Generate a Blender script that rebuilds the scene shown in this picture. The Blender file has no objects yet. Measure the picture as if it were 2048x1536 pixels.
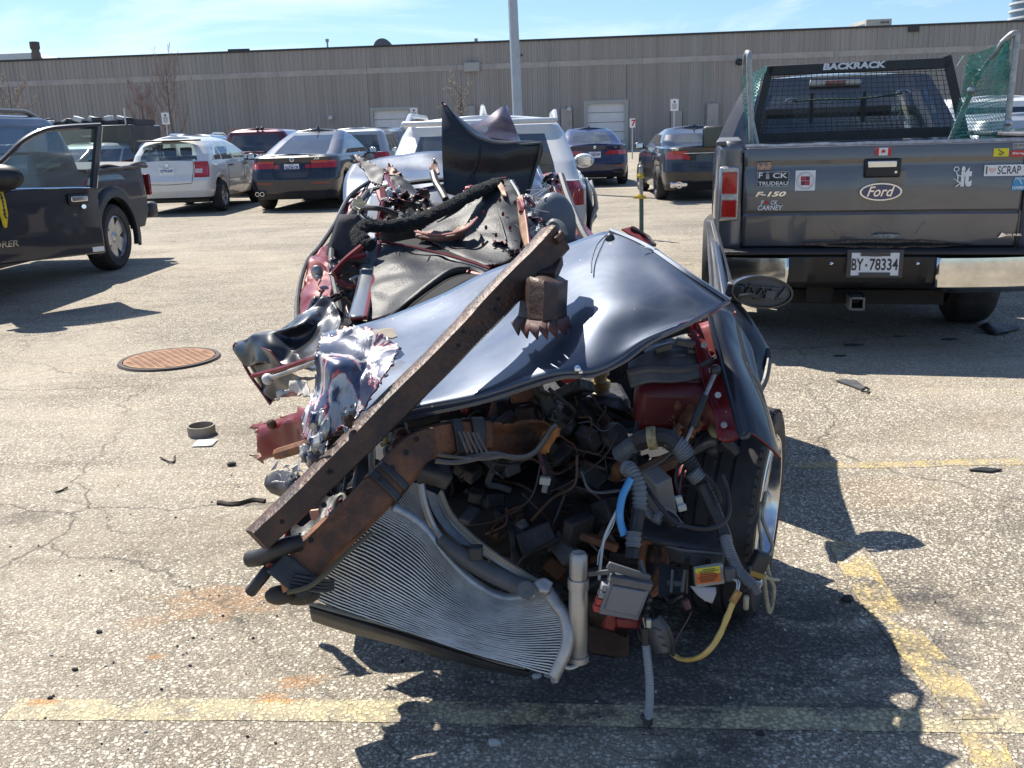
import bpy, bmesh, math, random
from mathutils import Vector, Matrix, noise as mnoise
R = math.radians
PI = math.pi
scn = bpy.context.scene
COL = scn.collection
random.seed(7)

# ------------------------------------------------------------------ camera
F = 1880.0; CAM_H = 1.43; ROLL = 0.030; PITCH = math.atan(504/1880)
cd = bpy.data.cameras.new('camera'); cam = bpy.data.objects.new('camera', cd); COL.objects.link(cam)
cd.sensor_width = 36; cd.lens = F/2048*36; cd.clip_start = .05; cd.clip_end = 3000
_fw = Vector((0, math.cos(PITCH), -math.sin(PITCH))); _r0 = Vector((1, 0, 0)); _u0 = _r0.cross(_fw)
_c, _s = math.cos(ROLL), math.sin(ROLL)
_rt = _r0*_c - _u0*_s; _up = _r0*_s + _u0*_c
M = Matrix((( _rt.x, _up.x, -_fw.x, 0), (_rt.y, _up.y, -_fw.y, 0), (_rt.z, _up.z, -_fw.z, CAM_H), (0, 0, 0, 1)))
cam.matrix_world = M
scn.camera = cam

# ------------------------------------------------------------------ light: sun and sky
SUN = Vector((-.43, .60, 1.0)).normalized()          # towards the sun
elev = math.asin(SUN.z); azim = math.atan2(SUN.x, SUN.y)
sl = bpy.data.lights.new('sun', 'SUN'); sl.energy = 4.6; sl.angle = R(.55); sl.color = (1, .94, .84)
so = bpy.data.objects.new('sun', sl); COL.objects.link(so)
so.rotation_euler = (-SUN).to_track_quat('-Z', 'Y').to_euler()
so.location = (-20, 30, 40)
w = bpy.data.worlds.new('World'); scn.world = w; w.use_nodes = True
nt = w.node_tree; nt.nodes.clear()
N = nt.nodes.new; L = nt.links.new
sky = N('ShaderNodeTexSky'); sky.sky_type = 'NISHITA'; sky.sun_disc = False
sky.sun_elevation = elev; sky.sun_rotation = azim; sky.air_density = 1.0; sky.dust_density = .5; sky.ozone_density = 2.2
tc = N('ShaderNodeTexCoord'); mp = N('ShaderNodeMapping'); mp.inputs['Scale'].default_value = (1.0, 1.0, 5.5)
n1 = N('ShaderNodeTexNoise'); n1.inputs['Scale'].default_value = 2.1; n1.inputs['Detail'].default_value = 7; n1.inputs['Roughness'].default_value = .62
n1.inputs['Distortion'].default_value = .6
rp = N('ShaderNodeValToRGB'); rp.color_ramp.elements[0].position = .50; rp.color_ramp.elements[1].position = .80
rp.color_ramp.elements[1].color = (.75, .75, .75, 1)
mx = N('ShaderNodeMix'); mx.data_type = 'RGBA'; mx.inputs[7].default_value = (8.6, 9.0, 9.4, 1)
bg = N('ShaderNodeBackground'); bg.inputs['Strength'].default_value = .085
ow = N('ShaderNodeOutputWorld')
L(tc.outputs['Generated'], mp.inputs['Vector']); L(mp.outputs[0], n1.inputs['Vector']); L(n1.outputs['Fac'], rp.inputs[0])
tn = N('ShaderNodeMixRGB'); tn.blend_type = 'MULTIPLY'; tn.inputs[0].default_value = 1; tn.inputs[2].default_value = (.68, .82, .98, 1); L(sky.outputs[0], tn.inputs[1])
L(rp.outputs[0], mx.inputs[0]); L(tn.outputs[0], mx.inputs[6]); L(mx.outputs[2], bg.inputs[0]); L(bg.outputs[0], ow.inputs[0])
scn.view_settings.view_transform = 'Standard'; scn.view_settings.look = 'None'
scn.view_settings.exposure = 0.88; scn.view_settings.gamma = 1
scn.cycles.max_bounces = 6; scn.cycles.transparent_max_bounces = 12
scn.cycles.caustics_reflective = False; scn.cycles.caustics_refractive = False
scn.cycles.sample_clamp_indirect = 6

# ------------------------------------------------------------------ pixel (of the 2048 px photograph) + real distance -> point
def ray(px, py):
    return _fw + _rt*((px-1024)/F) - _up*((py-768)/F)
def W(px, py, Y):
    d = ray(px, py); return Vector((0, 0, CAM_H)) + d*(Y/d.y)
def G(px, py, z=0.0):
    d = ray(px, py); return Vector((0, 0, CAM_H)) + d*((z-CAM_H)/d.z)
def XZ(px, py, Y):
    p = W(px, py, Y); return p.x, p.z

# ------------------------------------------------------------------ materials
MATS = {}
def mat(name, col, rough=.5, metal=0.0, coat=0.0, var=0.0, vscale=8, bump=0.0, bscale=60, spec=.5, col2=None, thr=None, detail=6, emit=None, alpha=None, coatr=.04, stretch=None):
    """Principled material; col2 mixed in by noise (thr = (lo, hi) of the noise), bump by noise."""
    if name in MATS: return MATS[name]
    m = bpy.data.materials.new(name); m.use_nodes = True; t = m.node_tree; N = t.nodes.new; L = t.links.new
    b = t.nodes['Principled BSDF']
    b.inputs['Base Color'].default_value = (*col, 1); b.inputs['Roughness'].default_value = rough
    b.inputs['Metallic'].default_value = metal; b.inputs['Coat Weight'].default_value = coat; b.inputs['Coat Roughness'].default_value = coatr
    b.inputs['Specular IOR Level'].default_value = spec
    tc = N('ShaderNodeTexCoord'); src = tc.outputs['Object']
    if stretch:
        mp = N('ShaderNodeMapping'); mp.inputs['Scale'].default_value = stretch; L(src, mp.inputs[0]); src = mp.outputs[0]
    if col2 or var:
        n = N('ShaderNodeTexNoise'); n.inputs['Scale'].default_value = vscale; n.inputs['Detail'].default_value = detail; n.inputs['Roughness'].default_value = .65
        L(src, n.inputs['Vector'])
        r = N('ShaderNodeValToRGB'); lo, hi = thr or (.35, .65)
        r.color_ramp.elements[0].position = lo; r.color_ramp.elements[1].position = hi
        c2 = col2 or tuple(min(1, c*(1+var)) for c in col); c1 = col if col2 else tuple(c*(1-var) for c in col)
        r.color_ramp.elements[0].color = (*c1, 1); r.color_ramp.elements[1].color = (*c2, 1)
        L(n.outputs['Fac'], r.inputs[0]); L(r.outputs[0], b.inputs['Base Color'])
    if bump:
        n = N('ShaderNodeTexNoise'); n.inputs['Scale'].default_value = bscale; n.inputs['Detail'].default_value = 5
        L(src, n.inputs['Vector']); bp = N('ShaderNodeBump'); bp.inputs['Strength'].default_value = bump; bp.inputs['Distance'].default_value = .02
        L(n.outputs['Fac'], bp.inputs['Height']); L(bp.outputs[0], b.inputs['Normal'])
        if coat: L(bp.outputs[0], b.inputs['Coat Normal'])
    if emit:
        b.inputs['Emission Color'].default_value = (*emit, 1); b.inputs['Emission Strength'].default_value = 1
    MATS[name] = m; return m

def paint(name, col, metal=.35, rough=.35, dust=.10):
    """car paint: clear coat over base, with a thin film of road dust"""
    if name in MATS: return MATS[name]
    m = bpy.data.materials.new(name); m.use_nodes = True; t = m.node_tree; N = t.nodes.new; L = t.links.new
    b = t.nodes['Principled BSDF']; b.inputs['Metallic'].default_value = metal
    b.inputs['Coat Weight'].default_value = 1; b.inputs['Coat Roughness'].default_value = .035
    tc = N('ShaderNodeTexCoord'); n = N('ShaderNodeTexNoise'); n.inputs['Scale'].default_value = 3.5; n.inputs['Detail'].default_value = 9; n.inputs['Roughness'].default_value = .7
    L(tc.outputs['Object'], n.inputs['Vector'])
    r = N('ShaderNodeValToRGB'); r.color_ramp.elements[0].position = .4; r.color_ramp.elements[1].position = .8
    r.color_ramp.elements[0].color = (*col, 1); r.color_ramp.elements[1].color = (*[c*(1-dust)+.33*dust for c in col], 1)
    L(n.outputs['Fac'], r.inputs[0]); L(r.outputs[0], b.inputs['Base Color'])
    mr = N('ShaderNodeMapRange'); mr.inputs[3].default_value = rough-.08; mr.inputs[4].default_value = rough+.15
    L(n.outputs['Fac'], mr.inputs[0]); L(mr.outputs[0], b.inputs['Roughness'])
    MATS[name] = m; return m

def glassmat(name, tint=(.25, .3, .3), refl=.12, dirt=.06):
    """tinted window: lets some light through, mirrors the sky at its surface"""
    if name in MATS: return MATS[name]
    m = bpy.data.materials.new(name); m.use_nodes = True; t = m.node_tree; N = t.nodes.new; L = t.links.new
    t.nodes.clear(); out = N('ShaderNodeOutputMaterial')
    tr = N('ShaderNodeBsdfTransparent'); tr.inputs[0].default_value = (*tint, 1)
    gl = N('ShaderNodeBsdfGlossy'); gl.inputs['Roughness'].default_value = .03; gl.inputs[0].default_value = (.9, .95, 1, 1)
    lw = N('ShaderNodeFresnel'); lw.inputs[0].default_value = 1.5
    ma = N('ShaderNodeMath'); ma.operation = 'MULTIPLY_ADD'; ma.inputs[1].default_value = 1.0; ma.inputs[2].default_value = refl
    L(lw.outputs[0], ma.inputs[0])
    m1 = N('ShaderNodeMixShader'); L(ma.outputs[0], m1.inputs[0]); L(tr.outputs[0], m1.inputs[1]); L(gl.outputs[0], m1.inputs[2])
    df = N('ShaderNodeBsdfDiffuse'); df.inputs[0].default_value = (.45, .45, .42, 1)
    m2 = N('ShaderNodeMixShader'); m2.inputs[0].default_value = dirt; L(m1.outputs[0], m2.inputs[1]); L(df.outputs[0], m2.inputs[2])
    L(m2.outputs[0], out.inputs[0]); MATS[name] = m; return m

def lampmat(name, col, rough=.12):
    return mat(name, col, rough=rough, coat=1, coatr=.02, var=.25, vscale=35)

# ------------------------------------------------------------------ mesh builder
class MB:
    def __init__(s): s.v = []; s.f = []
    def add(s, vs, fs):
        o = len(s.v); s.v += [Vector(p) for p in vs]; s.f += [tuple(i+o for i in f) for f in fs]; return s
    def box(s, c, d, rot=None, taper=1.0):
        x, y, z = d[0]/2, d[1]/2, d[2]/2; c = Vector(c)
        vs = [Vector((a*x*(taper if k > 0 else 1), b*y*(taper if k > 0 else 1), k*z)) for k in (-1, 1) for a, b in ((-1, -1), (1, -1), (1, 1), (-1, 1))]
        if rot is not None: vs = [rot @ p for p in vs]
        return s.add([p+c for p in vs], [(3, 2, 1, 0), (4, 5, 6, 7), (0, 1, 5, 4), (1, 2, 6, 5), (2, 3, 7, 6), (3, 0, 4, 7)])
    def bar(s, a, b, wd, hg, up=Vector((0, 0, 1))):
        a, b = Vector(a), Vector(b); d = b-a; q = d.normalized()
        x = q.cross(up); x = x.normalized() if x.length > 1e-5 else Vector((1, 0, 0)); z = x.cross(q)
        rot = Matrix((x, q, z)).transposed()
        return s.box((a+b)/2, (wd, d.length, hg), rot)
    def tube(s, pts, r, n=8, caps=True, flat=1.0, closed=False):
        pts = [Vector(p) for p in pts]; m = len(pts); rr = r if callable(r) else (lambda i, m_: r[i] if isinstance(r, (list, tuple)) else r)
        T = []
        for i in range(m):
            a = pts[max(0, i-1)] if not closed else pts[(i-1) % m]; b = pts[min(m-1, i+1)] if not closed else pts[(i+1) % m]
            d = b-a; T.append(d.normalized() if d.length > 1e-9 else Vector((0, 0, 1)))
        u = T[0].orthogonal().normalized(); vs = []
        for i in range(m):
            u = (u - T[i]*u.dot(T[i])); u = u.normalized() if u.length > 1e-6 else T[i].orthogonal().normalized()
            v = T[i].cross(u); q = rr(i, m)
            for k in range(n):
                a = 2*PI*k/n; vs.append(pts[i] + (u*math.cos(a) + v*math.sin(a)*flat)*q)
        fs = []
        for i in range(m if closed else m-1):
            j = (i+1) % m
            for k in range(n): fs.append((i*n+k, i*n+(k+1) % n, j*n+(k+1) % n, j*n+k))
        if caps and not closed: fs.append(tuple(range(n-1, -1, -1))); fs.append(tuple((m-1)*n+k for k in range(n)))
        return s.add(vs, fs)
    def rod(s, a, b, r, n=8, r2=None): return s.tube([a, b], [r, r if r2 is None else r2], n)
    def lathe(s, prof, c, axis=Vector((0, 0, 1)), n=24, closed=False):
        """prof = [(radius, height)]"""
        axis = Vector(axis).normalized(); u = axis.orthogonal().normalized(); v = axis.cross(u); c = Vector(c); vs = []
        for r, h in prof:
            for k in range(n):
                a = 2*PI*k/n; vs.append(c + axis*h + (u*math.cos(a) + v*math.sin(a))*r)
        fs = []; m = len(prof)
        for i in range(m if closed else m-1):
            j = (i+1) % m
            for k in range(n): fs.append((i*n+k, i*n+(k+1) % n, j*n+(k+1) % n, j*n+k))
        return s.add(vs, fs)
    def grid(s, rows):
        nr, nc = len(rows), len(rows[0]); vs = [p for r in rows for p in r]
        return s.add(vs, [(i*nc+j, i*nc+j+1, (i+1)*nc+j+1, (i+1)*nc+j) for i in range(nr-1) for j in range(nc-1)])
    def prism(s, poly, ext):
        """closed polygon of points + extrusion vector"""
        n = len(poly); ext = Vector(ext); vs = [Vector(p) for p in poly] + [Vector(p)+ext for p in poly]
        return s.add(vs, [tuple(range(n)), tuple(range(2*n-1, n-1, -1))] + [(i, i+n, (i+1) % n+n, (i+1) % n) for i in range(n)])
    def ball(s, c, r, n=12, m=8, sc=(1, 1, 1)):
        c = Vector(c); vs = [c+Vector((0, 0, r*sc[2]))]; fs = []
        for i in range(1, m):
            a = PI*i/m
            for k in range(n):
                b = 2*PI*k/n; vs.append(c+Vector((r*sc[0]*math.sin(a)*math.cos(b), r*sc[1]*math.sin(a)*math.sin(b), r*sc[2]*math.cos(a))))
        vs.append(c-Vector((0, 0, r*sc[2]))); last = len(vs)-1
        for k in range(n):
            fs.append((0, 1+k, 1+(k+1) % n)); fs.append((last, last-n+(k+1) % n, last-n+k))
        for i in range(m-2):
            for k in range(n): fs.append((1+i*n+k, 1+(i+1)*n+k, 1+(i+1)*n+(k+1) % n, 1+i*n+(k+1) % n))
        return s.add(vs, fs)
    def jit(s, amp, sc=4.0, seed=0):
        for i, p in enumerate(s.v):
            q = mnoise.noise_vector((p+Vector((seed*3.1, seed, 0)))*sc); s.v[i] = p + q*amp
        return s
    def build(s, name, m, parent=None, smooth=True, solid=0, bevel=0, world=True, rim=None, under=None, weld=False, ang=40, off=0):
        me = bpy.data.meshes.new(name); vs = s.v
        if world and parent is not None:
            o = Vector((0, 0, 0)); p = parent
            while p is not None: o += p.location; p = p.parent
            vs = [q-o for q in vs]
        me.from_pydata([tuple(q) for q in vs], [], s.f); me.validate()
        if weld or True:
            bm = bmesh.new(); bm.from_mesh(me)
            if weld: bmesh.ops.remove_doubles(bm, verts=bm.verts, dist=1e-5)
            if weld is not False and weld: bmesh.ops.recalc_face_normals(bm, faces=bm.faces)
            bm.to_mesh(me); bm.free()
        ob = bpy.data.objects.new(name, me); COL.objects.link(ob)
        me.materials.append(m)
        if under: me.materials.append(under)
        elif rim: me.materials.append(rim)
        if smooth:
            me.polygons.foreach_set('use_smooth', [True]*len(me.polygons)); me.set_sharp_from_angle(angle=R(ang))
        if parent is not None: ob.parent = parent
        if solid:
            md = ob.modifiers.new('thick', 'SOLIDIFY'); md.thickness = abs(solid); md.offset = off
            if under: md.material_offset = 1; md.material_offset_rim = 1
            elif rim: md.material_offset_rim = 1
        if bevel:
            md = ob.modifiers.new('bev', 'BEVEL'); md.width = bevel; md.segments = 2; md.limit_method = 'ANGLE'; md.angle_limit = R(35)
            if smooth: md.harden_normals = False
        return ob

def tag(o, label, cat, group=None, kind=None):
    o['label'] = label
    if cat: o['category'] = cat
    if group: o['group'] = group
    if kind: o['kind'] = kind
    return o
def thing(name, label, cat, loc=(0, 0, 0), rz=0, group=None):
    o = bpy.data.objects.new(name, None); COL.objects.link(o); o.empty_display_size = .2
    o.location = loc; o.rotation_euler = (0, 0, rz); return tag(o, label, cat, group)
def lab(o, label): o['label'] = label; return o

def crm(P, t):
    """Catmull-Rom through list of Vectors, t in 0..len-1"""
    n = len(P); i = min(int(t), n-2); f = t-i
    p0 = P[i-1] if i > 0 else P[0]*2-P[1]; p1 = P[i]; p2 = P[i+1]; p3 = P[i+2] if i+2 < n else P[n-1]*2-P[n-2]
    return .5*((2*p1) + (p2-p0)*f + (2*p0-5*p1+4*p2-p3)*f*f + (3*p1-p0-3*p2+p3)*f**3)
def curve(P, n): return [crm(P, (len(P)-1)*i/(n-1)) for i in range(n)]
def PX(lst): return [W(*p) for p in lst]
def surf(rows, nu, nv):
    """smooth surface through rows of (px,py,Y); nu across, nv down; returns grid of points"""
    R_ = [[W(*p) if not isinstance(p, Vector) else p for p in r] for r in rows]
    fine = [curve(r, nu) for r in R_]
    cols = [curve([fine[i][j] for i in range(len(fine))], nv) for j in range(nu)]
    return [[cols[j][i] for j in range(nu)] for i in range(nv)]
def sheet(name, rows, m, parent, nu=24, nv=18, dent=0, dsc=5, seed=1, solid=.003, under=None, rim=None, torn=0, ang=50, raw=False):
    g = surf(rows, nu, nv)
    for i, r in enumerate(g):
        for j, p in enumerate(r):
            if dent:
                q = mnoise.noise((p+Vector((seed*7.3, seed*2.1, 0)))*dsc) + .5*mnoise.noise((p+Vector((seed, 0, 5)))*dsc*2.3)
                # crisp folds
                q2 = abs(mnoise.noise((p+Vector((0, seed*4.7, 0)))*dsc*.9))
                g[i][j] = p + Vector((0, -1, .6))*(q*dent - q2*dent*1.2)
            if torn and (i in (0, nv-1) or j in (0, nu-1)):
                g[i][j] = g[i][j] + Vector((random.uniform(-1, 1), random.uniform(-.5, .5), random.uniform(-1, 1)))*torn
    i, j = max(1, len(g)//2), max(1, len(g[0])//2); c = g[i][j]; n = (g[i][j]-g[i][j-1]).cross(g[i][j]-g[i-1][j])
    b = MB().grid(g if n.dot(Vector((0, 0, CAM_H))-c) > 0 else g[::-1])
    return b.build(name, m, parent, solid=solid, under=under, rim=rim, ang=ang)

# ------------------------------------------------------------------ lettering
def text_mb(s, height, bold=0.0, depth=.002, width=None, shear=0, font_sp=1.0):
    """MB with letters in the x-z plane facing -y, lower left at the origin"""
    c = bpy.data.curves.new('t', 'FONT'); c.body = s; c.size = 1.0; c.offset = bold; c.extrude = depth/2; c.space_character = font_sp; c.resolution_u = 3
    c.shear = shear
    o = bpy.data.objects.new('t', c); COL.objects.link(o); bpy.context.view_layer.update()
    me = o.to_mesh(); vs = [v.co.copy() for v in me.vertices]; fs = [tuple(p.vertices) for p in me.polygons]
    o.to_mesh_clear(); bpy.data.objects.remove(o); bpy.data.curves.remove(c)
    x0 = min(v.x for v in vs); x1 = max(v.x for v in vs); y0 = min(v.y for v in vs); y1 = max(v.y for v in vs)
    k = height/(y1-y0); kx = (width/(x1-x0)) if width else k
    b = MB(); b.add([Vector(((v.x-x0)*kx, -v.z*(1 if depth else 0), (v.y-y0)*k)) for v in vs], fs); return b
def place_mb(b, origin, xdir=Vector((1, 0, 0)), up=Vector((0, 0, 1))):
    xdir = Vector(xdir).normalized(); n = xdir.cross(Vector(up)).normalized(); up2 = n.cross(xdir)*-1
    n = -n if False else n
    out = MB(); o = Vector(origin)
    # local -y (towards viewer) -> xdir x up reversed
    yd = Vector(up).cross(xdir).normalized()
    out.add([o + xdir*p.x + yd*p.y + Vector(up)*p.z for p in b.v], b.f); return out
# ================================================================== ground
def asphalt(name, painty=None):
    m = bpy.data.materials.new(name); m.use_nodes = True; t = m.node_tree; N = t.nodes.new; L = t.links.new
    b = t.nodes['Principled BSDF']; b.inputs['Roughness'].default_value = .85; b.inputs['Specular IOR Level'].default_value = .3
    tc = N('ShaderNodeTexCoord'); co = tc.outputs['Object']
    def noise(sc, det=4, rough=.6, src=None, dist=0):
        n = N('ShaderNodeTexNoise'); n.inputs['Scale'].default_value = sc; n.inputs['Detail'].default_value = det; n.inputs['Roughness'].default_value = rough
        n.inputs['Distortion'].default_value = dist; L(src or co, n.inputs['Vector']); return n
    def ramp(src, stops, interp='LINEAR'):
        r = N('ShaderNodeValToRGB'); r.color_ramp.interpolation = interp
        while len(r.color_ramp.elements) < len(stops): r.color_ramp.elements.new(.5)
        for e, (p, c) in zip(r.color_ramp.elements, stops): e.position = p; e.color = (*c, 1) if len(c) == 3 else c
        L(src, r.inputs[0]); return r
    def mix(fac, a, bb, mode='MIX'):
        x = N('ShaderNodeMix'); x.data_type = 'RGBA'; x.blend_type = mode
        if isinstance(fac, float): x.inputs[0].default_value = fac
        else: L(fac, x.inputs[0])
        for i, q in ((6, a), (7, bb)):
            if isinstance(q, tuple): x.inputs[i].default_value = (*q, 1)
            else: L(q, x.inputs[i])
        return x.outputs[2]
    # warped coordinates so that the stones are not convex cells only
    nw = noise(60, 2); ad = N('ShaderNodeMixRGB'); ad.blend_type = 'ADD'; ad.inputs[0].default_value = .012
    L(co, ad.inputs[1]); L(nw.outputs['Color'], ad.inputs[2]); wc = ad.outputs[0]
    def vor(sc, feat):
        v = N('ShaderNodeTexVoronoi'); v.feature = feat; v.inputs['Scale'].default_value = sc; L(wc, v.inputs['Vector']); return v
    c1 = vor(80, 'F1'); c2 = vor(190, 'F1'); e2 = vor(190, 'DISTANCE_TO_EDGE')
    sep = N('ShaderNodeSeparateColor'); L(c1.outputs['Color'], sep.inputs[0])
    stone = ramp(sep.outputs[0], [(0, (.22, .20, .17)), (.2, (.44, .40, .34)), (.55, (.58, .535, .455)), (.85, (.68, .635, .55)), (1, (.78, .75, .67))])
    def blob(c, sp_, a, k):
        m_ = N('ShaderNodeMath'); m_.operation = 'MULTIPLY_ADD'; m_.inputs[1].default_value = k; m_.inputs[2].default_value = a; L(sp_.outputs[2], m_.inputs[0])
        s_ = N('ShaderNodeMath'); s_.operation = 'SUBTRACT'; L(m_.outputs[0], s_.inputs[0]); L(c.outputs['Distance'], s_.inputs[1])
        return ramp(s_.outputs[0], [(0, (0, 0, 0)), (.10, (1, 1, 1))])
    gap = blob(c1, sep, .36, .30)
    sep2 = N('ShaderNodeSeparateColor'); L(c2.outputs['Color'], sep2.inputs[0])
    g2b = blob(c2, sep2, .38, .3); gcol = ramp(sep2.outputs[1], [(0, (.22, .20, .17)), (.6, (.38, .345, .29)), (1, (.56, .52, .44))]); grit_ = mix(g2b.outputs[0], (.12, .107, .092), gcol.outputs[0])
    base = mix(gap.outputs[0], grit_, stone.outputs[0])
    # some stones lie below the binder
    miss = noise(14, 3); ms = ramp(miss.outputs['Fac'], [(.42, (0, 0, 0)), (.58, (1, 1, 1))])
    pm = N('ShaderNodeMath'); pm.operation = 'LESS_THAN'; L(sep.outputs[1], pm.inputs[0]); pm.inputs[1].default_value = .36
    base = mix(pm.outputs[0], base, grit_)
    # dust film, mostly to the left of the wreck and along the aisle
    dn = noise(.55, 6, .62, dist=.5); dust = ramp(dn.outputs['Fac'], [(.42, (.12, .12, .12)), (.66, (.85, .85, .85))])
    sx = N('ShaderNodeSeparateXYZ'); L(co, sx.inputs[0])
    def sph(cx, cy, rx, ry, ang=0.0):
        mp = N('ShaderNodeMapping'); mp.vector_type = 'TEXTURE'; mp.inputs['Location'].default_value = (cx, cy, 0); mp.inputs['Rotation'].default_value = (0, 0, ang)
        mp.inputs['Scale'].default_value = (rx, ry, 1); nn = noise(1.7, 8, .72, src=mp.outputs[0])
        s_ = N('ShaderNodeVectorMath'); s_.operation = 'MULTIPLY_ADD'
        s_.inputs[1].default_value = (4.5, 4.5, 0); s_.inputs[2].default_value = (-2.25, -2.25, 0); L(nn.outputs['Color'], s_.inputs[0])
        L(co, mp.inputs[0]); v = N('ShaderNodeVectorMath'); v.operation = 'ADD'; L(mp.outputs[0], v.inputs[0]); L(s_.outputs[0], v.inputs[1])
        ln = N('ShaderNodeVectorMath'); ln.operation = 'LENGTH'
        fl = N('ShaderNodeVectorMath'); fl.operation = 'MULTIPLY'; fl.inputs[1].default_value = (1, 1, 0); L(v.outputs[0], fl.inputs[0]); L(fl.outputs[0], ln.inputs[0])
        r = ramp(ln.outputs['Value'], [(.45, (1, 1, 1)), (1.0, (0, 0, 0))]); return r.outputs[0]
    d1 = sph(-1.7, 3.4, 1.9, .9, R(12))
    dm = mix(.5, dust.outputs[0], d1, 'SCREEN')
    dk = N('ShaderNodeMath'); dk.operation = 'MULTIPLY'; dk.inputs[1].default_value = .72; L(dm, dk.inputs[0])
    dn2 = noise(26, 5, .7); dcol = ramp(dn2.outputs['Fac'], [(.3, (.42, .37, .30)), (.7, (.58, .525, .44))])
    base = mix(dk.outputs[0], base, dcol.outputs[0])
    # wide tonal drift
    bn = noise(.23, 5, .6); bd = ramp(bn.outputs['Fac'], [(.3, (.80, .80, .80)), (.7, (1.12, 1.10, 1.07))]); base = mix(1.0, base, bd.outputs[0], 'MULTIPLY')
    mps = N('ShaderNodeMapping'); mps.inputs['Scale'].default_value = (.22, 1.5, 1); mps.inputs['Rotation'].default_value = (0, 0, R(-14)); L(co, mps.inputs[0])
    st = noise(1.6, 8, .7, src=mps.outputs[0], dist=.8); sr = ramp(st.outputs['Fac'], [(.34, (.80, .78, .75)), (.50, (1, 1, 1)), (.66, (1.06, 1.04, 1.0))]); base = mix(1.0, base, sr.outputs[0], 'MULTIPLY')
    fine = noise(5.5, 9, .75); fr_ = ramp(fine.outputs['Fac'], [(.34, (.86, .84, .80)), (.52, (1, 1, 1))]); base = mix(.8, base, fr_.outputs[0], 'MULTIPLY'); base = mix(1.0, base, (1.0, .985, .95), 'MULTIPLY')
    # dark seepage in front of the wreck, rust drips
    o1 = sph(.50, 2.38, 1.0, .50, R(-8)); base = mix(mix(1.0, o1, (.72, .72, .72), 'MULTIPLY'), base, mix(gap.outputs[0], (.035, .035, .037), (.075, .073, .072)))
    for cx, cy, rx, ry, k in ((-.93, 2.75, .26, .13, .5), (-.60, 2.27, .08, .035, .75), (-.66, 2.20, .05, .025, .75), (-1.05, 2.42, .035, .018, .8), (-1.27, 2.21, .06, .02, .5), (-1.15, 2.62, .10, .05, .3), (1.5, 3.5, .3, .2, .15)):
        q = sph(cx, cy, rx, ry); base = mix(mix(1.0, q, (k*.8, k*.8, k*.8), 'MULTIPLY'), base, (.38, .20, .08))
    for cx, cy, rx, ry, k in ((1.9, 3.1, .25, .15, .3), (-1.2, 4.6, .5, .12, .3), (2.3, 2.6, .35, .15, .25), (-1.95, 3.5, .13, .09, .55), (-.95, 3.55, .2, .05, .55), (-3.6, 5.4, .35, .2, .4), (-2.0, 2.9, .3, .12, .3)):
        q = sph(cx, cy, rx, ry); base = mix(mix(1.0, q, (k, k, k), 'MULTIPLY'), base, (.09, .08, .065))
    # cracks
    nc = noise(1.1, 6, .65); a3 = N('ShaderNodeMixRGB'); a3.blend_type = 'ADD'; a3.inputs[0].default_value = .55; L(co, a3.inputs[1]); L(nc.outputs['Color'], a3.inputs[2])
    def crack(sc, wd, thr):
        v = N('ShaderNodeTexVoronoi'); v.feature = 'DISTANCE_TO_EDGE'; v.inputs['Scale'].default_value = sc; L(a3.outputs[0], v.inputs['Vector'])
        r = ramp(v.outputs['Distance'], [(0, (1, 1, 1)), (wd, (0, 0, 0))]); n = noise(.35, 3); r2 = ramp(n.outputs['Fac'], [(thr, (0, 0, 0)), (thr+.06, (1, 1, 1))])
        return mix(1.0, r.outputs[0], r2.outputs[0], 'MULTIPLY')
    cr = mix(1.0, crack(.42, .0036, .40), crack(1.3, .006, .50), 'ADD')
    crf = mix(.72, (0.0, 0.0, 0.0), cr); base = mix(crf, base, (.075, .07, .062))
    if painty:
        m1 = noise(9, 6, .75); wr = ramp(m1.outputs['Fac'], [(painty[0], (0, 0, 0)), (painty[0]+.16, (1, 1, 1))])
        pn = noise(60, 4); pc = ramp(pn.outputs['Fac'], [(.3, tuple(c*.8 for c in painty[1])), (.7, painty[1])])
        g2 = mix(.55, (1, 1, 1), gap.outputs[0])
        base = mix(mix(1.0, wr.outputs[0], g2, 'MULTIPLY'), base, pc.outputs[0])
        for cx, cy, rx, ry, k in ((-.62, 2.20, .12, .03, .7), (-1.27, 2.21, .06, .02, .5)):
            q = sph(cx, cy, rx, ry); base = mix(mix(1.0, q, (k, k, k), 'MULTIPLY'), base, (.45, .20, .05))
    L(base, b.inputs['Base Color'])
    hb = mix(.5, gap.outputs[0], e2.outputs['Distance'])
    bp = N('ShaderNodeBump'); bp.inputs['Strength'].default_value = .85; bp.inputs['Distance'].default_value = .006
    sub = mix(1.0, gap.outputs[0], cr, 'SUBTRACT'); hh = mix(.35, sub, c1.outputs['Color']); L(hh, bp.inputs['Height']); L(bp.outputs[0], b.inputs['Normal'])
    MATS[name] = m; return m

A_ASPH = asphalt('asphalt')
A_YEL = asphalt('worn_yellow_paint', (.40, (.66, .57, .34)))
A_YEL2 = asphalt('faded_yellow_paint', (.42, (.62, .47, .20)))
A_YEL3 = asphalt('old_pale_paint', (.44, (.66, .61, .42)))
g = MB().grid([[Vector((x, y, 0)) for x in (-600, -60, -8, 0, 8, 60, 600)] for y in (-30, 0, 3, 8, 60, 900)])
o = g.build('ground', A_ASPH, smooth=False); tag(o, 'old weathered asphalt of the car park', None, kind='structure')

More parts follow.
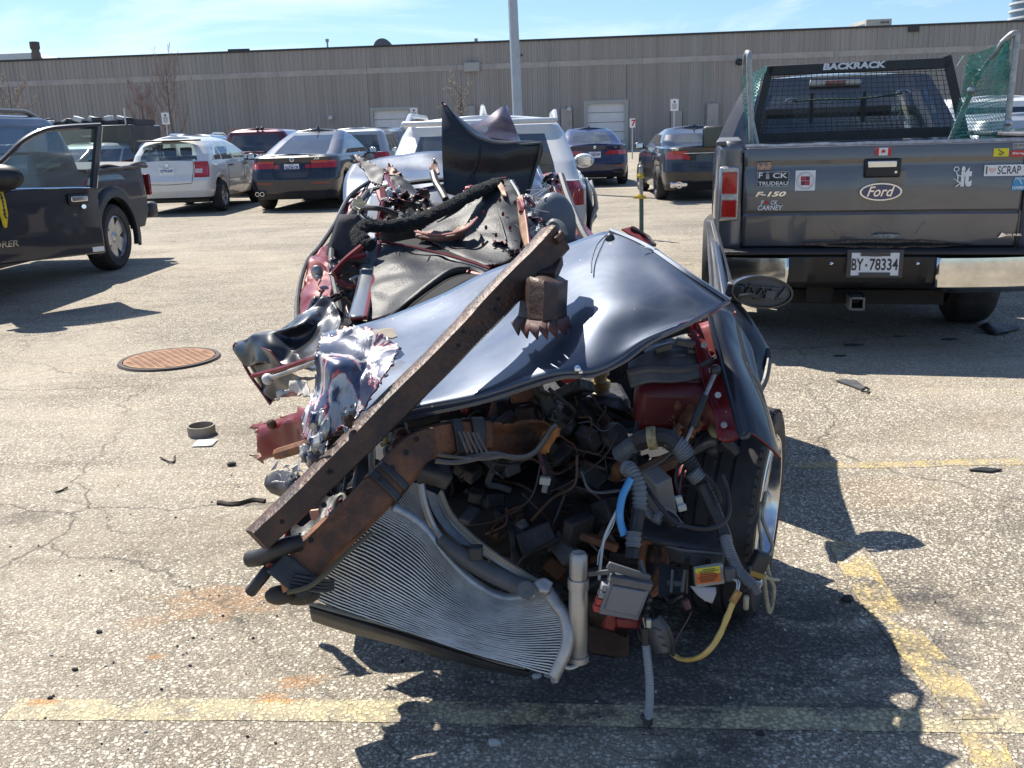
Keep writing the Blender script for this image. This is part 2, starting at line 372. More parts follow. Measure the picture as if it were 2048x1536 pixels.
def stripe(pts, wd, m, z=.0015, name='road_marking'):
    b = MB(); rows = []
    P = curve([Vector((x, y, z)) for x, y in pts], 260)
    for i, p in enumerate(P):
        d = (P[min(i+1, len(P)-1)]-P[max(i-1, 0)]).normalized(); n = Vector((-d.y, d.x, 0)); q = wd/2*(1+.07*mnoise.noise(p*9)+.05*mnoise.noise(p*60))
        rows.append([p+n*q, p-n*q])
    b.grid(rows); return b.build(name, m, smooth=False)
def gxy(px, py): p = G(px, py); return (p.x, p.y)
s = stripe([gxy(20, 1420), gxy(500, 1420), gxy(900, 1425), gxy(1400, 1435), gxy(2048, 1444), (2.2, 1.92), (3.4, 1.85)], .094, A_YEL)
tag(s, 'worn yellow painted line across the car park nearest the camera', None, kind='structure')
s = stripe([gxy(1570, 930), gxy(1800, 930), gxy(2048, 924), (4.5, 3.6), (8, 3.3)], .075, A_YEL2); tag(s, 'thin faded yellow line running off to the right edge', None, kind='structure')
s = stripe([gxy(1690, 1085), gxy(1735, 1170), gxy(1810, 1270), gxy(1895, 1370), gxy(1950, 1440)], .115, A_YEL2, z=.003); tag(s, 'faded yellow stall line beside the wreck front wheel', None, kind='structure')
s = stripe([gxy(1960, 1470), gxy(2000, 1560)], .09, A_YEL2, z=.0045); tag(s, 'faint yellow line at the lower right corner', None, kind='structure')
# far aisle lines
for k, (x0, y0, x1, y1) in enumerate(((-14, 17, -2, 16.6), (6, 15.6, 12, 15.4), (-9, 24, 9, 23.2))):
    s = stripe([(x0, y0), ((x0+x1)/2, (y0+y1)/2), (x1, y1)], .1, A_YEL3, z=.002)
    tag(s, 'thin pale parking line far across the lot', None, kind='structure')

# ================================================================== the long warehouse
BA = Vector((0, 64.4, 0)); BD = Vector((1, -.1, 0)).normalized(); BN = Vector((BD.y, -BD.x, 0))   # BN points to the camera
def BP(px, py, off=0.0):
    d = ray(px, py); o = Vector((0, 0, CAM_H)); t = (BA + BN*off - o).dot(BN)/d.dot(BN); return o + d*t
def bu(px, py): p = BP(px, py); return (p-BA).dot(BD), p.z
def BW(u, z, off=0.0): return BA + BD*u + BN*off + Vector((0, 0, z))
CONC = mat('ribbed_concrete', (.275, .255, .243), rough=.9, col2=(.38, .355, .34), thr=(.3, .72), vscale=1.0, stretch=(1.6, 1.6, .05), detail=8)
CONC2 = mat('ribbed_concrete_grey', (.265, .262, .25), rough=.9, col2=(.36, .352, .335), thr=(.3, .72), vscale=1.0, stretch=(1.6, 1.6, .05), detail=8)
BAND = mat('smooth_concrete', (.37, .35, .335), rough=.9, var=.12, vscale=1.5)
DARKM = mat('dark_metal', (.03, .03, .035), rough=.5)
PALE = mat('pale_metal', (.62, .62, .60), rough=.5, var=.1)
bld = thing('warehouse', 'long low warehouse with ribbed grey brown concrete wall and flat roof', 'building', BW(0, 0), 0)
ZR = 7.15
def ribwall(b, u0, u1, z0, z1, pitch=.30, dep=.05):
    n = max(1, int((u1-u0)/pitch)); p = (u1-u0)/n; rows = [[], []]
    for i in range(n):
        a = u0+i*p
        for du, of in ((0, 0), (p*.55, 0), (p*.62, dep), (p*.93, dep)):
            rows[0].append(BW(a+du, z0, of)); rows[1].append(BW(a+du, z1, of))
    rows[0].append(BW(u1, z0)); rows[1].append(BW(u1, z1)); b.grid(rows)
u_edges = [-75, -58, -46, -35, -24, bu(400, 200)[0], bu(452, 200)[0], -9, bu(1065, 200)[0], bu(1120, 200)[0], 8, bu(1360, 200)[0], bu(1420, 200)[0], 18, 24, 32, 45, 75]
wa, wb_ = MB(), MB(); doors = [(bu(742, 220)[0], bu(822, 220)[0], 3.25), (bu(1170, 210)[0], bu(1254, 210)[0], 3.25)]
for i in range(len(u_edges)-1):
    tgt = MB(); a, c = u_edges[i]+.004, u_edges[i+1]-.004
    ribwall(tgt, a, c, 5.75, ZR-.12)
    cuts = [d for d in doors if d[1] > a and d[0] < c]
    if cuts:
        d = cuts[0]
        if d[0] > a: ribwall(tgt, a, d[0], 0, 5.4)
        if d[1] < c: ribwall(tgt, d[1], c, 0, 5.4)
        ribwall(tgt, max(a, d[0]), min(c, d[1]), d[2], 5.4)
    else: ribwall(tgt, a, c, 0, 5.4)
    tgt.build('wall', CONC2 if i in (5, 8, 11, 14) else CONC, bld, smooth=False)
b = MB()
for i in range(-75, 75, 6): b.prism([BW(i+.01, 5.4, .06), BW(i+5.99, 5.4, .06), BW(i+5.99, 5.75, .06), BW(i+.01, 5.75, .06)], BN*-.3)
b.build('band', BAND, bld, smooth=False)
b = MB().prism([BW(-75, ZR-.12, .12), BW(75, ZR-.12, .12), BW(75, ZR, .12), BW(-75, ZR, .12)], BN*-.5); b.build('roof_edge', DARKM, bld, smooth=False)
b = MB().prism([BW(-75, ZR-.2, -.3), BW(75, ZR-.2, -.3), BW(75, ZR-.2, -60), BW(-75, ZR-.2, -60)], (0, 0, .1))
b.prism([BW(-75, 0, -.3), BW(75, 0, -.3), BW(75, 0, -60), BW(-75, 0, -60)], (0, 0, ZR-.25)); b.build('roof', mat('roof_membrane', (.2, .2, .2), rough=.9), bld, smooth=False)
DW = mat('white_door_panels', (.66, .67, .69), rough=.5, var=.05, vscale=3)
FR = mat('door_frame_grey', (.36, .37, .36), rough=.6)
for u0, u1, h in doors:
    d = MB()
    for k in range(5): d.prism([BW(u0+.12, .05+k*(h-.2)/5, -.12), BW(u1-.12, .05+k*(h-.2)/5, -.12), BW(u1-.12, .02+(k+1)*(h-.2)/5, -.12), BW(u0+.12, .02+(k+1)*(h-.2)/5, -.12)], BN*-.06)
    dd = d.build('overhead_door', DW, bld, smooth=False)
    f = MB()
    f.prism([BW(u0-.08, 0, .1), BW(u0+.14, 0, .1), BW(u0+.14, h, .1), BW(u0-.08, h, .1)], BN*-.4)
    f.prism([BW(u1-.14, 0, .1), BW(u1+.08, 0, .1), BW(u1+.08, h, .1), BW(u1-.14, h, .1)], BN*-.4)
    f.prism([BW(u0+.14, h-.22, .1), BW(u1-.14, h-.22, .1), BW(u1-.14, h, .1), BW(u0+.14, h, .1)], BN*-.4); f.build('frame', FR, dd, smooth=False)
for px, py in ((1133, 217), (1353, 222), (1425, 207), (940, 212), (1540, 200)):
    u, z = bu(px, py); b = MB().prism([BW(u-.35, 0, .25), BW(u+.35, 0, .25), BW(u+.35, z, .25), BW(u-.35, z, .25)], BN*-.2); b.build('buttress', BAND, bld, smooth=False)
b = MB(); u, z = bu(945, 140); b.prism([BW(u-.5, 5.3, .35), BW(u+.5, 5.3, .35), BW(u+.5, 5.85, .35), BW(u-.5, 5.85, .35)], BN*-.25); b.build('wall_box', FR, bld, smooth=False)
b = MB(); u, z = bu(1826, 62); b.prism([BW(u-.3, ZR-.45, .2), BW(u+.3, ZR-.45, .2), BW(u+.3, ZR-.13, .2), BW(u-.3, ZR-.13, .2)], BN*-.15); b.build('scupper', DARKM, bld, smooth=False)
# cameras and floodlight on the wall
for px, py, lb, dk in ((661, 236, 'small pale camera on the wall left of the left overhead door', 0), (1138, 219, 'small pale camera on the wall left of the right overhead door', 0), (1479, 124, 'dark round floodlight high on the wall above the pickup cab', 1)):
    p = BP(px, py, .3); t = thing('wall_lamp' if dk else 'wall_camera', lb, 'floodlight' if dk else 'camera', p)
    MB().ball(p, .17 if not dk else .26, 10, 8, (1, 1, .8)).build('housing', PALE if not dk else DARKM, t); MB().box(p+BN*-.14+Vector((0, 0, .12)), (.12, .28, .12)).build('bracket', DARKM if dk else PALE, t)
# things on the roof
def roofbox(name, lb, px0, px1, pt, off, m, top=0.0, depth=3, cat='roof unit', slope=0):
    p0, p1 = BP(px0, pt, -off), BP(px1, pt, -off); zb = ZR-.1
    t = thing(name, lb, cat, (p0.x, p0.y, zb)); b = MB(); z = max(p0.z, p1.z)
    b.prism([(p0.x, p0.y, zb), (p1.x, p1.y, zb), (p1.x - slope, p1.y, z), (p0.x + slope, p0.y, z)], (0, depth, 0)); b.build('casing', m, t, smooth=False, bevel=.02)
    return t, p0, p1, z, zb
t, p0, p1, z, zb = roofbox('ventilation_unit', 'long pale metal roof unit at the left end of the roofline', -60, 62, 110, 4, PALE, depth=5)
MB().prism([(p1.x+.02, p1.y, zb), (p1.x+1.1, p1.y, zb), (p1.x+1.1, p1.y, zb+.35), (p1.x+.02, p1.y, z)], (0, 4, 0)).build('hood', PALE, t, smooth=False)
p = BP(74, 122, -3); t = thing('chimney', 'stubby brown stack beside the pale unit at the left end of the roof', 'chimney', (p.x, p.y, ZR-.2))
MB().lathe([(.36, 0), (.30, .9), (.26, .9), (.26, 1.5), (.22, 1.5)], (p.x, p.y, ZR-.2), n=16).build('shaft', mat('brown_brick', (.16, .13, .11), rough=.9), t)
MB().lathe([(.30, 1.1), (.33, 1.2), (.33, 1.6), (.2, 1.62)], (p.x, p.y, ZR-.2), n=16).build('cap', mat('dark_brick', (.10, .085, .08), rough=.9), t)
t, p0, p1, z, zb = roofbox('ventilation_unit', 'low cream roof unit with a dark louvre above the middle bare tree', 437, 506, 104, 3, mat('cream_metal', (.55, .53, .46), rough=.6), depth=3)
MB().box(((p0.x+p1.x)/2+.2, p0.y-.05, zb+.33), (1.5, .1, .35)).build('louvre', DARKM, t, smooth=False)
roofbox('ventilation_unit', 'small dark green roof unit right of the cream one', 577, 607, 101, 3, mat('green_metal', (.05, .09, .07), rough=.6), depth=2)
roofbox('ventilation_unit', 'tiny pale roof vent beside the thin pipe', 664, 677, 98, 3, PALE, depth=1)
for px, pt, lb in ((654, 78, 'thin grey vent pipe on the roof left of the dome'), (952, 77, 'thin grey vent pipe on the roof right of the dome')):
    p = BP(px, pt, -3); t = thing('vent_pipe', lb, 'vent pipe', (p.x, p.y, ZR-.2)); MB().rod((p.x, p.y, ZR-.2), (p.x, p.y, p.z-.15), .06).build('pipe', mat('pipe_grey', (.3, .29, .3), rough=.5), t); MB().rod((p.x, p.y, p.z-.2), (p.x, p.y, p.z), .12).build('cap', mat('pipe_grey', (.3, .3, .3)), t)
p = BP(764, 84, -3); t = thing('exhaust_hood', 'dark rounded exhaust hood on the roof left of the light pole', 'roof vent', (p.x, p.y, ZR-.2))
b = MB(); r_ = .62; pts = [(p.x+r_*math.cos(a), p.y, ZR+.1+r_*math.sin(a)) for a in [R(20+i*160/14) for i in range(15)]] + [(p.x-r_, p.y, ZR-.2), (p.x+.1, p.y, ZR-.2), (p.x+.15, p.y, ZR+.1)]
b.prism(pts, (0, 1.2, 0)); b.build('hood', mat('dark_grey_metal', (.10, .11, .12), rough=.5), t, smooth=False)
HV = mat('hvac_cream', (.46, .43, .37), rough=.6, var=.05)
t, p0, p1, z, zb = roofbox('ventilation_unit', 'large cream boxy air handler on the roof above the pickup', 1733, 1784, 39, 6, HV, depth=3)
MB().prism([(p0.x-1.1, p0.y+.3, zb), (p0.x-.02, p0.y+.3, zb), (p0.x-.02, p0.y+.3, z-.25), (p0.x-.9, p0.y+.3, z-.45)], (0, 2, 0)).build('intake', PALE, t, smooth=False)
q = text_mb('ALEX AIR', .16, bold=.02, width=.62); place_mb(q, (p1.x-.8, p1.y-.02, z-.3)).build('lettering', DARKM, t, smooth=False)
# tower far behind
tw = thing('glass_tower', 'tall curved glass tower with white balcony bands far beyond the roof at upper right', 'tower', (W(2040, 48, 420).x+10.5, 420, 0))
cx = W(2040, 48, 420).x+10.5; b = MB(); gl = MB()
for k in range(40):
    z0 = k*3.0; a = 1+.02*math.sin(k*.2)
    b.lathe([(13.6*a, z0+1.9), (14.2*a, z0+2.0), (14.2*a, z0+2.7), (13.6*a, z0+2.8)], (cx, 420, 0), n=32, closed=True)
gl.lathe([(13.4, 0), (13.4, 120), (.1, 120.5)], (cx, 420, 0), n=32)
b.build('balcony', mat('white_balcony', (.55, .58, .62), rough=.6), tw); gl.build('glazing', mat('blue_glazing', (.10, .15, .22), rough=.2), tw)
# thin strip of raised kerb and grass before the wall
b = MB().prism([BW(-75, 0, 3.2), BW(75, 0, 3.2), BW(75, 0, 3.0), BW(-75, 0, 3.0)], (0, 0, .14)); o = b.build('kerb', BAND, smooth=False); tag(o, 'pale concrete kerb along the warehouse wall', None, kind='structure')
b = MB().prism([BW(-75, 0, 2.98), BW(75, 0, 2.98), BW(75, 0, .3), BW(-75, 0, .3)], (0, 0, .10)); o = b.build('verge', mat('verge', (.17, .15, .11), rough=.95, var=.3, vscale=3), smooth=False); tag(o, 'strip of dull bare earth along the warehouse wall', None, kind='structure')

# ================================================================== light pole
GALV = mat('galvanised', (.42, .45, .48), rough=.42, metal=.6, var=.18, vscale=14)
p = W(1038, 232, 24); lp = thing('light_pole', 'tall tapered pale grey steel light pole behind the white car', 'light pole', (p.x, 24, 0))
PG = mat('pole_paint', (.40, .45, .50), rough=.5, var=.08, vscale=6)
b = MB(); rr = [.13, .095]; 
b.tube([(p.x, 24, 0), (p.x-.16, 24, 9)], rr, 8); b.build('shaft', PG, lp)
MB().lathe([(.28, 0), (.28, .06), (.16, .1)], (p.x, 24, 0)).build('base', PG, lp)
MB().box((p.x-.16, 24, 9.05), (1.6, .3, .12)).build('crossarm', PG, lp); MB().box((p.x-.8, 23.8, 9.0), (.4, .7, .16)).box((p.x+.48, 23.8, 9.0), (.4, .7, .16)).build('lamp_head', PG, lp)
MB().rod((p.x+.1, 23.88, 3.2), (p.x+.1, 23.8, 3.2), .03).build('bolt', DARKM, lp)

# ================================================================== signs on short posts
SW = mat('sign_white', (.75, .77, .78), rough=.5); SB = mat('sign_ink', (.08, .09, .12), rough=.6)
def sign(px, py, Y, w, h, lb, txt=False, red=False):
    p = W(px, py, Y); t = thing('sign', lb, 'sign', (p.x, Y, 0))
    MB().box((p.x, Y, p.z), (w, .012, h)).build('plate', SW, t, smooth=False)
    if red:
        q = text_mb('7', h*.7, bold=.04); place_mb(q, (p.x-w*.2, Y-.012, p.z-h*.34)).build('lettering', mat('sign_red', (.55, .03, .03)), t, smooth=False)
        MB().rod((p.x, Y+.03, 0), (p.x, Y+.03, p.z+h/2), .03).build('post', GALV, t)
    else:
        b = MB()
        b.lathe([(.0, 0), (h*.10, 0), (h*.10, .004), (0, .004)], (p.x, Y-.012, p.z+h*.27), (0, 1, 0), 12)
        for k, ww in enumerate((.62, .7, .55, .7, .45)): b.box((p.x, Y-.01, p.z+h*(.08-.1*k)), (w*ww, .006, h*.035))
        b.build('printing', SB, t, smooth=False)
        MB().rod((p.x, Y+.03, 0), (p.x, Y+.03, p.z+h/2+.05), .03).build('post', GALV, t)
sign(331, 237, 40, .31, .46, 'white notice sign on a post before the bare trees')
sign(828, 227, 40, .30, .44, 'white notice sign at the right edge of the left overhead door')
sign(1349, 210, 40, .32, .46, 'white notice sign on the wall side above the dark saloon')
sign(1265, 246, 46, .26, .42, 'small white sign with a red 7 right of the right overhead door', red=True)

# ================================================================== bare trees
BARK = mat('bark', (.13, .11, .10), rough=.9, var=.2, vscale=9)
TWIG = mat('twig', (.26, .20, .19), rough=.9, var=.3, vscale=4)
def bare_tree(px, ptop, Y, lb, seed, buds=False, spread=.45, trunk_r=.09, n1=9, dense=1.0):
    rnd = random.Random(seed); p = W(px, 260, Y); H_ = W(px, ptop, Y).z
    t = thing('bare_tree', lb, 'tree', (p.x, Y, 0), group='bare trees along the warehouse'); tr = MB(); tw_ = MB(); bd = MB()
    tr.tube([(p.x, Y, 0), (p.x+.03, Y, H_*.3), (p.x-.04, Y+.03, H_*.6), (p.x+.02, Y, H_*.96)], [trunk_r, trunk_r*.75, trunk_r*.4, .008], 7)
    def grow(a, d, ln, r, lev):
        pts = [a]; q = a.copy(); dd = d.copy(); ns = 4
        for i in range(ns):
            dd = (dd + Vector((rnd.uniform(-.2, .2), rnd.uniform(-.2, .2), rnd.uniform(0, .22)))).normalized(); q = q + dd*ln/ns; pts.append(q.copy())
        (tr if lev == 0 else tw_).tube(pts, [max(.005, r*(1-.8*i/ns)) for i in range(ns+1)], 4 if lev else 5, caps=False)
        if lev < 3:
            k = {0: 6, 1: 5, 2: 3}[lev]; k = max(2, int(k*dense))
            for i in range(k):
                f = .25+.75*i/k; b_ = pts[min(ns, max(1, int(f*ns)))]
                nd = (dd*.75 + Vector((rnd.uniform(-1, 1), rnd.uniform(-1, 1), rnd.uniform(-.1, .8)))*.75).normalized()
                grow(b_, nd, ln*rnd.uniform(.42, .62), r*.5, lev+1)
        elif buds:
            bd.ball(pts[-1], .03*rnd.uniform(.6, 1.2), 4, 3)
    for i in range(n1):
        f = .28+.62*i/n1; a = Vector((p.x, Y, H_*f)); ang = i*2.4+rnd.random(); up = .55+f*.6
        grow(a, Vector((math.cos(ang)*spread*1.6, math.sin(ang)*spread*1.6, up)).normalized(), H_*(.42-.22*f), trunk_r*.42*(1.15-f), 0)
    tr.build('trunk', BARK, t); tw_.build('crown', TWIG, t)
    if bd.v: bd.build('buds', mat('bud', (.36, .34, .24), rough=.9), t)['kind'] = 'stuff'
bare_tree(30, 158, 36, 'small bare tree with pale buds at the left edge above the dark pickup', 3, buds=True, spread=.6, n1=7, dense=.7)
bare_tree(290, 178, 44, 'smaller bare tree left of the white notice sign', 5, spread=.5, n1=10)
bare_tree(345, 118, 44, 'taller bare tree right behind the white notice sign', 8, spread=.45, n1=12, dense=.8)
bare_tree(925, 160, 40, 'small bare tree between the torn black panel and the light pole', 12, buds=True, spread=.5, n1=7, dense=.7)

# ================================================================== manhole cover
c0 = (G(240, 722)+G(435, 722))/2; c0 = Vector((c0.x, (G(340, 700).y+G(340, 742).y)/2, 0)); RM = .315
RUST1 = mat('rusty_iron', (.22, .115, .07), rough=.85, col2=(.38, .22, .13), thr=(.3, .7), vscale=14, bump=.4)
b = MB().lathe([(RM-.012, 0), (RM-.012, .012), (RM+.012, .012), (RM+.02, .0)], c0+Vector((0, 0, .003)), n=48)
mh = thing('manhole_cover', 'round rusty cast iron manhole cover set in cracked asphalt', 'manhole cover', c0)
b.build('frame', mat('dark_iron', (.07, .055, .05), rough=.8), mh)
b = MB().lathe([(RM-.02, .007), (RM-.02, .013), (0.001, .013)], c0+Vector((0, 0, .003)), n=48)
for i in range(-9, 10):
    for j in range(-9, 10):
        x = (i+.5*(j % 2))*.052; y = j*.036
        if x*x+y*y < (RM-.05)**2: b.prism([(c0.x+x-.018, c0.y+y-.004, .015), (c0.x+x, c0.y+y-.009, .015), (c0.x+x+.018, c0.y+y-.004, .015), (c0.x+x+.012, c0.y+y+.006, .015), (c0.x+x-.012, c0.y+y+.006, .015)], (0, 0, .0035))
b.build('lid', RUST1, mh, smooth=False)
# ================================================================== parked cars
TYRE = mat('tyre_rubber', (.022, .022, .024), rough=.8, col2=(.05, .048, .046), thr=(.4, .75), vscale=9)
RIM = mat('alloy', (.42, .43, .45), rough=.3, metal=.85, var=.15)
RIMD = mat('alloy_dark', (.12, .12, .13), rough=.35, metal=.8)
BLK = mat('black_trim', (.016, .016, .018), rough=.45, var=.3, vscale=12)
CHROME = mat('chrome', (.75, .76, .78), rough=.08, metal=1, bump=.02, bscale=5)
RED = lampmat('red_lamp', (.42, .012, .012)); REDD = lampmat('dark_red_lamp', (.20, .008, .01)); CLEAR = lampmat('clear_lamp', (.55, .52, .5))
PLATE = mat('plate_white', (.72, .74, .76), rough=.45, var=.06, vscale=20); PBLUE = mat('plate_blue', (.03, .06, .30), rough=.5); PBLK = mat('plate_black', (.02, .02, .022), rough=.5)
SEAT = mat('seat', (.05, .05, .055), rough=.8, var=.3); SEATG = mat('seat_grey', (.20, .19, .18), rough=.8, var=.2)
GL = glassmat('tinted_glass', (.10, .12, .13), .10); GLC = glassmat('clear_glass', (.55, .62, .62), .10, dirt=.10); GLM = glassmat('mid_glass', (.28, .33, .34), .10, dirt=.07)
SEAM = mat('seam', (.008, .008, .009), rough=.8)
WHITE = mat('white_vinyl', (.78, .79, .80), rough=.5)

def wheel(parent, c, r=.33, wd=.21, side=1, spokes=5, rim=None, far=False, sw=.05):
    """wheel with its axle along x, outer face towards side"""
    c = Vector(c); ax = Vector((side, 0, 0)); t = bpy.data.objects.new('wheel', None); COL.objects.link(t); t.parent = parent; t.location = c
    b = MB(); h = wd/2; rr = r*.64
    b.lathe([(rr, -h), (r*.86, -h), (r*.97, -h*.8), (r, -h*.55), (r, h*.55), (r*.97, h*.8), (r*.88, h), (rr*1.04, h*.95), (rr, h*.8)], (0, 0, 0), ax, 28 if far else 48)
    b.build('tyre', TYRE, t, world=False)
    b = MB(); b.lathe([(rr, -h*.9), (rr, h*.86), (rr*.95, h*.9), (rr*.90, h*.55), (rr*.88, -h*.3), (0.001, -h*.2)], (0, 0, 0), ax, 28 if far else 48)
    b.lathe([(r*.17, -h*.2), (r*.17, h*.62), (r*.12, h*.7), (.001, h*.7)], (0, 0, 0), ax, 14)
    for k in range(spokes):
        a = 2*PI*k/spokes; d = Vector((0, math.cos(a), math.sin(a))); n = Vector((0, -math.sin(a), math.cos(a)))
        p0 = d*r*.12 + ax*h*.6; p1 = d*rr*.93 + ax*h*.70; q0, q1 = sw*.9, sw*1.25; e = ax*h*.35
        b.add([p0-n*q0, p0+n*q0, p1+n*q1, p1-n*q1, p0-n*q0-e, p0+n*q0-e, p1+n*q1-e, p1-n*q1-e], [(0, 1, 2, 3), (7, 6, 5, 4), (0, 4, 5, 1), (1, 5, 6, 2), (2, 6, 7, 3), (3, 7, 4, 0)])
    b.build('rim', rim or RIM, t, world=False); return t

class Shell:
    """closed level-lofted shell; t along the half outline: 0 rear middle, .2 rear corner, .3 side starts, .8 side ends, .9 front, 1 front middle"""
    def __init__(s, tab, arches=(), ar=.36, az=.32, zt=None, taper=(.05, .10), hoodf=None):
        s.tab = sorted(tab); s.z0 = s.tab[0][0]; s.z1 = s.tab[-1][0]; s.arches = arches; s.ar = ar; s.az = az; s.zt = zt or s.z1*.93; s.taper = taper; s.hoodf = hoodf
    def lv(s, z):
        T = s.tab
        if z <= T[0][0]: return T[0][1:]
        for a, b in zip(T, T[1:]):
            if z <= b[0]:
                f = (z-a[0])/(b[0]-a[0]); return tuple(p*(1-f)+q*f for p, q in zip(a[1:], b[1:]))
        return T[-1][1:]
    def P(s, t, z, side=1):
        yr, yf, hw, rr, rf, bow = s.lv(z)
        if t < .2: x = (hw-rr)*t/.2; y = yr + bow*(x/hw)**2
        elif t < .3: a = (t-.2)/.1*PI/2; x = hw-rr+rr*math.sin(a); y = yr+bow*((hw-rr)/hw)**2 + rr*(1-math.cos(a))*1.1
        elif t < .8:
            f = (t-.3)/.5; ya = yr+bow*((hw-rr)/hw)**2+rr*1.1; yb = yf-rf; x = hw; y = ya*(1-f)+yb*f
        elif t < .9: a = (t-.8)/.1*PI/2; x = hw-rf+rf*math.cos(a); y = yf-rf+rf*math.sin(a)
        else: x = (hw-rf)*(1-t)/.1; y = yf
        ym = (yr+yf)/2; u = (y-ym)/max(.1, (yf-yr)/2); x *= 1 - (s.taper[0] if u < 0 else s.taper[1])*abs(u)**3
        zz = z
        if s.arches and .3 <= t <= .8 and z < s.zt:
            zl = s.z0
            for ya in s.arches:
                if abs(y-ya) < s.ar: zl = max(zl, s.az+math.sqrt(s.ar**2-(y-ya)**2))
            zz = zl + (z-s.z0)*(s.zt-zl)/(s.zt-s.z0)
        if s.hoodf: zz += s.hoodf(y)*max(0, (z-s.z0)/(s.z1-s.z0))**3
        return Vector((x*side, y, zz))
    def off(s, t, z, side, d):
        e = 1e-3; p = s.P(t, z, side); a = s.P(min(1, t+e), z, side)-s.P(max(0, t-e), z, side); b = s.P(t, min(s.z1, z+.01), side)-s.P(t, max(s.z0, z-.01), side)
        n = a.cross(b); n = n.normalized() if n.length > 1e-9 else Vector((0, -1, 0))
        c = Vector((0, (s.lv(z)[0]+s.lv(z)[1])/2, z))
        if n.dot(p-c) < 0: n = -n
        return p+n*d
    def tx(s, x, z):
        yr, yf, hw, rr, rf, bow = s.lv(z); return .2*x/(hw-rr)
    def build(s, regions, mats, names, parent, tn=60, zn=16, top='body', crown=.04, bottom=True, thick=0):
        """regions: (key, t0, t1, z0, z1[, sides])"""
        ts = sorted(set([round(i/tn, 4) for i in range(tn+1)] + [0, .2, .3, .8, .9, 1] + [round(.2+.1*i/6, 4) for i in range(7)] + [round(.8+.1*i/6, 4) for i in range(7)] + [q for r in regions for q in r[1:3]]))
        zs = sorted(set([s.z0+(s.z1-s.z0)*i/zn for i in range(zn+1)] + [r[0] for r in s.tab] + [q for r in regions for q in r[3:5] if s.z0 <= q <= s.z1]))
        zs = [z for i, z in enumerate(zs) if i == 0 or z-zs[i-1] > 1e-4]
        if s.arches:
            for ya in s.arches:
                yr, yf, hw, rr, rf, bow = s.lv(.4); ya0 = yr+bow+rr*1.1; yb0 = yf-rf
                ts += [.3+.5*((ya+s.ar*math.cos(a*PI/16))-ya0)/(yb0-ya0) for a in range(17)]
            ts = sorted(set(round(t, 4) for t in ts if 0 <= t <= 1))
        B = {}
        for side in (1, -1):
            for i in range(len(ts)-1):
                for j in range(len(zs)-1):
                    tm, zm = (ts[i]+ts[i+1])/2, (zs[j]+zs[j+1])/2; key = 'body'
                    for ri, r in enumerate(regions):
                        if r[1] <= tm <= r[2] and r[3] <= zm <= r[4] and (len(r) < 6 or side in r[5]): key = (r[0], ri, 0 if (r[1] <= 0 or r[2] >= 1) else side) if r[0] else None
                    if key is None: continue
                    q = [s.P(ts[i], zs[j], side), s.P(ts[i+1], zs[j], side), s.P(ts[i+1], zs[j+1], side), s.P(ts[i], zs[j+1], side)]
                    if side < 0: q = q[::-1]
                    b = B.setdefault(key, MB()); b.add(q, [(0, 1, 2, 3)])
        if top:
            b = B.setdefault(top, MB()); rows = []
            for t in ts:
                p = s.P(t, s.z1, 1); n = 10; r = []
                for k in range(n+1):
                    x = p.x*(1-2*k/n); edge = min(1, min(t/.12, (1-t)/.1)); r.append(Vector((x, p.y, p.z + crown*(1-(1-2*k/n)**2)*edge)))
                rows.append(r)
            b.grid(rows)
        out = {}
        for kk, b in B.items():
            k = kk[0] if isinstance(kk, tuple) else kk
            out[k] = b.build(names.get(k, k), mats[k], parent, world=False, weld=True, ang=38, solid=thick if k == 'body' else 0, off=-1)
        return out
    def line(s, pts, r=.005, side=1, n=10, d=.0):
        """pts in (t,z) -> tube on the surface"""
        b = MB(); P = []
        for (t0, z0), (t1, z1) in zip(pts, pts[1:]):
            for i in range(n): f = i/n; P.append(s.off(t0+(t1-t0)*f, z0+(z1-z0)*f, side, d))
        P.append(s.off(*pts[-1], side, d)); b.tube(P, r, 5); return b

def seats(parent, rows, hw, z, m, top=.62):
    b = MB()
    for y in rows:
        for x in (-hw*.5, hw*.5):
            b.box((x, y, z-.25), (.48, .14, .55), Matrix.Rotation(R(8), 3, 'X')); b.box((x, y-.03, z+.12), (.26, .09, .18))
    b.build('seats', m, parent, world=False, bevel=.03)

def mirror(parent, p, side, m, yaw=0):
    b = MB().ball(p, .11, 12, 8, (1.05, .55, .72)); o = b.build('mirror', m, parent, world=False)
    MB().box((p[0]-side*.14, p[1]+.02, p[2]-.05), (.14, .05, .04)).build('arm', BLK, o, world=False)
    MB().box((p[0], p[1]-.062, p[2]), (.15, .012, .10)).build('mirror_glass', CHROME, o, world=False, bevel=.01)
def badge_text(parent, name, s, x, y, z, h, m, width=None, bold=.02, shear=0, rot=None):
    q = text_mb(s, h, bold=bold, width=width, shear=shear); place_mb(q, (x, y, z)).build(name, m, parent, world=False, smooth=False)
def plate(parent, sh, s, z=.85, w=.305, h=.152, m=None, x=0):
    y = sh.off(0, z, 1, .012).y; b = MB().box((x, y, z), (w, .008, h)); pl = b.build('licence_plate', PLATE, parent, world=False, smooth=False)
    badge_text(pl, 'lettering', s, x-w*.43, y-.007, z-h*.25, h*.48, m or PBLUE, width=w*.86, bold=.03)
    badge_text(pl, 'lettering', 'ONTARIO', x-w*.18, y-.007, z+h*.33, h*.11, m or PBLUE, bold=.01)

# ---------------------------------------------------------------- dark fastback SUV (rear three-quarter)
def floorbox(parent, hw, y0, y1, z0=.22, z1=.5):
    MB().box((0, (y0+y1)/2, (z0+z1)/2), (hw*2, y1-y0, z1-z0)).build('underbody', BLK, parent, world=False)

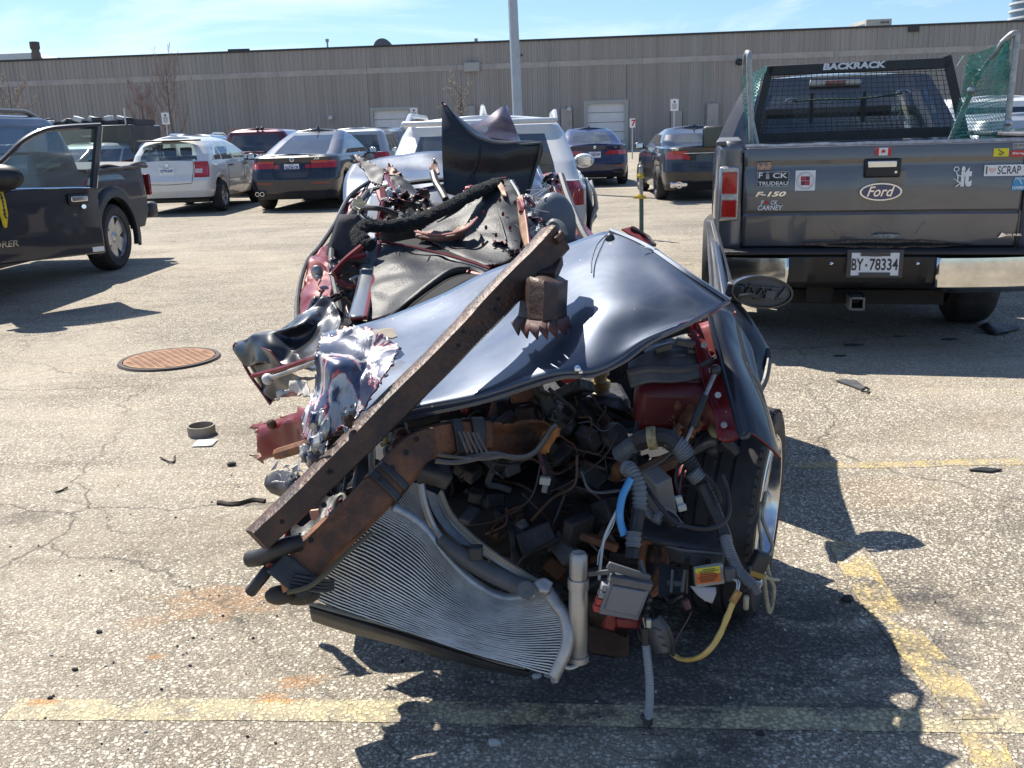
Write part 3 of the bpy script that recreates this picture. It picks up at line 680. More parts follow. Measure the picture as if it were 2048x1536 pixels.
def car_x4():
    x = W(580, 330, 19.3).x; t = thing('parked_car', 'dark navy coupe style SUV with roof fin between the white hatchback and the wreck', 'car', (x, 19.3, 0), R(-5))
    P_ = paint('navy_paint', (.006, .009, .020), metal=.1, dust=.02)
    tub = Shell([(.24, .10, 4.45, .86, .25, .5, .05), (.42, .03, 4.62, .91, .22, .5, .06), (.62, .0, 4.66, .935, .22, .5, .06), (.78, .06, 4.66, .94, .25, .5, .06), (.95, .16, 4.6, .93, .28, .5, .06), (1.06, .14, 4.4, .90, .28, .5, .05), (1.10, .20, 4.2, .86, .26, .5, .05)],
                arches=(.98, 3.8), ar=.385, az=.36, zt=1.0, hoodf=lambda y: -.14*max(0, (y-3.1)/1.5))
    reg = [('red', .125, .27, .85, .99), ('red', .085, .13, .85, .92), ('refl', .12, .22, .545, .575), ('trim', 0, .30, .24, .36), ('trim', .3, .8, .24, .40)]
    tub.build(reg, dict(body=P_, red=RED, refl=REDD, trim=BLK), dict(body='body', red='tail_lamp', refl='reflector', trim='lower_trim'), t, crown=.03)
    gh = Shell([(1.06, .55, 3.75, .84, .22, .25, .04), (1.2, .95, 3.42, .80, .2, .25, .05), (1.38, 1.45, 3.0, .71, .18, .25, .06), (1.50, 1.85, 2.7, .63, .16, .25, .06), (1.57, 2.1, 2.5, .56, .15, .2, .05)], taper=(.02, .02))
    reg = [('glass', 0, .185, 1.10, 1.49), ('glass', .33, .44, 1.09, 1.44), ('glass', .455, .60, 1.09, 1.46), ('glass', .615, .78, 1.09, 1.46), ('glass', .83, 1, 1.10, 1.48)]
    gh.build(reg, dict(body=P_, glass=GL), dict(body='roof', glass='window'), t, crown=.05, bottom=False)
    for y in (.98, 3.8):
        for s in (1, -1): wheel(t, (s*.84, y, .35), .35, .26, s, 5, RIMD, far=True)
    floorbox(t, .75, .5, 4.2); seats(t, (1.9, 2.8), .8, 1.15, SEAT)
    for s in (1, -1): mirror(t, (s*1.02, 3.05, 1.12), s, P_)
    b = MB().lathe([(.028, -.02), (.04, .02), (.05, .03), (.05, .06)], (0, 0, 0)); del b
    plate(t, tub, 'DAZW·178', z=.86)
    y = tub.off(0, 1.02, 1, .008).y; b = MB().lathe([(.044, 0), (.044, .012), (0.001, .014)], (0, y+.01, 1.02), (0, -1, 0), 20); q = b.build('badge', CHROME, t, world=False)
    b = MB().lathe([(.03, .013), (.03, .018), (.001, .018)], (0, y+.01, 1.02), (0, -1, 0), 16); b.build('roundel', mat('badge_blue', (.05, .12, .3)), q, world=False)
    badge_text(t, 'badge', 'X4', .44, y+.02, 1.01, .055, CHROME, bold=.03, width=.12)
    b = MB(); b.tube([Vector((0, 2.25, 1.62)), Vector((0, 2.15, 1.70)), Vector((0, 2.05, 1.72))], [.03, .02, .01], 6); b.build('roof_fin', P_, t, world=False)
    for xx in (-.72, -.62): MB().lathe([(.04, 0), (.045, .1), (.035, .1), (.03, 0)], (xx, .08, .36), (0, -1, 0), 14).build('exhaust_pipe', CHROME, t, world=False)
    b = tub.line([(tub.tx(-.62, .8)*-1, .98), (tub.tx(.6, .7), .78), (tub.tx(.5, .7), .66), (0, .645)], .006, 1); b.v += []; b2 = tub.line([(.12, .98), (.118, .78), (.10, .66), (0, .645)], .006, -1)
    b3 = tub.line([(.12, .98), (.118, .78), (.10, .66), (0, .645)], .006, 1); b3.add(b2.v, b2.f); b3.build('hatch_seam', SEAM, t, world=False)
    for s in (1,):
        for tt in (.455, .61): tub.line([(tt-.0, 1.06), (tt, .45)], .005, s).build('door_seam', SEAM, t, world=False)
        for tt in (.43, .58): p = tub.off(tt, .93, s, .02); MB().box(p, (.03, .22, .035)).build('door_handle', P_, t, world=False, bevel=.008)
    return t
car_x4()

# ---------------------------------------------------------------- white hatchback
def car_white():
    xr = W(418, 330, 19.4).x; t = thing('parked_car', 'white hatchback with rusty wheel arch behind the dark pickup with the open door', 'car', (xr-.86, 19.3, 0), R(-1))
    P_ = paint('white_paint', (.70, .70, .68), metal=0, dust=.25)
    tub = Shell([(.30, .12, 4.2, .80, .22, .45, .04), (.48, .02, 4.38, .86, .2, .45, .05), (.66, .0, 4.40, .875, .18, .45, .05), (.78, .08, 4.38, .875, .18, .45, .04), (.95, .12, 4.3, .87, .16, .45, .04), (1.04, .15, 4.1, .845, .16, .45, .04)],
                arches=(.85, 3.48), ar=.37, az=.33, zt=.92, hoodf=lambda y: -.1*max(0, (y-3.0)/1.4))
    reg = [('red', .165, .27, .73, 1.04), ('rev', .17, .215, .82, .90), ('trim', 0, .3, .30, .34)]
    tub.build(reg, dict(body=P_, red=RED, rev=CLEAR, trim=BLK), dict(body='body', red='tail_lamp', rev='reversing_lamp', trim='lower_trim'), t, crown=.03)
    gh = Shell([(1.01, .20, 3.45, .80, .16, .25, .04), (1.18, .30, 3.1, .76, .16, .22, .04), (1.34, .42, 2.72, .68, .17, .26, .05), (1.44, .52, 2.45, .60, .18, .26, .06), (1.49, .74, 2.15, .50, .2, .24, .07)], taper=(.02, .02))
    reg = [('glass', 0, .19, 1.06, 1.39), ('pil', .19, .31, 1.06, 1.42), ('glass', .36, .435, 1.06, 1.38), ('glass', .45, .585, 1.05, 1.41), ('glass', .605, .76, 1.05, 1.41), ('glass', .83, 1, 1.06, 1.42)]
    gh.build(reg, dict(body=P_, glass=GLC, pil=P_), dict(body='roof', glass='window', pil='pillar'), t, crown=.065)
    b = MB().box((0, .42, 1.455), (1.24, .22, .035)); b.build('spoiler', BLK, t, world=False, bevel=.015)
    for y in (.85, 3.48):
        for s in (1, -1): wheel(t, (s*.79, y, .325), .325, .215, s, 5, RIM, far=True, sw=.04)
    floorbox(t, .7, .4, 4.0); seats(t, (1.5, 2.5), .78, 1.1, SEAT)
    mirror(t, (.97, 2.85, 1.06), 1, BLK); plate(t, tub, 'CJYN·647', z=.865, x=.0)
    MB().lathe([(.03, 0), (.03, .01), (.001, .012)], (0, tub.off(0, .98, 1, 0).y, .98), (0, -1, 0), 14).build('badge', CHROME, t, world=False)
    b = tub.line([(.16, 1.03), (.155, .62), (0, .60)], .006, 1); b2 = tub.line([(.16, 1.03), (.155, .62), (0, .60)], .006, -1); b.add(b2.v, b2.f); b.build('hatch_seam', SEAM, t, world=False)
    for tt in (.445, .60): tub.line([(tt, 1.03), (tt, .42)], .005).build('door_seam', SEAM, t, world=False)
    for tt in (.47, .62): p = tub.off(tt, .93, 1, .02); MB().box(p, (.03, .2, .035)).build('door_handle', BLK, t, world=False, bevel=.008)
    tub.line([(.34, .56), (.78, .56)], .012, 1).build('rub_strip', P_, t, world=False)
    RST = mat('arch_rust', (.22, .10, .05), rough=.9, var=.4, vscale=30)
    b = MB()
    for i in range(9):
        a = R(62+i*12); p = Vector((.872, .85+.385*math.cos(a), .33+.385*math.sin(a))); b.ball(p, .024*random.uniform(.5, 1.3), 6, 4, (.25, 1, 1))
    for i in range(12): b.ball((.868, 1.3+i*.16+random.uniform(-.04, .04), .335+random.uniform(-.01, .02)), .03*random.uniform(.4, 1.2), 6, 4, (.25, 1.8, .5))
    b.build('rust_patch', RST, t, world=False)
    MB().box((-.05, .33, 1.06), (.5, .02, .02), Matrix.Rotation(R(-6), 3, 'Y')).build('wiper', BLK, t, world=False)
car_white()

# ---------------------------------------------------------------- saloons
def saloon(name_lb, px, Y, col, hw, zr, lamp, plate_s, extra, side, yaw=0, glass=GLM, rim=RIMD):
    x = W(px, 330, Y).x; t = thing('parked_car', name_lb, 'car', (x, Y, 0), yaw)
    P_ = col
    tub = Shell([(.22, .12, 4.6, hw*.93, .25, .5, .06), (.38, .04, 4.8, hw*.97, .24, .5, .08), (.58, .0, 4.86, hw, .26, .5, .09), (.75, .04, 4.86, hw, .28, .5, .09), (.92, .05, 4.8, hw*.985, .30, .5, .09), (1.02, .03, 4.5, hw*.95, .30, .5, .08), (1.05, .06, 4.3, hw*.90, .28, .5, .07)],
                arches=(1.02, 3.95), ar=.37, az=.33, zt=.93, taper=(.07, .10), hoodf=lambda y: -.12*max(0, (y-3.0)/1.5))
    tub.build(lamp + [('trim', 0, .30, .22, .33)], dict(body=P_, red=RED, refl=REDD, trim=BLK, silver=CHROME), dict(body='body', red='tail_lamp', refl='reflector', trim='lower_trim', silver='chrome_strip'), t, crown=.03)
    gh = Shell([(1.0, .62, 3.75, hw*.90, .25, .3, .06), (1.12, .92, 3.42, hw*.86, .22, .3, .08), (1.28, 1.25, 3.02, hw*.76, .2, .3, .09), (zr-.09, 1.5, 2.75, hw*.68, .18, .3, .10), (zr-.03, 1.75, 2.5, hw*.60, .16, .3, .09)], taper=(.03, .03))
    reg = [('glass', 0, .185, 1.07, zr-.1), ('glass', .355, .43, 1.06, zr-.13), ('glass', .44, .585, 1.05, zr-.11), ('glass', .60, .76, 1.05, zr-.11), ('glass', .83, 1, 1.07, zr-.11)]
    gh.build(reg, dict(body=P_, glass=glass), dict(body='roof', glass='window'), t, crown=.05)
    for y in (1.02, 3.95):
        for s in (1, -1): wheel(t, (s*(hw-.11), y, .335), .335, .245, s, 5, rim, far=True)
    floorbox(t, hw*.78, .45, 4.4); seats(t, (2.0, 2.95), hw*.85, 1.07, SEAT)
    mirror(t, (side*(hw+.09), 3.15, 1.05), side, P_)
    b = MB().tube([Vector((0, 1.85, zr-.02)), Vector((0, 1.78, zr+.05)), Vector((0, 1.70, zr+.06))], [.03, .018, .008], 6); b.build('roof_fin', P_, t, world=False)
    if plate_s: plate(t, tub, plate_s, z=.80)
    b = tub.line([(.135, 1.03), (.13, .68), (0, .64)], .005, 1); b2 = tub.line([(.135, 1.03), (.13, .68), (0, .64)], .005, -1); b.add(b2.v, b2.f); b.build('boot_seam', SEAM, t, world=False)
    for tt in (.435, .60): tub.line([(tt, 1.02), (tt, .36)], .005, side).build('door_seam', SEAM, t, world=False)
    for tt in (.46, .62): p = tub.off(tt, .92, side, .02); MB().box(p, (.03, .2, .03)).build('door_handle', P_, t, world=False, bevel=.008)
    extra(t, tub); return t
def ex5(t, tub):
    y = tub.off(0, .99, 1, .0).y; MB().lathe([(.04, 0), (.04, .01), (.001, .012)], (0, y, .985), (0, -1, 0), 16).build('badge', CHROME, t, world=False)
    for s in (1, -1): MB().box((s*.62, .06, .36), (.30, .08, .10)).build('exhaust_trim', BLK, t, world=False, bevel=.02)
    badge_text(t, 'badge', '530i', .5, y, .96, .035, CHROME)
saloon('dark blue saloon in front of the right overhead door', 1190, 24.8, paint('blue_paint', (.008, .016, .065), metal=.3, dust=.02), .93, 1.47,
       [('red', .115, .27, .80, .90), ('red', .09, .27, .80, .85), ('refl', .17, .24, .50, .53)], 'CDJE·390', ex5, 1, 0, GLC)
def exc(t, tub):
    y = tub.off(0, .95, 1, .0).y
    badge_text(t, 'badge', 'C 300', -.74, y-.0, .985, .04, CHROME)
    MB().box((0, tub.off(0, .93, 1, .012).y, .93), (1.0, .02, .018)).build('boot_strip', CHROME, t, world=False, bevel=.005)
    for s in (1, -1):
        MB().lathe([(.05, 0), (.065, .02), (.05, .02)], (s*.58, .08, .33), (0, -1, 0), 18).build('exhaust_pipe', CHROME, t, world=False)
        MB().box((s*.58, .10, .33), (.34, .06, .11)).build('exhaust_surround', CHROME, t, world=False, bevel=.03)
saloon('black saloon with a chrome strip on its boot lid left of the pickup', 1420, 18.7, paint('black_paint', (.006, .008, .014), metal=.1, dust=.02), .905, 1.43,
       [('red', .155, .27, .82, .97), ('red', .13, .16, .80, .88)], None, exc, -1, R(-1), GLM)

# ---------------------------------------------------------------- SUVs seen in part
def suv(lb, x, Y, P_, hw=.93, zr=1.62, Ln=4.5, yaw=0, glass=GL, lamps=None, rails=True, back=.25, extra=None, front=False, group=None, seatm=SEAT):
    t = thing('parked_car', lb, 'car', (x, Y, 0), yaw, group)
    k = zr/1.65
    tub = Shell([(.26, .10, Ln-.25, hw*.93, .2, .5, .04), (.45, .02, Ln-.05, hw*.98, .2, .5, .06), (.7, .0, Ln, hw, .2, .5, .06), (.95, .07, Ln, hw, .2, .5, .05), (1.08*k, .12, Ln-.35, hw*.96, .2, .5, .05)],
                arches=(.85, Ln-.9), ar=.39, az=.36, zt=.98, hoodf=lambda y: -.12*max(0, (y-Ln*.7)/(Ln*.3)))
    tub.build((lamps or [('red', .16, .27, .82, 1.02)]) + [('trim', 0, .3, .26, .46), ('trim', .3, .8, .26, .40)], dict(body=P_, red=RED, refl=REDD, trim=BLK, clear=CLEAR), dict(body='body', red='tail_lamp', refl='reflector', trim='lower_trim', clear='headlamp'), t, crown=.03)
    zb = 1.04*k; b0 = back
    gh = Shell([(zb, .18, Ln-1.0, hw*.93, .16, .25, .05), (zb+.2*k, .18+b0*.4, Ln-1.35, hw*.89, .16, .22, .06), (zr-.15, .18+b0, Ln-1.75, hw*.80, .15, .22, .06), (zr-.07, .2+b0, Ln-1.95, hw*.74, .14, .22, .06), (zr-.02, .32+b0, Ln-2.2, hw*.66, .13, .2, .05)], taper=(.02, .03))
    reg = [('glass', 0, .19, zb+.05, zr-.15), ('glass', .335, .43, zb+.05, zr-.17), ('glass', .445, .585, zb+.04, zr-.15), ('glass', .60, .77, zb+.04, zr-.15), ('glass', .82, 1, zb+.05, zr-.13)]
    gh.build(reg, dict(body=P_, glass=glass), dict(body='roof', glass='window'), t, crown=.04)
    for y in (.85, Ln-.9):
        for s in (1, -1): wheel(t, (s*(hw-.11), y, .36), .36, .24, s, 5, RIM, far=True)
    floorbox(t, hw*.78, .4, Ln-.4); seats(t, (1.6, 2.5), hw*.85, 1.12*k, seatm)
    if rails:
        for s in (1, -1):
            P = [Vector((s*hw*.70, y, zr-.04+.075*min(1, min(y-.55, Ln-2.05-y)*4))) for y in [.55+i*(Ln-2.6)/14 for i in range(15)]]
            MB().tube(P, .022, 6).build('roof_rail', rails if rails is not True else CHROME, t, world=False)
    for s in (1, -1): mirror(t, (s*(hw+.09), Ln-1.55, 1.1), s, P_)
    if extra: extra(t, tub, gh)
    return t
WH2 = paint('pearl_white', (.72, .73, .73), metal=.05, dust=.1)
def exw(t, tub, gh):
    # spoiler lip, dented right side
    MB().box((0, .33, 1.515), (1.30, .30, .045)).build('spoiler', WH2, t, world=False, bevel=.02)
    b = MB()
    rnd = random.Random(4)
    for i in range(7):
        y = .5+i*.42; rows = []
        for k in range(5):
            rows.append([Vector((.93+rnd.uniform(0, .09)*(1 if 0 < k < 4 else .2), y+q*.42+rnd.uniform(-.05, .05), .55+k*.11+rnd.uniform(-.02, .02))) for q in (0, .5, 1)])
        b.grid(rows)
    b.build('dented_panel', WH2, t, world=False, solid=.01, ang=15)
    b = MB().tube([Vector((0, 1.0, 1.58)), Vector((0, .92, 1.66)), Vector((0, .86, 1.67))], [.035, .02, .01], 6); b.build('roof_fin', WH2, t, world=False)
t = suv('white crossover with roof rails parked directly behind the wreck', W(962, 400, 8.0).x, 7.9, WH2, hw=.92, zr=1.56, Ln=4.4, yaw=R(-1.5), glass=GL, rails=mat('rail_silver', (.6, .6, .61), rough=.35, metal=.5), back=.42, extra=exw)
def exrr(t, tub, gh):
    y = tub.off(0, 1.0, 1, .01).y; badge_text(t, 'badge', 'RANGE ROVER', -.62, y-.01, 1.02, .05, CHROME, width=1.24, bold=.02)
    MB().box((-.35, 1.1, 1.70), (1.0, .9, .012)).build('roof_panel', mat('orange_panel', (.55, .17, .06), rough=.4), t, world=False)
    MB().ball((.05, .5, 1.70), .05, 8, 6).ball((.17, .5, 1.70), .05, 8, 6).build('roof_knob', BLK, t, world=False)
suv('burgundy off roader with silver roof showing between the white hatchback and the navy SUV', W(505, 300, 25).x, 25, paint('burgundy', (.10, .008, .02)), hw=1.0, zr=1.69, Ln=4.7, rails=False, extra=exrr, glass=GL, lamps=[('red', .16, .27, .85, 1.08)])
suv('silver estate with roof rails showing over the white hatchback', W(325, 300, 28).x, 32.6, paint('silver_paint', (.42, .45, .47), metal=.6), hw=.92, zr=1.63, Ln=4.6, yaw=PI+R(4), glass=GLC, rails=CHROME)
suv('silver saloon with clear windscreen far behind the dark pickup box', W(222, 300, 28).x, 33, paint('silver_grey', (.36, .40, .42), metal=.6), hw=.90, zr=1.50, Ln=4.5, yaw=PI+R(-18), glass=GLC, rails=False)
suv('pale green grey car mostly hidden behind the open pickup door', W(150, 300, 22).x, 26.6, paint('pale_green', (.30, .36, .35), metal=.4), hw=.90, zr=1.46, Ln=4.5, yaw=PI+R(-22), glass=GLC, rails=False)
suv('silver crossover with a red tail lamp right of the navy SUV', W(712, 300, 23).x-.12, 23.3, paint('silver_white', (.45, .47, .48), metal=.4), hw=.90, zr=1.62, Ln=4.4, glass=GL, rails=False, lamps=[('red', .12, .30, .93, 1.06)])
suv('grey SUV with roof rails far back before the left overhead door', W(750, 300, 32).x, 36.6, paint('steel_grey', (.10, .13, .15), metal=.5), hw=.93, zr=1.70, Ln=4.6, yaw=PI, glass=GLM, rails=CHROME)
suv('white van like SUV at the right edge behind the green mesh', W(2010, 260, 13.5).x+.2, 13.6, WH2, hw=1.0, zr=1.72, Ln=5.0, glass=GL, rails=False, group=None)
suv('silver saloon nose at the right edge beyond the pickup bed', W(1990, 300, 10.6).x+.55, 10.2, paint('silver_paint', (.42, .45, .47), metal=.6), hw=.92, zr=1.46, Ln=4.6, glass=GLM, rails=False, yaw=R(0))

# ---------------------------------------------------------------- dark service truck with roof gear behind the pickup
t = thing('service_truck', 'long black utility truck with white gear along its roof at far left', 'truck', (W(150, 300, 25).x, 25, 0))
cx = t.location.x; NB = paint('black_box_paint', (.012, .014, .02))
MB().box((cx+.1, 26, 1.22), (2.9, 2.0, 1.35)).build('box_body', NB, t, bevel=.03); MB().box((cx-2.0, 26, 1.0), (1.3, 1.9, 1.0)).build('cab', NB, t, bevel=.12)
for xx in (cx-1.9, cx+.9):
    w_ = wheel(t, (xx-cx, .1, .4), .4, .26, 1, 5, far=True); w_.rotation_euler = (0, 0, -PI/2)
rnd = random.Random(2)
b = MB(); b.box((cx-.1, 25.3, 1.98), (3.1, .05, .05)).box((cx-.1, 26.6, 1.98), (3.1, .05, .05))
for i in range(8): b.box((cx-1.6+i*.45, 25.9, 1.96), (.04, 1.4, .14))
b.build('roof_rack', DARKM, t)
for i in range(13):
    x = cx-1.6+i*.24; b = MB(); b.box((x, 25.2+rnd.uniform(0, .5), 2.03+rnd.uniform(-.02, .04)), (rnd.uniform(.12, .26), .2, rnd.uniform(.06, .15)), Matrix.Rotation(rnd.uniform(-.4, .4), 3, 'Y'))
    b.build('roof_gear', PALE if i % 3 else DARKM, t, bevel=.02)
MB().rod((cx+1.35, 25.1, 1.9), (cx+1.35, 25.1, 2.3), .02).build('aerial', PALE, t)
# ================================================================== grey pickup with racks (rear view)
YAW = R(-13); TC = Vector((2.24, 5.93, 0)); TU = Vector((math.cos(YAW), math.sin(YAW), 0)); TV = Vector((-math.sin(YAW), math.cos(YAW), 0))
def TP(px, py, v=0.0):
    """pixel -> local point on the truck's plane v metres ahead of the tailgate"""
    d = ray(px, py); o = Vector((0, 0, CAM_H)); n = TV; q = TC + TV*v; t = (q-o).dot(n)/d.dot(n); p = o + d*t - TC
    return Vector((p.dot(TU), v, p.z))
tk = thing('pickup_truck', 'grey pickup truck seen from behind with many stickers on its dented tailgate', 'pickup truck', TC, YAW)
def tb(b, name, m, parent=tk, **k): return b.build(name, m, parent, world=False, **k)
GREY = paint('gunmetal_paint', (.135, .132, .138), metal=.6, rough=.38, dust=.06)
HW = 0.99
# tailgate: pressed panel with horizontal folds
zt, zb = TP(1765, 292).z, TP(1765, 497).z
ul, ur = TP(1486, 400).x, TP(2041, 400).x
prof = [(0.0, zt+.012), (-.014, zt+.004), (-.022, zt-.02), (-.022, zt-.075), (-.010, zt-.10), (-.010, zt-.125), (-.020, zt-.150), (-.022, zt-.30), (-.016, zt-.385), (-.006, zt-.40), (-.016, zt-.415), (-.012, zt-.47), (.004, zb+.02), (.02, zb)]
rows = []
for v, z in prof:
    r = []
    for i in range(61):
        u = ul+(ur-ul)*i/60; d = 0
        for cu, cz, rr, dd in ((.12, zt-.33, .25, .014), (.45, zt-.36, .3, .012), (-.45, zt-.45, .12, .010), (.05, zt-.5, .2, .02), (.55, zt-.5, .15, .012), (-.1, zt-.3, .06, -.006)):
            q = math.hypot(u-cu, (z-cz)*1.3)/rr; d += dd*max(0, 1-q*q)**2
        r.append(Vector((u, v+d, z + (.006*mnoise.noise(Vector((u*5, 0, 1))) if z > zt-.01 else 0))))
    rows.append(r)
tg = tb(MB().grid(rows[::-1]), 'tailgate', GREY, solid=.02, off=-1, ang=25)
tb(MB().box(((ul+ur)/2, .04, (zt+zb)/2), (ur-ul-.02, .05, zt-zb-.02)), 'tailgate_core', BLK, smooth=False)
# protective top edge with chipped metal
b = MB(); P = [Vector((ul+(ur-ul)*i/40, .01+.006*mnoise.noise(Vector((i*.4, 3, 0))), zt+.016+.006*mnoise.noise(Vector((i*.3, 0, 0))))) for i in range(41)]; b.tube(P, .017, 6, flat=.6); tb(b, 'top_edge', mat('bent_alloy', (.30, .32, .35), rough=.35, metal=.8, var=.3, vscale=20), tg)
# rust hole
def rustpoly(px0, px1, py, h, seed, m, nm, off):
    rnd = random.Random(seed); top = []; bot = []
    for i in range(19):
        p = TP(px0+(px1-px0)*i/18, py); e = math.sin(PI*i/18)
        top.append(Vector((p.x, off, p.z+h*(.35+.4*rnd.random())*(e+.15)))); bot.append(Vector((p.x, off, p.z-h*(.5+.3*rnd.random())*(e+.2))))
    b = MB(); b.grid([bot, top]); return tb(b, nm, m, tg, smooth=False, solid=.002)
RHOLE = mat('rust_flakes', (.10, .05, .03), rough=.95, col2=(.30, .20, .14), thr=(.35, .7), vscale=40, bump=.5)
rustpoly(1600, 1935, 487, .034, 3, RHOLE, 'rust_patch', -.0245); rustpoly(1655, 1945, 487, .016, 5, SEAM, 'rust_hole', -.0275); rustpoly(1745, 1800, 470, .02, 8, mat('flaked_paint', (.35, .33, .3), rough=.8, var=.4, vscale=50), 'rust_patch', -.027)
# body corners
for s, u0 in ((-1, ul-.012), (1, ur+.012)):
    w_ = .155; zc = TP(1460, 286).z
    b = MB(); rows = []
    for z in [zb-.02+(zc-zb+.03)*i/12 for i in range(13)]:
        f = (z-zb)/(zc-zb); tum = -.03*max(0, f-.5)
        rows.append([Vector((u0, -.016, z)), Vector((u0+s*w_*.5, -.014, z)), Vector((u0+s*(w_*.86+tum), .012, z)), Vector((u0+s*(w_+tum), .06, z)), Vector((u0+s*(w_+.02+tum), .3, z)), Vector((u0+s*(w_+.03+tum), .8, z)), Vector((u0+s*(w_+.03+tum), 1.78, z))])
    b.grid(rows if s > 0 else [r[::-1] for r in rows]); tb(b, 'bed_side', GREY, solid=.04, off=-1)
    b = MB(); b.box((u0+s*.085, .9, zc+.0), (.16, 1.8, .03)); tb(b, 'bed_rail', mat('rail_cap', (.10, .105, .11), rough=.5, var=.3), bevel=.01)
    # wheel arch side below and wheel
    wheel(tk, (s*.865, 1.04, .395), .395, .295, s, 6)
    p0, p1 = (TP(1449, 333), TP(1483, 441)) if s < 0 else (Vector((u0+.012, 0, TP(1449, 333).z)), Vector((u0+.15, 0, TP(1483, 441).z)))
    ux, uw, z1, z0 = (p0.x+p1.x)/2, abs(p1.x-p0.x), p0.z, p1.z; ux = u0+s*.078; uw = .125
    lampo = tb(MB().box((ux, -.012, (z0+z1)/2), (uw, .05, z1-z0)), 'tail_lamp', mat('lamp_bezel', (.45, .45, .45), rough=.25, metal=.6), bevel=.015)
    h = z1-z0
    tb(MB().box((ux-s*.004, -.036, z0+h*.70), (uw-.03, .012, h*.40)), 'lens', RED, lampo, bevel=.006); tb(MB().box((ux-s*.004, -.036, z0+h*.23), (uw-.03, .012, h*.32)), 'lens', RED, lampo, bevel=.006)
    tb(MB().box((ux-s*.004, -.035, z0+h*.44), (uw-.03, .010, h*.08)), 'lens', CLEAR, lampo, bevel=.004); tb(MB().box((ux-s*.004, -.035, z0+h*.945), (uw-.03, .010, h*.06)), 'lens', CLEAR, lampo, bevel=.004)
# bed floor, inside front wall, underside
b = MB().box((0, .92, zb+.02), (1.6, 1.75, .03)); b.box((0, 1.78, zb+.28), (1.7, .03, .56)); tb(b, 'bed', BLK, smooth=False)
tb(MB().box((0, 1.8, .62), (1.0, 3.4, .16)).box((0, .35, .55), (.9, .3, .2)).box((.42, 1.9, .50), (.30, 1.8, .20)), 'chassis', mat('underbody_dark', (.02, .018, .016), rough=.9))
tb(MB().tube([Vector((-.85, 1.12, .42)), Vector((.85, 1.12, .42))], .05, 10).ball((0, 1.12, .42), .17, 12, 8), 'axle', mat('underbody_dark', (.02, .018, .016)))
# bumper
zb1 = TP(1750, 502, -.16).z; zb0 = TP(1750, 574, -.16).z
b = MB(); b.box((.035, -.07, zb1-.012), (1.84, .20, .024)); tb(b, 'bumper_step', mat('step_plastic', (.02, .02, .022), rough=.6, bump=.3, bscale=80), bevel=.008)
rows = []
for f, v in ((0, -.145), (.1, -.175), (.5, -.18), (.8, -.165), (1, -.10)):
    z = zb1-.015-(zb1-zb0)*f; rows.append([Vector((u, v+.10*abs(u/.98)**4+(.035 if abs(u) < .34 and .12 < f < .9 else 0), z)) for u in [-.91+1.89*i/60 for i in range(61)]])
bp_ = tb(MB().grid(rows[::-1]), 'bumper', BLK, solid=.02, off=-1)
CHR2 = mat('scuffed_chrome', (.66, .65, .62), rough=.14, metal=1, var=.15, vscale=7, bump=.04, bscale=7)
for s in (-1, 1):
    a, c = (.40, .99) if s > 0 else (.46, .92); rows = []
    for f, v in ((.06, -.158), (.12, -.190), (.5, -.198), (.86, -.186), (1.04, -.13)):
        z = zb1-.015-(zb1-zb0)*f*1.05
        rows.append([Vector((s*u, v+.10*abs(u/.98)**4, z + (.05*max(0, 1-(u-a)/.10)**2 if f > .9 else 0))) for u in [a+(c-a)*i/24 for i in range(25)]])
    b = MB().grid(rows[::-1] if s > 0 else rows); tb(b, 'chrome_end', CHR2, bp_, solid=.006, off=0)
tb(MB().prism([Vector((u, -.205, z)) for u, z in ((-.0, zb0-.03), (.0, zb0-.03))] or [], (0, .01, 0)) if False else MB().box((-.04, -.10, zb0-.065), (.085, .2, .012)).box((-.04, -.10, zb0-.135), (.085, .2, .012)).box((-.079, -.10, zb0-.10), (.012, .2, .082)).box((-.001, -.10, zb0-.10), (.012, .2, .082)), 'hitch_receiver', mat('receiver_grey', (.13, .14, .14), rough=.5, metal=.5), smooth=False)
tb(MB().box((-.04, .1, zb0-.10), (1.1, .09, .09)).box((-.25, -.02, zb0-.07), (.16, .05, .1)), 'tow_bar', mat('underbody_dark', (.02, .018, .016)), smooth=False)
# plate
pp0, pp1 = TP(1701, 503, -.19), TP(1798, 553, -.19); pc = (pp0+pp1)/2
pl = tb(MB().box((pc.x, -.185, pc.z), (.33, .012, .175)), 'licence_plate', mat('plate_frame', (.05, .05, .052), rough=.4), bevel=.008)
tb(MB().box((pc.x, -.196, pc.z), (.275, .006, .138)), 'plate_face', PLATE, pl, smooth=False)
tb(MB().box((pc.x, -.197, pc.z+.062), (.17, .014, .025)).box((pc.x, -.197, pc.z-.062), (.18, .014, .022)), 'frame_tabs', mat('plate_frame', (.05, .05, .052)), pl, smooth=False)
q = text_mb('BY', .072, bold=.015, width=.068); tb(place_mb(q, (pc.x-.135, -.2, pc.z-.038)), 'lettering', PBLK, pl, smooth=False)
q = text_mb('78334', .072, bold=.015, width=.163); tb(place_mb(q, (pc.x-.03, -.2, pc.z-.038)), 'lettering', PBLK, pl, smooth=False)
tb(MB().ball((pc.x-.05, -.2, pc.z-.004), .007, 8, 6, (1, .3, .7)).box((pc.x-.05, -.2, pc.z-.012), (.014, .003, .004)), 'crown_emblem', PBLK, pl)
q = text_mb('Ontario', .017, bold=.01, shear=.3); tb(place_mb(q, (pc.x-.035, -.2, pc.z+.046)), 'lettering', PBLK, pl, smooth=False)
for s in (-1, 1): tb(MB().ball((pc.x+s*.25, -.165, pc.z), .014, 8, 6), 'bolt', CHROME)
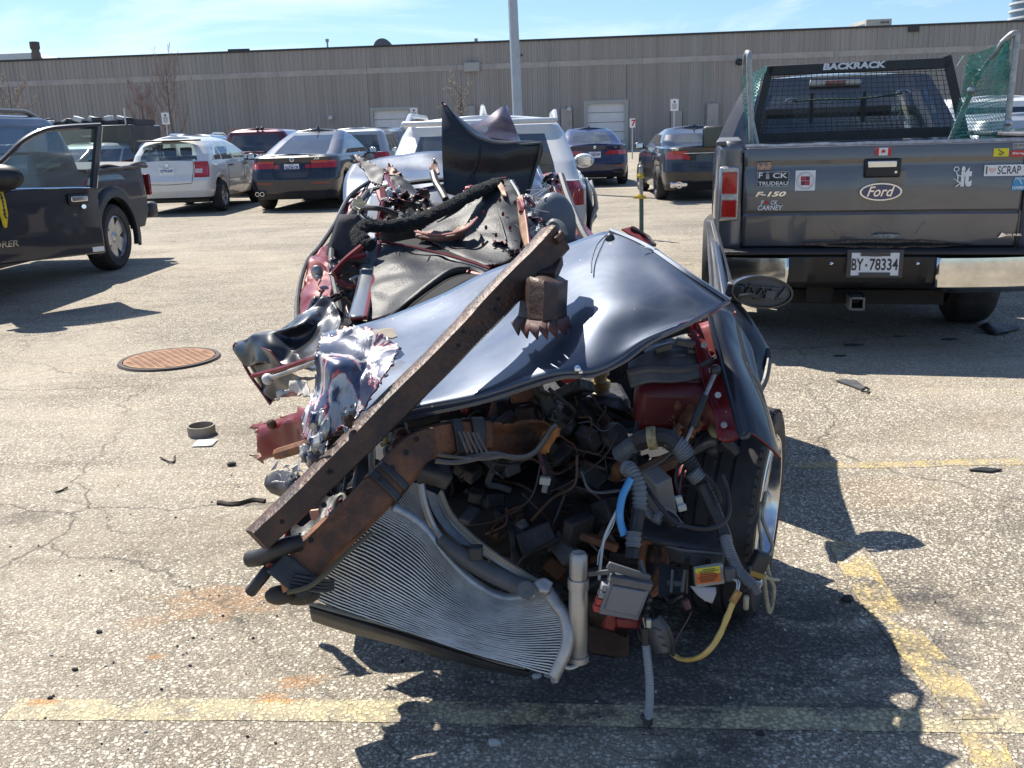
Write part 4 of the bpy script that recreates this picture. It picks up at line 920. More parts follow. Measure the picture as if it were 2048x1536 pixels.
# handle
p0, p1 = TP(1728, 317), TP(1799, 354); hc = (p0+p1)/2; hw_, hh_ = abs(p1.x-p0.x), abs(p1.z-p0.z)
hd = tb(MB().box((hc.x, -.024, hc.z), (hw_, .03, hh_)), 'tailgate_handle', BLK, bevel=.014)
tb(MB().box((hc.x-.005, -.042, hc.z+hh_*.20), (hw_*.78, .018, hh_*.34)), 'latch', CHROME, hd, bevel=.004)
tb(MB().rod((hc.x+hw_*.36, -.046, hc.z-hh_*.22), (hc.x+hw_*.36, -.035, hc.z-hh_*.22), .008, 12), 'lock', CHROME, hd)
# oval emblem
p0, p1 = TP(1719, 366), TP(1801, 400); oc = (p0+p1)/2; ow_, oh_ = abs(p1.x-p0.x)/2, abs(p1.z-p0.z)/2
def oval(k, y0, y1, n=40): return MB().prism([Vector((oc.x+ow_*k*math.cos(2*PI*i/n), y0, oc.z+(oh_-(1-k)*ow_*.8)*math.sin(2*PI*i/n))) for i in range(n)], (0, y1-y0, 0))
em = tb(oval(1, -.036, -.018), 'oval_emblem', CHROME, smooth=False); tb(oval(.92, -.040, -.034), 'blue_field', mat('emblem_blue', (.008, .025, .12), rough=.2, coat=1), em, smooth=False)
q = text_mb('Ford', oh_*1.15, bold=.012, width=ow_*1.30, shear=.35); tb(place_mb(q, (oc.x-ow_*.66, -.043, oc.z-oh_*.52)), 'lettering', CHROME, em, smooth=False)

# stickers -------------------------------------------------------------
WV = WHITE; BV = mat('black_vinyl', (.025, .03, .035), rough=.5); RV = mat('red_vinyl', (.55, .03, .03), rough=.5); YV = mat('yellow_vinyl', (.75, .65, .03), rough=.5); BLV = mat('blue_vinyl', (.05, .30, .55), rough=.5); PKV = mat('faded_pink_vinyl', (.75, .50, .46), rough=.6)
def surf_v(z):
    for (v0, z0_), (v1, z1_) in zip(prof, prof[1:]):
        if z1_ <= z <= z0_: return v0+(v1-v0)*(z0_-z)/max(1e-6, z0_-z1_)
    return -.02
def stick_box(px0, py0, px1, py1, m, name='sticker', lift=.004, parent=tg, th=.0012, label=None):
    a, c = TP(px0, py1), TP(px1, py0); z = (a.z+c.z)/2; v = -.0225-lift
    o = tb(MB().box(((a.x+c.x)/2, v, z), (abs(c.x-a.x), th, abs(c.z-a.z))), name, m, parent, smooth=False)
    if label: o['label'] = label
    return o, v, a, c
def stick_text(s, px0, py0, px1, py1, m, parent, v, bold=.02, shear=0):
    a, c = TP(px0, py1), TP(px1, py0); q = text_mb(s, abs(c.z-a.z), bold=bold, width=abs(c.x-a.x), shear=shear, depth=.001)
    return tb(place_mb(q, (a.x, v, a.z)), 'lettering', m, parent, smooth=False)
def disc(px, py, rpx, m, parent, v, name='print', ring=0, n=20, sq=1.0):
    a = TP(px, py); r = abs(TP(px+rpx, py).x-a.x); b = MB()
    if ring: b.lathe([(r, 0), (r, .001), (r*(1-ring), .001), (r*(1-ring), 0)], (a.x, v, a.z), (0, -1, 0), n)
    else: b.prism([Vector((a.x+r*math.cos(2*PI*i/n), v, a.z+r*sq*math.sin(2*PI*i/n))) for i in range(n)], (0, .001, 0))
    return tb(b, name, m, parent, smooth=False)
# hand sign sticker
o, v, a, c = stick_box(1512, 342, 1579, 374, BV, label='black sticker with white capital words at the left of the tailgate')
b = MB(); x0, x1, z0, z1 = a.x+.004, c.x-.004, a.z+.003, c.z-.003
for bx in (((x0+x1)/2, z1, x1-x0, .002), ((x0+x1)/2, z0, x1-x0, .002), (x0, (z0+z1)/2, .002, z1-z0), (x1, (z0+z1)/2, .002, z1-z0)): b.box((bx[0], v-.001, bx[1]), (bx[2], .001, bx[3]))
tb(b, 'border', WV, o, smooth=False)
stick_text('F', 1517, 345, 1525, 356, WV, o, v-.0015); stick_text('CK', 1545, 345, 1575, 356, WV, o, v-.0015); stick_text('TRUDEAU', 1516, 362, 1575, 371, WV, o, v-.0015)
b = MB(); h0 = TP(1535, 352)
b.box((h0.x, v-.0015, h0.z-.006), (.020, .001, .022)); b.box((h0.x, v-.0015, h0.z+.016), (.005, .001, .028))
for q in (-.008, .007): b.box((h0.x+q, v-.0015, h0.z+.008), (.005, .001, .012))
tb(b, 'hand_print', mat('grey_print', (.45, .45, .45)), o, smooth=False)
# photo sticker
o, v, a, c = stick_box(1514, 324, 1543, 340, mat('photo_print', (.10, .12, .16), rough=.5, col2=(.62, .35, .2), thr=(.4, .6), vscale=38, detail=2), label='tiny blurred picture sticker above the black one')
# square sticker with red check
o, v, a, c = stick_box(1589, 340, 1631, 381, WV, label='white square sticker with a red and dark checked centre')
disc(1610, 361, 18, mat('pale_print', (.45, .40, .42)), o, v-.001, ring=.06)
rs = MB(); ds = MB(); 
for i in range(2):
    for j in range(2):
        q = TP(1610-4.6+9.2*i, 361-4.6+9.2*j); (rs if (i+j) % 2 else ds).box((q.x, v-.0016, q.z), (.026, .001, .026))
tb(rs, 'print', mat('check_dark', (.15, .03, .05)), o, smooth=False); tb(ds, 'print', mat('check_red', (.45, .04, .07)), o, smooth=False)
b = MB()
for i in range(26):
    ang = 2*PI*i/26; q = TP(1610+14.6*math.cos(ang), 361+14.6*math.sin(ang)); b.box((q.x, v-.0016, q.z), (.003, .001, .007), Matrix.Rotation(-ang+PI/2, 3, 'Y') @ Matrix.Identity(3))
tb(b, 'print', mat('pale_print', (.45, .40, .42)), o, smooth=False)
# model badge and second words
q = TP(1510, 393); a_, c_ = TP(1510, 393), TP(1572, 382)
t_ = text_mb('F-150', abs(c_.z-a_.z), bold=.035, width=abs(c_.x-a_.x), shear=.3, depth=.006); tb(place_mb(t_, (a_.x, -.028, a_.z)), 'model_badge', CHROME, tg, smooth=False)
o = tb(MB(), 'x', WV, tg) if False else None
a_, c_ = TP(1521, 409), TP(1557, 400)
w1 = text_mb('F', abs(c_.z-a_.z), bold=.02, shear=.2, depth=.001); s1 = MB(); s1.add(place_mb(w1, (a_.x, -.0265, a_.z)).v, w1.f)
w2 = text_mb('CK', abs(c_.z-a_.z), bold=.02, shear=.2, depth=.001, width=.042); p_ = TP(1541, 409); s1.add(place_mb(w2, (p_.x, -.0265, a_.z)).v, w2.f)
p_ = TP(1515, 420); w3 = text_mb('CARNEY', .031, bold=.02, shear=.2, depth=.001, width=abs(TP(1565, 420).x-p_.x)); s1.add(place_mb(w3, (p_.x, -.0262, p_.z)).v, w3.f)
o = tb(s1, 'lettering', WV, tg, smooth=False); o['label'] = 'white slanted words with a red leaf below the model badge'
p_ = TP(1533, 405)
def leaf(c, r, v, m, parent):
    pts = []
    for k in range(22):
        ang = PI/2+2*PI*k/22; rr = r*(1.0 if k % 2 == 0 else .55) * (1.1 if k in (0,) else 1) * (.45 if 9 <= k <= 13 and k != 11 else 1)
        pts.append(Vector((c.x+rr*math.cos(ang), v, c.z+rr*math.sin(ang))))
    b = MB(); b.add([Vector((c.x, v, c.z))]+pts, [(0, 1+i, 1+(i+1) % 22) for i in range(22)]); return tb(b, 'leaf_print', m, parent, smooth=False)
leaf(p_, .016, -.0265, RV, tg)
# flag
o, v, a, c = stick_box(1749, 295, 1782, 311, WV, label='small red and white maple leaf flag sticker above the handle')
for x0, x1 in ((1749, 1757), (1774, 1782)): stick_box(x0, 295, x1, 311, RV, 'flag_band', .0055, o)
leaf(TP(1765.5, 303), .017, v-.0012, RV, o)
# white decal: stick figure and word
s2 = MB(); 
def pst(pts, w_):
    P = [TP(*p) for p in pts]
    for p0, p1 in zip(P, P[1:]): s2.bar((p0.x, -.0268, p0.z), (p1.x, -.0268, p1.z), .002, w_) if False else s2.tube([Vector((p0.x, -.0265, p0.z)), Vector((p1.x, -.0265, p1.z))], w_/2, 6)
pst([(1911, 345), (1914, 352), (1912, 362)], .009); pst([(1914, 350), (1921, 352), (1925, 349)], .007); pst([(1912, 361), (1919, 366), (1909, 373)], .009); pst([(1912, 361), (1905, 357)], .005)
cc = TP(1911, 338); s2.lathe([(.016, 0), (.016, .002), (.011, .002), (.011, 0)], (cc.x, -.0255, cc.z), (0, -1, 0), 16)
q = TP(1918, 373); w4 = text_mb('it', abs(TP(1918, 332).z-q.z), bold=.05, width=abs(TP(1940, 373).x-q.x), depth=.001); s2.add(place_mb(w4, (q.x, -.0265, q.z)).v, w4.f)
o = tb(s2, 'sticker', WV, tg, smooth=False); o['label'] = 'white cut out stick figure and word decal'
# right hand group
o, v, a, c = stick_box(1984, 296, 2016, 313, YV, label='small yellow sticker with a black line drawing'); stick_text('NO', 1995, 305, 2004, 311, BV, o, v-.001)
aa, bb_ = TP(1994, 299), TP(2006, 306); tb(MB().tube([Vector((aa.x, v-.001, aa.z)), Vector((bb_.x, v-.001, bb_.z))], .0025, 6), 'print', BV, o)
o, v, a, c = stick_box(2018, 300, 2062, 313, RV, label='red rounded sticker with white script'); stick_text('Strapd', 2021, 303, 2060, 310, WV, o, v-.001, shear=.2)
o, v, a, c = stick_box(2023, 285, 2062, 297, mat('silver_vinyl', (.35, .34, .33), rough=.4), label='grey sticker with small dark letters'); stick_text('FOLI', 2036, 288, 2056, 293, BV, o, v-.001); disc(2029, 291, 3.6, BV, o, v-.001, ring=.3)
o, v, a, c = stick_box(1965, 328, 2062, 352, WV, label='long white sticker with a faded heart and the word scrap'); stick_text('I', 1969, 332, 1973, 348, BV, o, v-.001); stick_text('SCRAP', 1992, 331, 2040, 348, BV, o, v-.001, bold=.01)
hp = TP(1982, 340); hb = MB(); pts = []
for k in range(28):
    a_ = 2*PI*k/28; x = 16*math.sin(a_)**3; y = 13*math.cos(a_)-5*math.cos(2*a_)-2*math.cos(3*a_)-math.cos(4*a_); pts.append(Vector((hp.x+x*.0013, v-.0012, hp.z+y*.0013)))
hb.prism(pts, (0, .001, 0)); tb(hb, 'heart_print', PKV, o, smooth=False)
o, v, a, c = stick_box(2020, 369, 2062, 380, BLV, label='blue and white badge shaped sticker at the right edge'); stick_text('HAMMER', 2022, 371, 2058, 378, WV, o, v-.001); disc(2036, 363, 13, BLV, o, v+.0005, sq=.85)
stick_text('PAYS', 2028, 354, 2046, 359, WV, o, v-.0012); aa, bb_ = TP(2036, 358), TP(2041, 368); tb(MB().tube([Vector((aa.x, v-.001, aa.z)), Vector((bb_.x, v-.001, bb_.z))], .003, 6), 'print', WV, o)
# small engine badge
a_ = TP(1994, 475); tb(place_mb(text_mb('FLEX FUEL', .013, bold=.03, width=.1, depth=.004), (a_.x+.03, -.02, a_.z+.012)), 'engine_badge', CHROME, tg, smooth=False); tb(MB().prism([Vector((a_.x, -.02, a_.z)), Vector((a_.x+.045, -.02, a_.z+.012)), Vector((a_.x+.02, -.02, a_.z+.034))], (0, .004, 0)), 'engine_badge', CHROME, tg, smooth=False)
# dents: crease scratches
for pts in (([1709, 341], [1716, 356], [1714, 380]), ([1745, 440], [1768, 466]), ([1652, 447], [1675, 472]), ([1850, 442], [1832, 468])):
    P = [TP(*p) for p in pts]; tb(MB().tube(curve([Vector((p.x, -.0215 if pts[0][1] < 400 else -.014, p.z)) for p in P], 8), .0022, 5), 'scratch', mat('bare_metal', (.35, .35, .36), rough=.4, metal=.8), tg)

# cab -------------------------------------------------------------------
VC = 1.88
cabz1 = TP(1717, 150, VC).z; z_belt = TP(1717, 300, VC).z
cabL, cabR = TP(1500, 290, VC).x, TP(1925, 290, VC).x; cm = 0.0
rows = []
for f in [i/8 for i in range(9)]:
    z = .75+(cabz1-.75)*f; hw_ = .97 - (.25*max(0, (z-1.25)/(cabz1-1.25))**1.4 if z > 1.25 else 0); rows.append([hw_, z])
GB = rows
b = MB(); wn = MB(); rg = []
for hw_, z in rows:
    v = VC + .22*max(0, (z-1.2)/(cabz1-1.2)); r = []
    for i in range(25): u = -1+2*i/24; r.append(Vector((hw_*(u if abs(u) < .85 else math.copysign(.85+(abs(u)-.85), u)), v+.06*abs(u)**6, z)))
    rg.append(r)
wz0, wz1 = 1.18, cabz1-.12
# back panel with a window hole
zlist = sorted(set([.75, 1.0, wz0, 1.3, 1.45, 1.6, wz1, cabz1-.05, cabz1])); ulist = [-1, -.96, -.88, -.84]+[-.8+.16*i for i in range(11)]+[.84, .88, .96, 1]
def cb(u, z):
    hw_ = .97-.27*max(0, (z-1.2)/(cabz1-1.2))**1.3; v = VC+.24*max(0, (z-1.15)/(cabz1-1.15)); return Vector((hw_*u, v+.10*max(0, abs(u)-.8)*3*abs(u), z))
for i in range(len(ulist)-1):
    for j in range(len(zlist)-1):
        um, zm = (ulist[i]+ulist[i+1])/2, (zlist[j]+zlist[j+1])/2; q = [cb(ulist[i], zlist[j]), cb(ulist[i+1], zlist[j]), cb(ulist[i+1], zlist[j+1]), cb(ulist[i], zlist[j+1])]
        (wn if abs(um) < .88 and wz0 < zm < wz1 else b).add(q, [(0, 1, 2, 3)])
for s in (-1, 1):
    zs_ = zlist; rr_ = [[cb(s, z)+Vector((0, y*(1 if z < 1.2 else .93), 0)) for y in (0, .15, 1.1, 2.2)] for z in zs_]
    for j in range(len(zs_)-1):
        for k in range(3):
            q = [rr_[j][k], rr_[j][k+1], rr_[j+1][k+1], rr_[j+1][k]]
            (wn if (k >= 1 and wz0 < (zs_[j]+zs_[j+1])/2 < wz1) else b).add(q if s > 0 else q[::-1], [(0, 1, 2, 3)])
roof = []
for y in (0, .1, .5, 1.2, 1.6): roof.append([cb(u, cabz1)+Vector((0, y, .045*(1-u*u)*(0.3+min(1, y*3)))) for u in ulist])
b.grid(roof); f0 = [cb(u, 1.2)+Vector((0, 2.3, 0)) for u in ulist]; wn.grid([f0, roof[-1]]); b.grid([[cb(u, .75)+Vector((0, 2.2, 0)) for u in ulist], f0]); 
cab = tb(b, 'cab', GREY, weld=True); tb(wn, 'cab_window', GLM, cab, weld=True)
tb(MB().box((0, 5.2-.9, 1.0), (1.9, 1.3, .36)).box((0, 3.2, .70), (1.94, 2.6, .5)), 'front_body', GREY, bevel=.05)
for s in (-1, 1): wheel(tk, (s*.83, 4.75, .385), .385, .275, s, 6)
sb = MB()
for u in (-.42, .42): sb.box((u, 3.0, 1.12), (.5, .16, .62)).box((u, 2.98, 1.52), (.28, .1, .2))
sb.box((0, 2.25, 1.05), (1.3, .16, .45)).box((-.35, 2.25, 1.34), (.26, .1, .16)).box((.35, 2.25, 1.34), (.26, .1, .16)); tb(sb, 'seats', SEATG, cab, bevel=.05)
b = MB(); p = cb(0, cabz1-.045); b.box((p.x-.02, p.y-.02, p.z+.0), (.40, .05, .055)); hl = tb(b, 'high_brake_lamp', mat('lamp_bezel', (.45, .45, .45)), bevel=.012)
tb(MB().box((p.x-.02, p.y-.048, p.z), (.16, .01, .036)), 'lens', REDD, hl, bevel=.004)
# steering-wheel-sized round thing behind glass and sliding window frame
for u in (-.2, .2): tb(MB().box((u, cb(0, 1.4).y+.02, (wz0+wz1)/2), (.025, .02, wz1-wz0)), 'window_bar', BLK, cab, smooth=False)
# headache rack
RV_ = 1.66; RB = mat('rack_black', (.018, .019, .022), rough=.45, var=.3, vscale=15)
TPr = lambda x, y: TP(x, y, RV_)
rk = tb(MB().bar(TPr(1536, 142), TPr(1902, 126), .05, .075), 'headache_rack', RB, bevel=.006)
for q0, q1 in (((1540, 134), (1503, 292)), ((1893, 112), (1934, 292))): tb(MB().bar(TPr(*q0), TPr(*q1), .05, .058), 'rack_post', RB, rk, smooth=False)
tb(MB().bar(TPr(1512, 277), TPr(1926, 262), .04, .075), 'rack_rail', RB, rk, smooth=False)
b = MB()
for i in range(34):
    f = (i+.5)/34; b.rod(TPr(1533+(1897-1533)*f, 140-12*f), TPr(1511+(1922-1511)*f, 275-12*f), .0028, 4)
for j in range(13):
    f = (j+.5)/13; b.rod(TPr(1536-26*f, 150+122*f), TPr(1898+27*f, 136+124*f), .0028, 4)
tb(b, 'wire_mesh', RB, rk, smooth=False)
q = text_mb('BACKRACK', .05, bold=.05, width=abs(TPr(1770, 134).x-TPr(1645, 139).x), depth=.001, shear=.1); o_ = TPr(1645, 141)
tb(place_mb(q, (o_.x, RV_-.028, o_.z)), 'lettering', WHITE, rk, smooth=False)
# elastic cord hooked across the rack mesh
P = [TP(x, y, RV_-.04) for x, y in ((1585, 203), (1640, 199), (1720, 197), (1790, 189), (1804, 186))]
cdn = tb(MB().tube(curve(P, 24), .008, 6), 'elastic_cord', mat('green_cord', (.03, .06, .05), rough=.8, var=.5, vscale=60))
b = MB()
for x, y, s in ((1583, 203, -1), (1806, 186, 1)):
    c_ = TP(x, y, RV_-.04); b.tube([c_+Vector((s*.05*math.cos(a), 0, .022*math.sin(a))) for a in [i*PI*1.3/8 for i in range(9)]], .004, 5)
tb(b, 'cord_hook', CHROME, cdn)
# mirror of the left door, reaching out beyond the bed
mc = TP(1433, 274, 2.35); b = MB().box(mc, (.24, .10, .19)); mr_ = tb(b, 'door_mirror', BLK, bevel=.03); tb(MB().box(mc+Vector((0, -.052, .0)), (.205, .006, .155)), 'mirror_glass', mat('dark_mirror', (.03, .05, .05), rough=.1, coat=1), mr_, bevel=.015)
tb(MB().bar(mc+Vector((.1, 0, -.03)), Vector((-.9, 2.5, mc.z-.1)), .05, .06), 'mirror_arm', BLK, mr_)
wc = TP(1473, 246, 2.3); tb(MB().ball(wc, .105, 14, 10, (.62, .7, 1.15)), 'white_housing', mat('white_shell', (.7, .7, .69), rough=.4), bevel=0)

# chain-link gate panels standing in the bed ------------------------------
NET = mat('green_wire', (.08, .33, .25), rough=.35, coat=.4, var=.4, vscale=40); TUBE = mat('galvanised_tube', (.36, .37, .36), rough=.45, metal=.55, var=.25, vscale=18)
def netpanel(corners, nu, nv, seed, sag=.05, skip=None, wire=.0030):
    """diamond mesh on a warped patch between four local corners (bl, br, tr, tl)"""
    bl, br, tr, tl = corners; rnd = random.Random(seed); b = MB()
    def S(u, v):
        p = bl*(1-u)*(1-v)+br*u*(1-v)+tr*u*v+tl*(1-u)*v
        q = mnoise.noise_vector(p*5+Vector((seed, 0, 0)))*sag*math.sin(PI*min(1, max(0, v))*.9+.1)
        return p+q
    for fam in (1, -1):
        for k in range(-nv, nu+1):
            pts = []
            for i in range(2*nv+1):
                v = i/(2*nv); u = (k + (i/2)*1.0)/nu if fam > 0 else (k + nv - (i/2))/nu
                u += (.25/nu)*(1 if i % 2 else -1)*fam
                if -.01 <= u <= 1.01 and not (skip and skip(u, v)): pts.append(S(min(1, max(0, u)), v))
                else:
                    if len(pts) > 1: b.tube(pts, wire, 3, caps=False)
                    pts = []
            if len(pts) > 1: b.tube(pts, wire, 3, caps=False)
    return b
gp = thing('mesh_gate', 'tube frame with torn green mesh standing at the right of the pickup bed', 'gate', TC, YAW, 'mesh gates in the pickup bed')
V1 = .75
post = [TP(2011, 285, V1), TP(2021, 190, V1), TP(2031, 100, V1), TP(2034, 76, V1), TP(2031, 67, V1), TP(2022, 70, V1), TP(2004, 86, V1+.03), TP(1958, 150, V1+.13), TP(1922, 230, V1+.3), TP(1893, 300, V1+.4)]
tb(MB().tube(curve(post[:7], 40), .021, 10), 'frame', TUBE, gp); tb(MB().tube([post[6], post[7]], .017, 10).tube([post[7], post[8], post[9]], .020, 10), 'brace', TUBE, gp)
tb(MB().ball(TP(1943, 180, V1+.15), .03, 8, 6).rod(TP(1935, 180, V1+.15), TP(1955, 182, V1+.15), .01), 'clamp', GALV, gp); tb(MB().ball(TP(2017, 245, V1-.01), .028, 8, 6), 'clamp', GALV, gp)
net = netpanel((TP(1898, 288, V1+.3), TP(2014, 280, V1+.0), TP(2026, 78, V1+.0), TP(1938, 112, V1+.1)), 18, 26, 3, .05, lambda u, v: (u < .28-.5*v and .25 < v < .55) and False)
tb(net, 'mesh', NET, gp, smooth=False)
net = netpanel((TP(1980, 160, V1+.04), TP(2018, 160, V1), TP(2016, 80, V1), TP(2008, 82, V1)), 6, 10, 9, .03); tb(net, 'mesh', NET, gp, smooth=False)
b = MB(); rnd = random.Random(5)
for i in range(26):
    p = TP(1946+rnd.uniform(-6, 16), 118+rnd.uniform(-8, 40), V1+.1); b.tube([p, p+Vector((rnd.uniform(-.06, .02), rnd.uniform(-.03, .03), rnd.uniform(-.03, .05))), p+Vector((rnd.uniform(-.10, .04), rnd.uniform(-.03, .03), rnd.uniform(-.05, .06)))], .0022, 3)
tb(b, 'loose_wire', NET, gp, smooth=False)
gp = thing('mesh_gate', 'narrow bent tube frame with green mesh at the left corner of the pickup bed', 'gate', TC, YAW, 'mesh gates in the pickup bed')
V2 = .35
tb(MB().tube(curve([TP(1504, 292, V2), TP(1502, 220, V2), TP(1499, 150, V2), TP(1498, 112, V2), TP(1494, 107, V2+.05), TP(1491, 125, V2+.12), TP(1490, 150, V2+.2)], 36), .020, 10), 'frame', TUBE, gp)
tb(MB().tube([TP(1500, 225, V2), TP(1514, 292, V2)], .017, 8), 'brace', TUBE, gp)
tb(netpanel((TP(1492, 275, V2+.1), TP(1506, 290, V2+.1), TP(1506, 140, V2+.1), TP(1482, 150, V2+.1)), 4, 18, 4, .04), 'mesh', NET, gp, smooth=False)
tb(netpanel((TP(1504, 225, V2+.3), TP(1520, 170, V2+.5), TP(1536, 130, V2+.6), TP(1504, 145, V2+.3)), 5, 9, 6, .04), 'mesh', NET, gp, smooth=False)

# ================================================================== dark pickup with its door open (left edge)
EB = paint('black_blue_paint', (.003, .007, .020), metal=.1, rough=.4, dust=.02); CLAD = mat('grey_cladding', (.035, .040, .050), rough=.55, var=.25, vscale=5)
ex = thing('pickup_truck', 'dark crew cab pickup at the left edge with its driver door open', 'pickup truck', (-5.42, 12.3, 0), PI-R(3))
tub = Shell([(.42, .08, 5.0, .88, .18, .4, .03), (.60, .0, 5.15, .905, .16, .4, .03), (.80, .02, 5.2, .91, .14, .4, .03), (1.0, .05, 5.15, .905, .13, .4, .03), (1.14, .08, 5.0, .885, .12, .4, .03)], arches=(1.15, 4.35), ar=.47, az=.36, zt=1.05, taper=(.01, .04))
tub.build([('clad', .3, .51, .42, .78, (-1,)), ('clad', 0, .3, .42, .66)], dict(body=EB, clad=CLAD), dict(body='body', clad='cladding'), ex, crown=.01)
# flare around the rear wheel
b = MB(); rows = []
for k in range(25):
    a = -.25+(PI+.5)*k/24; c_, s_ = math.cos(a), math.sin(a); rows.append([Vector((-.90, 1.15+.47*c_, .36+.47*s_)), Vector((-.955, 1.15+.48*c_, .36+.48*s_)), Vector((-.95, 1.15+.56*c_, .36+.55*s_)), Vector((-.90, 1.15+.60*c_, .36+.60*s_))])
b.grid(rows); b.build('wheel_flare', CLAD, ex, world=False, solid=.01)
MB().box((0, -.06, .60), (1.80, .22, .2)).build('bumper', CLAD, ex, world=False, bevel=.05)
MB().box((-.86, .03, .92), (.10, .05, .26)).build('tail_lamp', REDD, ex, world=False, bevel=.01)
gh = Shell([(1.12, 1.62, 4.15, .87, .10, .25, .02), (1.35, 1.68, 3.8, .84, .10, .22, .02), (1.62, 1.76, 3.4, .76, .10, .22, .02), (1.70, 1.85, 3.2, .70, .10, .2, .02), (1.73, 1.95, 3.1, .62, .1, .2, .02)], taper=(.01, .02))
gh.build([('glass', 0, .17, 1.2, 1.6), ('glass', .34, .50, 1.17, 1.6), ('glass', .54, .76, 1.17, 1.6), ('glass', .82, 1, 1.17, 1.62)], dict(body=EB, glass=GLM), dict(body='roof', glass='window'), ex, crown=.03)
for s in (1, -1):
    P = [Vector((s*.60, y, 1.72+.06*min(1, min(y-1.95, 3.15-y)*5))) for y in [1.95+i*1.2/14 for i in range(15)]]; MB().tube(P, .024, 6).build('roof_rail', mat('rail_grey', (.12, .13, .14), rough=.4), ex, world=False)
for y in (1.15, 4.35):
    for s in (1, -1): wheel(ex, (s*.80, y, .38), .38, .27, s, 5, RIM, sw=.075)
floorbox(ex, .7, .4, 4.8, .3, .6); seats(ex, (2.5, 3.5), .8, 1.12, SEATG)
b = MB()
rows = [[Vector((u, y, 1.17+.02*math.sin(y*7)+.025*(1-u*u))) for u in (-.9, -.87, -.5, 0, .5, .87, .9)] for y in [.05+i*1.6/16 for i in range(17)]]; b.grid(rows); b.build('bed_cover', mat('soft_vinyl', (.045, .045, .05), rough=.6, bump=.2, bscale=30), ex, world=False, solid=.02)
MB().tube([Vector((-.9, .06+i*.2, 1.145+.01*(i % 2))) for i in range(9)], .022, 6).build('bed_cover', mat('soft_vinyl', (.045, .045, .05)), ex, world=False)
p = Vector((-.912, 1.62, .97)); b = MB(); b.prism([p+Vector((0, .10*math.cos(a)*(1 if math.sin(a) < 0 else .8), .085*math.sin(a)*(1.25 if math.cos(a) > 0 else .9))) for a in [2*PI*i/20 for i in range(20)]], (-.012, 0, 0)); b.build('fuel_flap', mat('primer_white', (.55, .56, .57), rough=.5), ex, world=False, smooth=False)
# open door, hinged at its front edge
HA = Vector((-4.46, 8.2, 0)); HE = Vector((-3.75, 9.02, 0)); HD = (HE-HA).normalized(); HN = Vector((HD.y, -HD.x, 0))
def DP(px, py, off=0.0):
    d = ray(px, py); o = Vector((0, 0, CAM_H)); t = (HA+HN*off-o).dot(HN)/d.dot(HN); return o+d*t
def DQ(s, z, off=0.0): return HA+HD*s+HN*off+Vector((0, 0, z))
ls = (DP(198, 400)-HA).dot(HD); zlo = DP(198, 507).z; zbelt = DP(100, 376).z; ztop = DP(200, 250).z
def dloc(b):
    """world points -> the turned pickup's own space"""
    inv = (Matrix.Translation(ex.location) @ Matrix.Rotation(ex.rotation_euler.z, 4, 'Z')).inverted(); b.v = [inv @ p for p in b.v]; return b
def dbuild(b, name, m, parent, **k): return dloc(b).build(name, m, parent, world=False, **k)
dr = dbuild(MB().prism([DQ(0, zlo), DQ(ls, zlo), DQ(ls, zbelt), DQ(0, zbelt)], HN*-.07), 'door', EB, ex, bevel=.015)
lab(dr, 'open driver door with raised window and frame')
fr = [(-60, 376), (-30, 350), (8, 318), (45, 283), (85, 262), (130, 255), (201, 251)]
P = [DP(x, y) for x, y in fr]
b = MB(); b.tube(curve(P, 30), .030, 6, flat=.8); b.tube([DP(198, 252), DP(187, 376)], .038, 6, flat=.8); dbuild(b, 'window_frame', EB, dr)
gpts = [DP(x, y, -.03) for x, y in [(-60, 376), (-30, 350), (8, 318), (45, 283), (85, 264), (130, 258), (194, 254), (185, 376)]]
b = MB(); b.add(gpts, [tuple(range(len(gpts)))]); dbuild(b, 'window', glassmat('door_glass', (.55, .66, .68), .06, dirt=.09), dr, smooth=False)
dbuild(MB().rod(DP(-60, 379, .01), DP(180, 375, .01), .007, 6), 'belt_strip', CHROME, dr)
c_ = (DP(141, 391, .02)+DP(172, 404, .02))/2; rot = Matrix((HD, HN, Vector((0, 0, 1)))).transposed()
hd = dbuild(MB().box(c_, (.19, .03, .10), rot), 'door_handle', BLK, dr, bevel=.02); dbuild(MB().box(c_+HN*.02, (.155, .02, .05), rot), 'chrome_pull', CHROME, hd, bevel=.008)
dbuild(MB().rod(DP(168, 413, .03), DP(168, 413, -.01), .02, 14), 'lock', CHROME, dr)
mcx = DP(-2, 356, .16); dbuild(MB().ball(mcx, .17, 14, 10, (1.25, .7, .68)), 'mirror', BLK, dr)
q = text_mb('EXPLORER', .055, bold=.02, width=.40, shear=.15, depth=.003); o_ = DP(38, 492, .006)-HD*.40
dbuild(place_mb(q, o_, HD), 'lettering', CHROME, dr, smooth=False)
b = MB(); b.box((DP(190, 494, .004)+DP(204, 502, .004))/2, (.11, .003, .045), rot); dbuild(b, 'sticker', WHITE, dr, smooth=False)
YT = mat('yellow_tape', (.70, .52, .02), rough=.5, var=.1)
rows = [[DP(-6, 378, .05), DP(4, 378, .05)], [DP(-4, 405, .06), DP(11, 402, .05)], [DP(0, 430, .05), DP(16, 428, .05)], [DP(5, 448, .05), DP(15, 446, .04)], [DP(9, 456, .05), DP(14, 455, .05)]]
yt = dbuild(MB().grid(rows), 'yellow_tag', YT, dr, solid=.004); 
b = MB()
for k in range(6): b.box(DP(3+k*1.5, 392+k*8, .056), (.05, .002, .012), rot @ Matrix.Rotation(R(70), 3, 'Y'))
dbuild(b, 'printing', BV, yt, smooth=False)
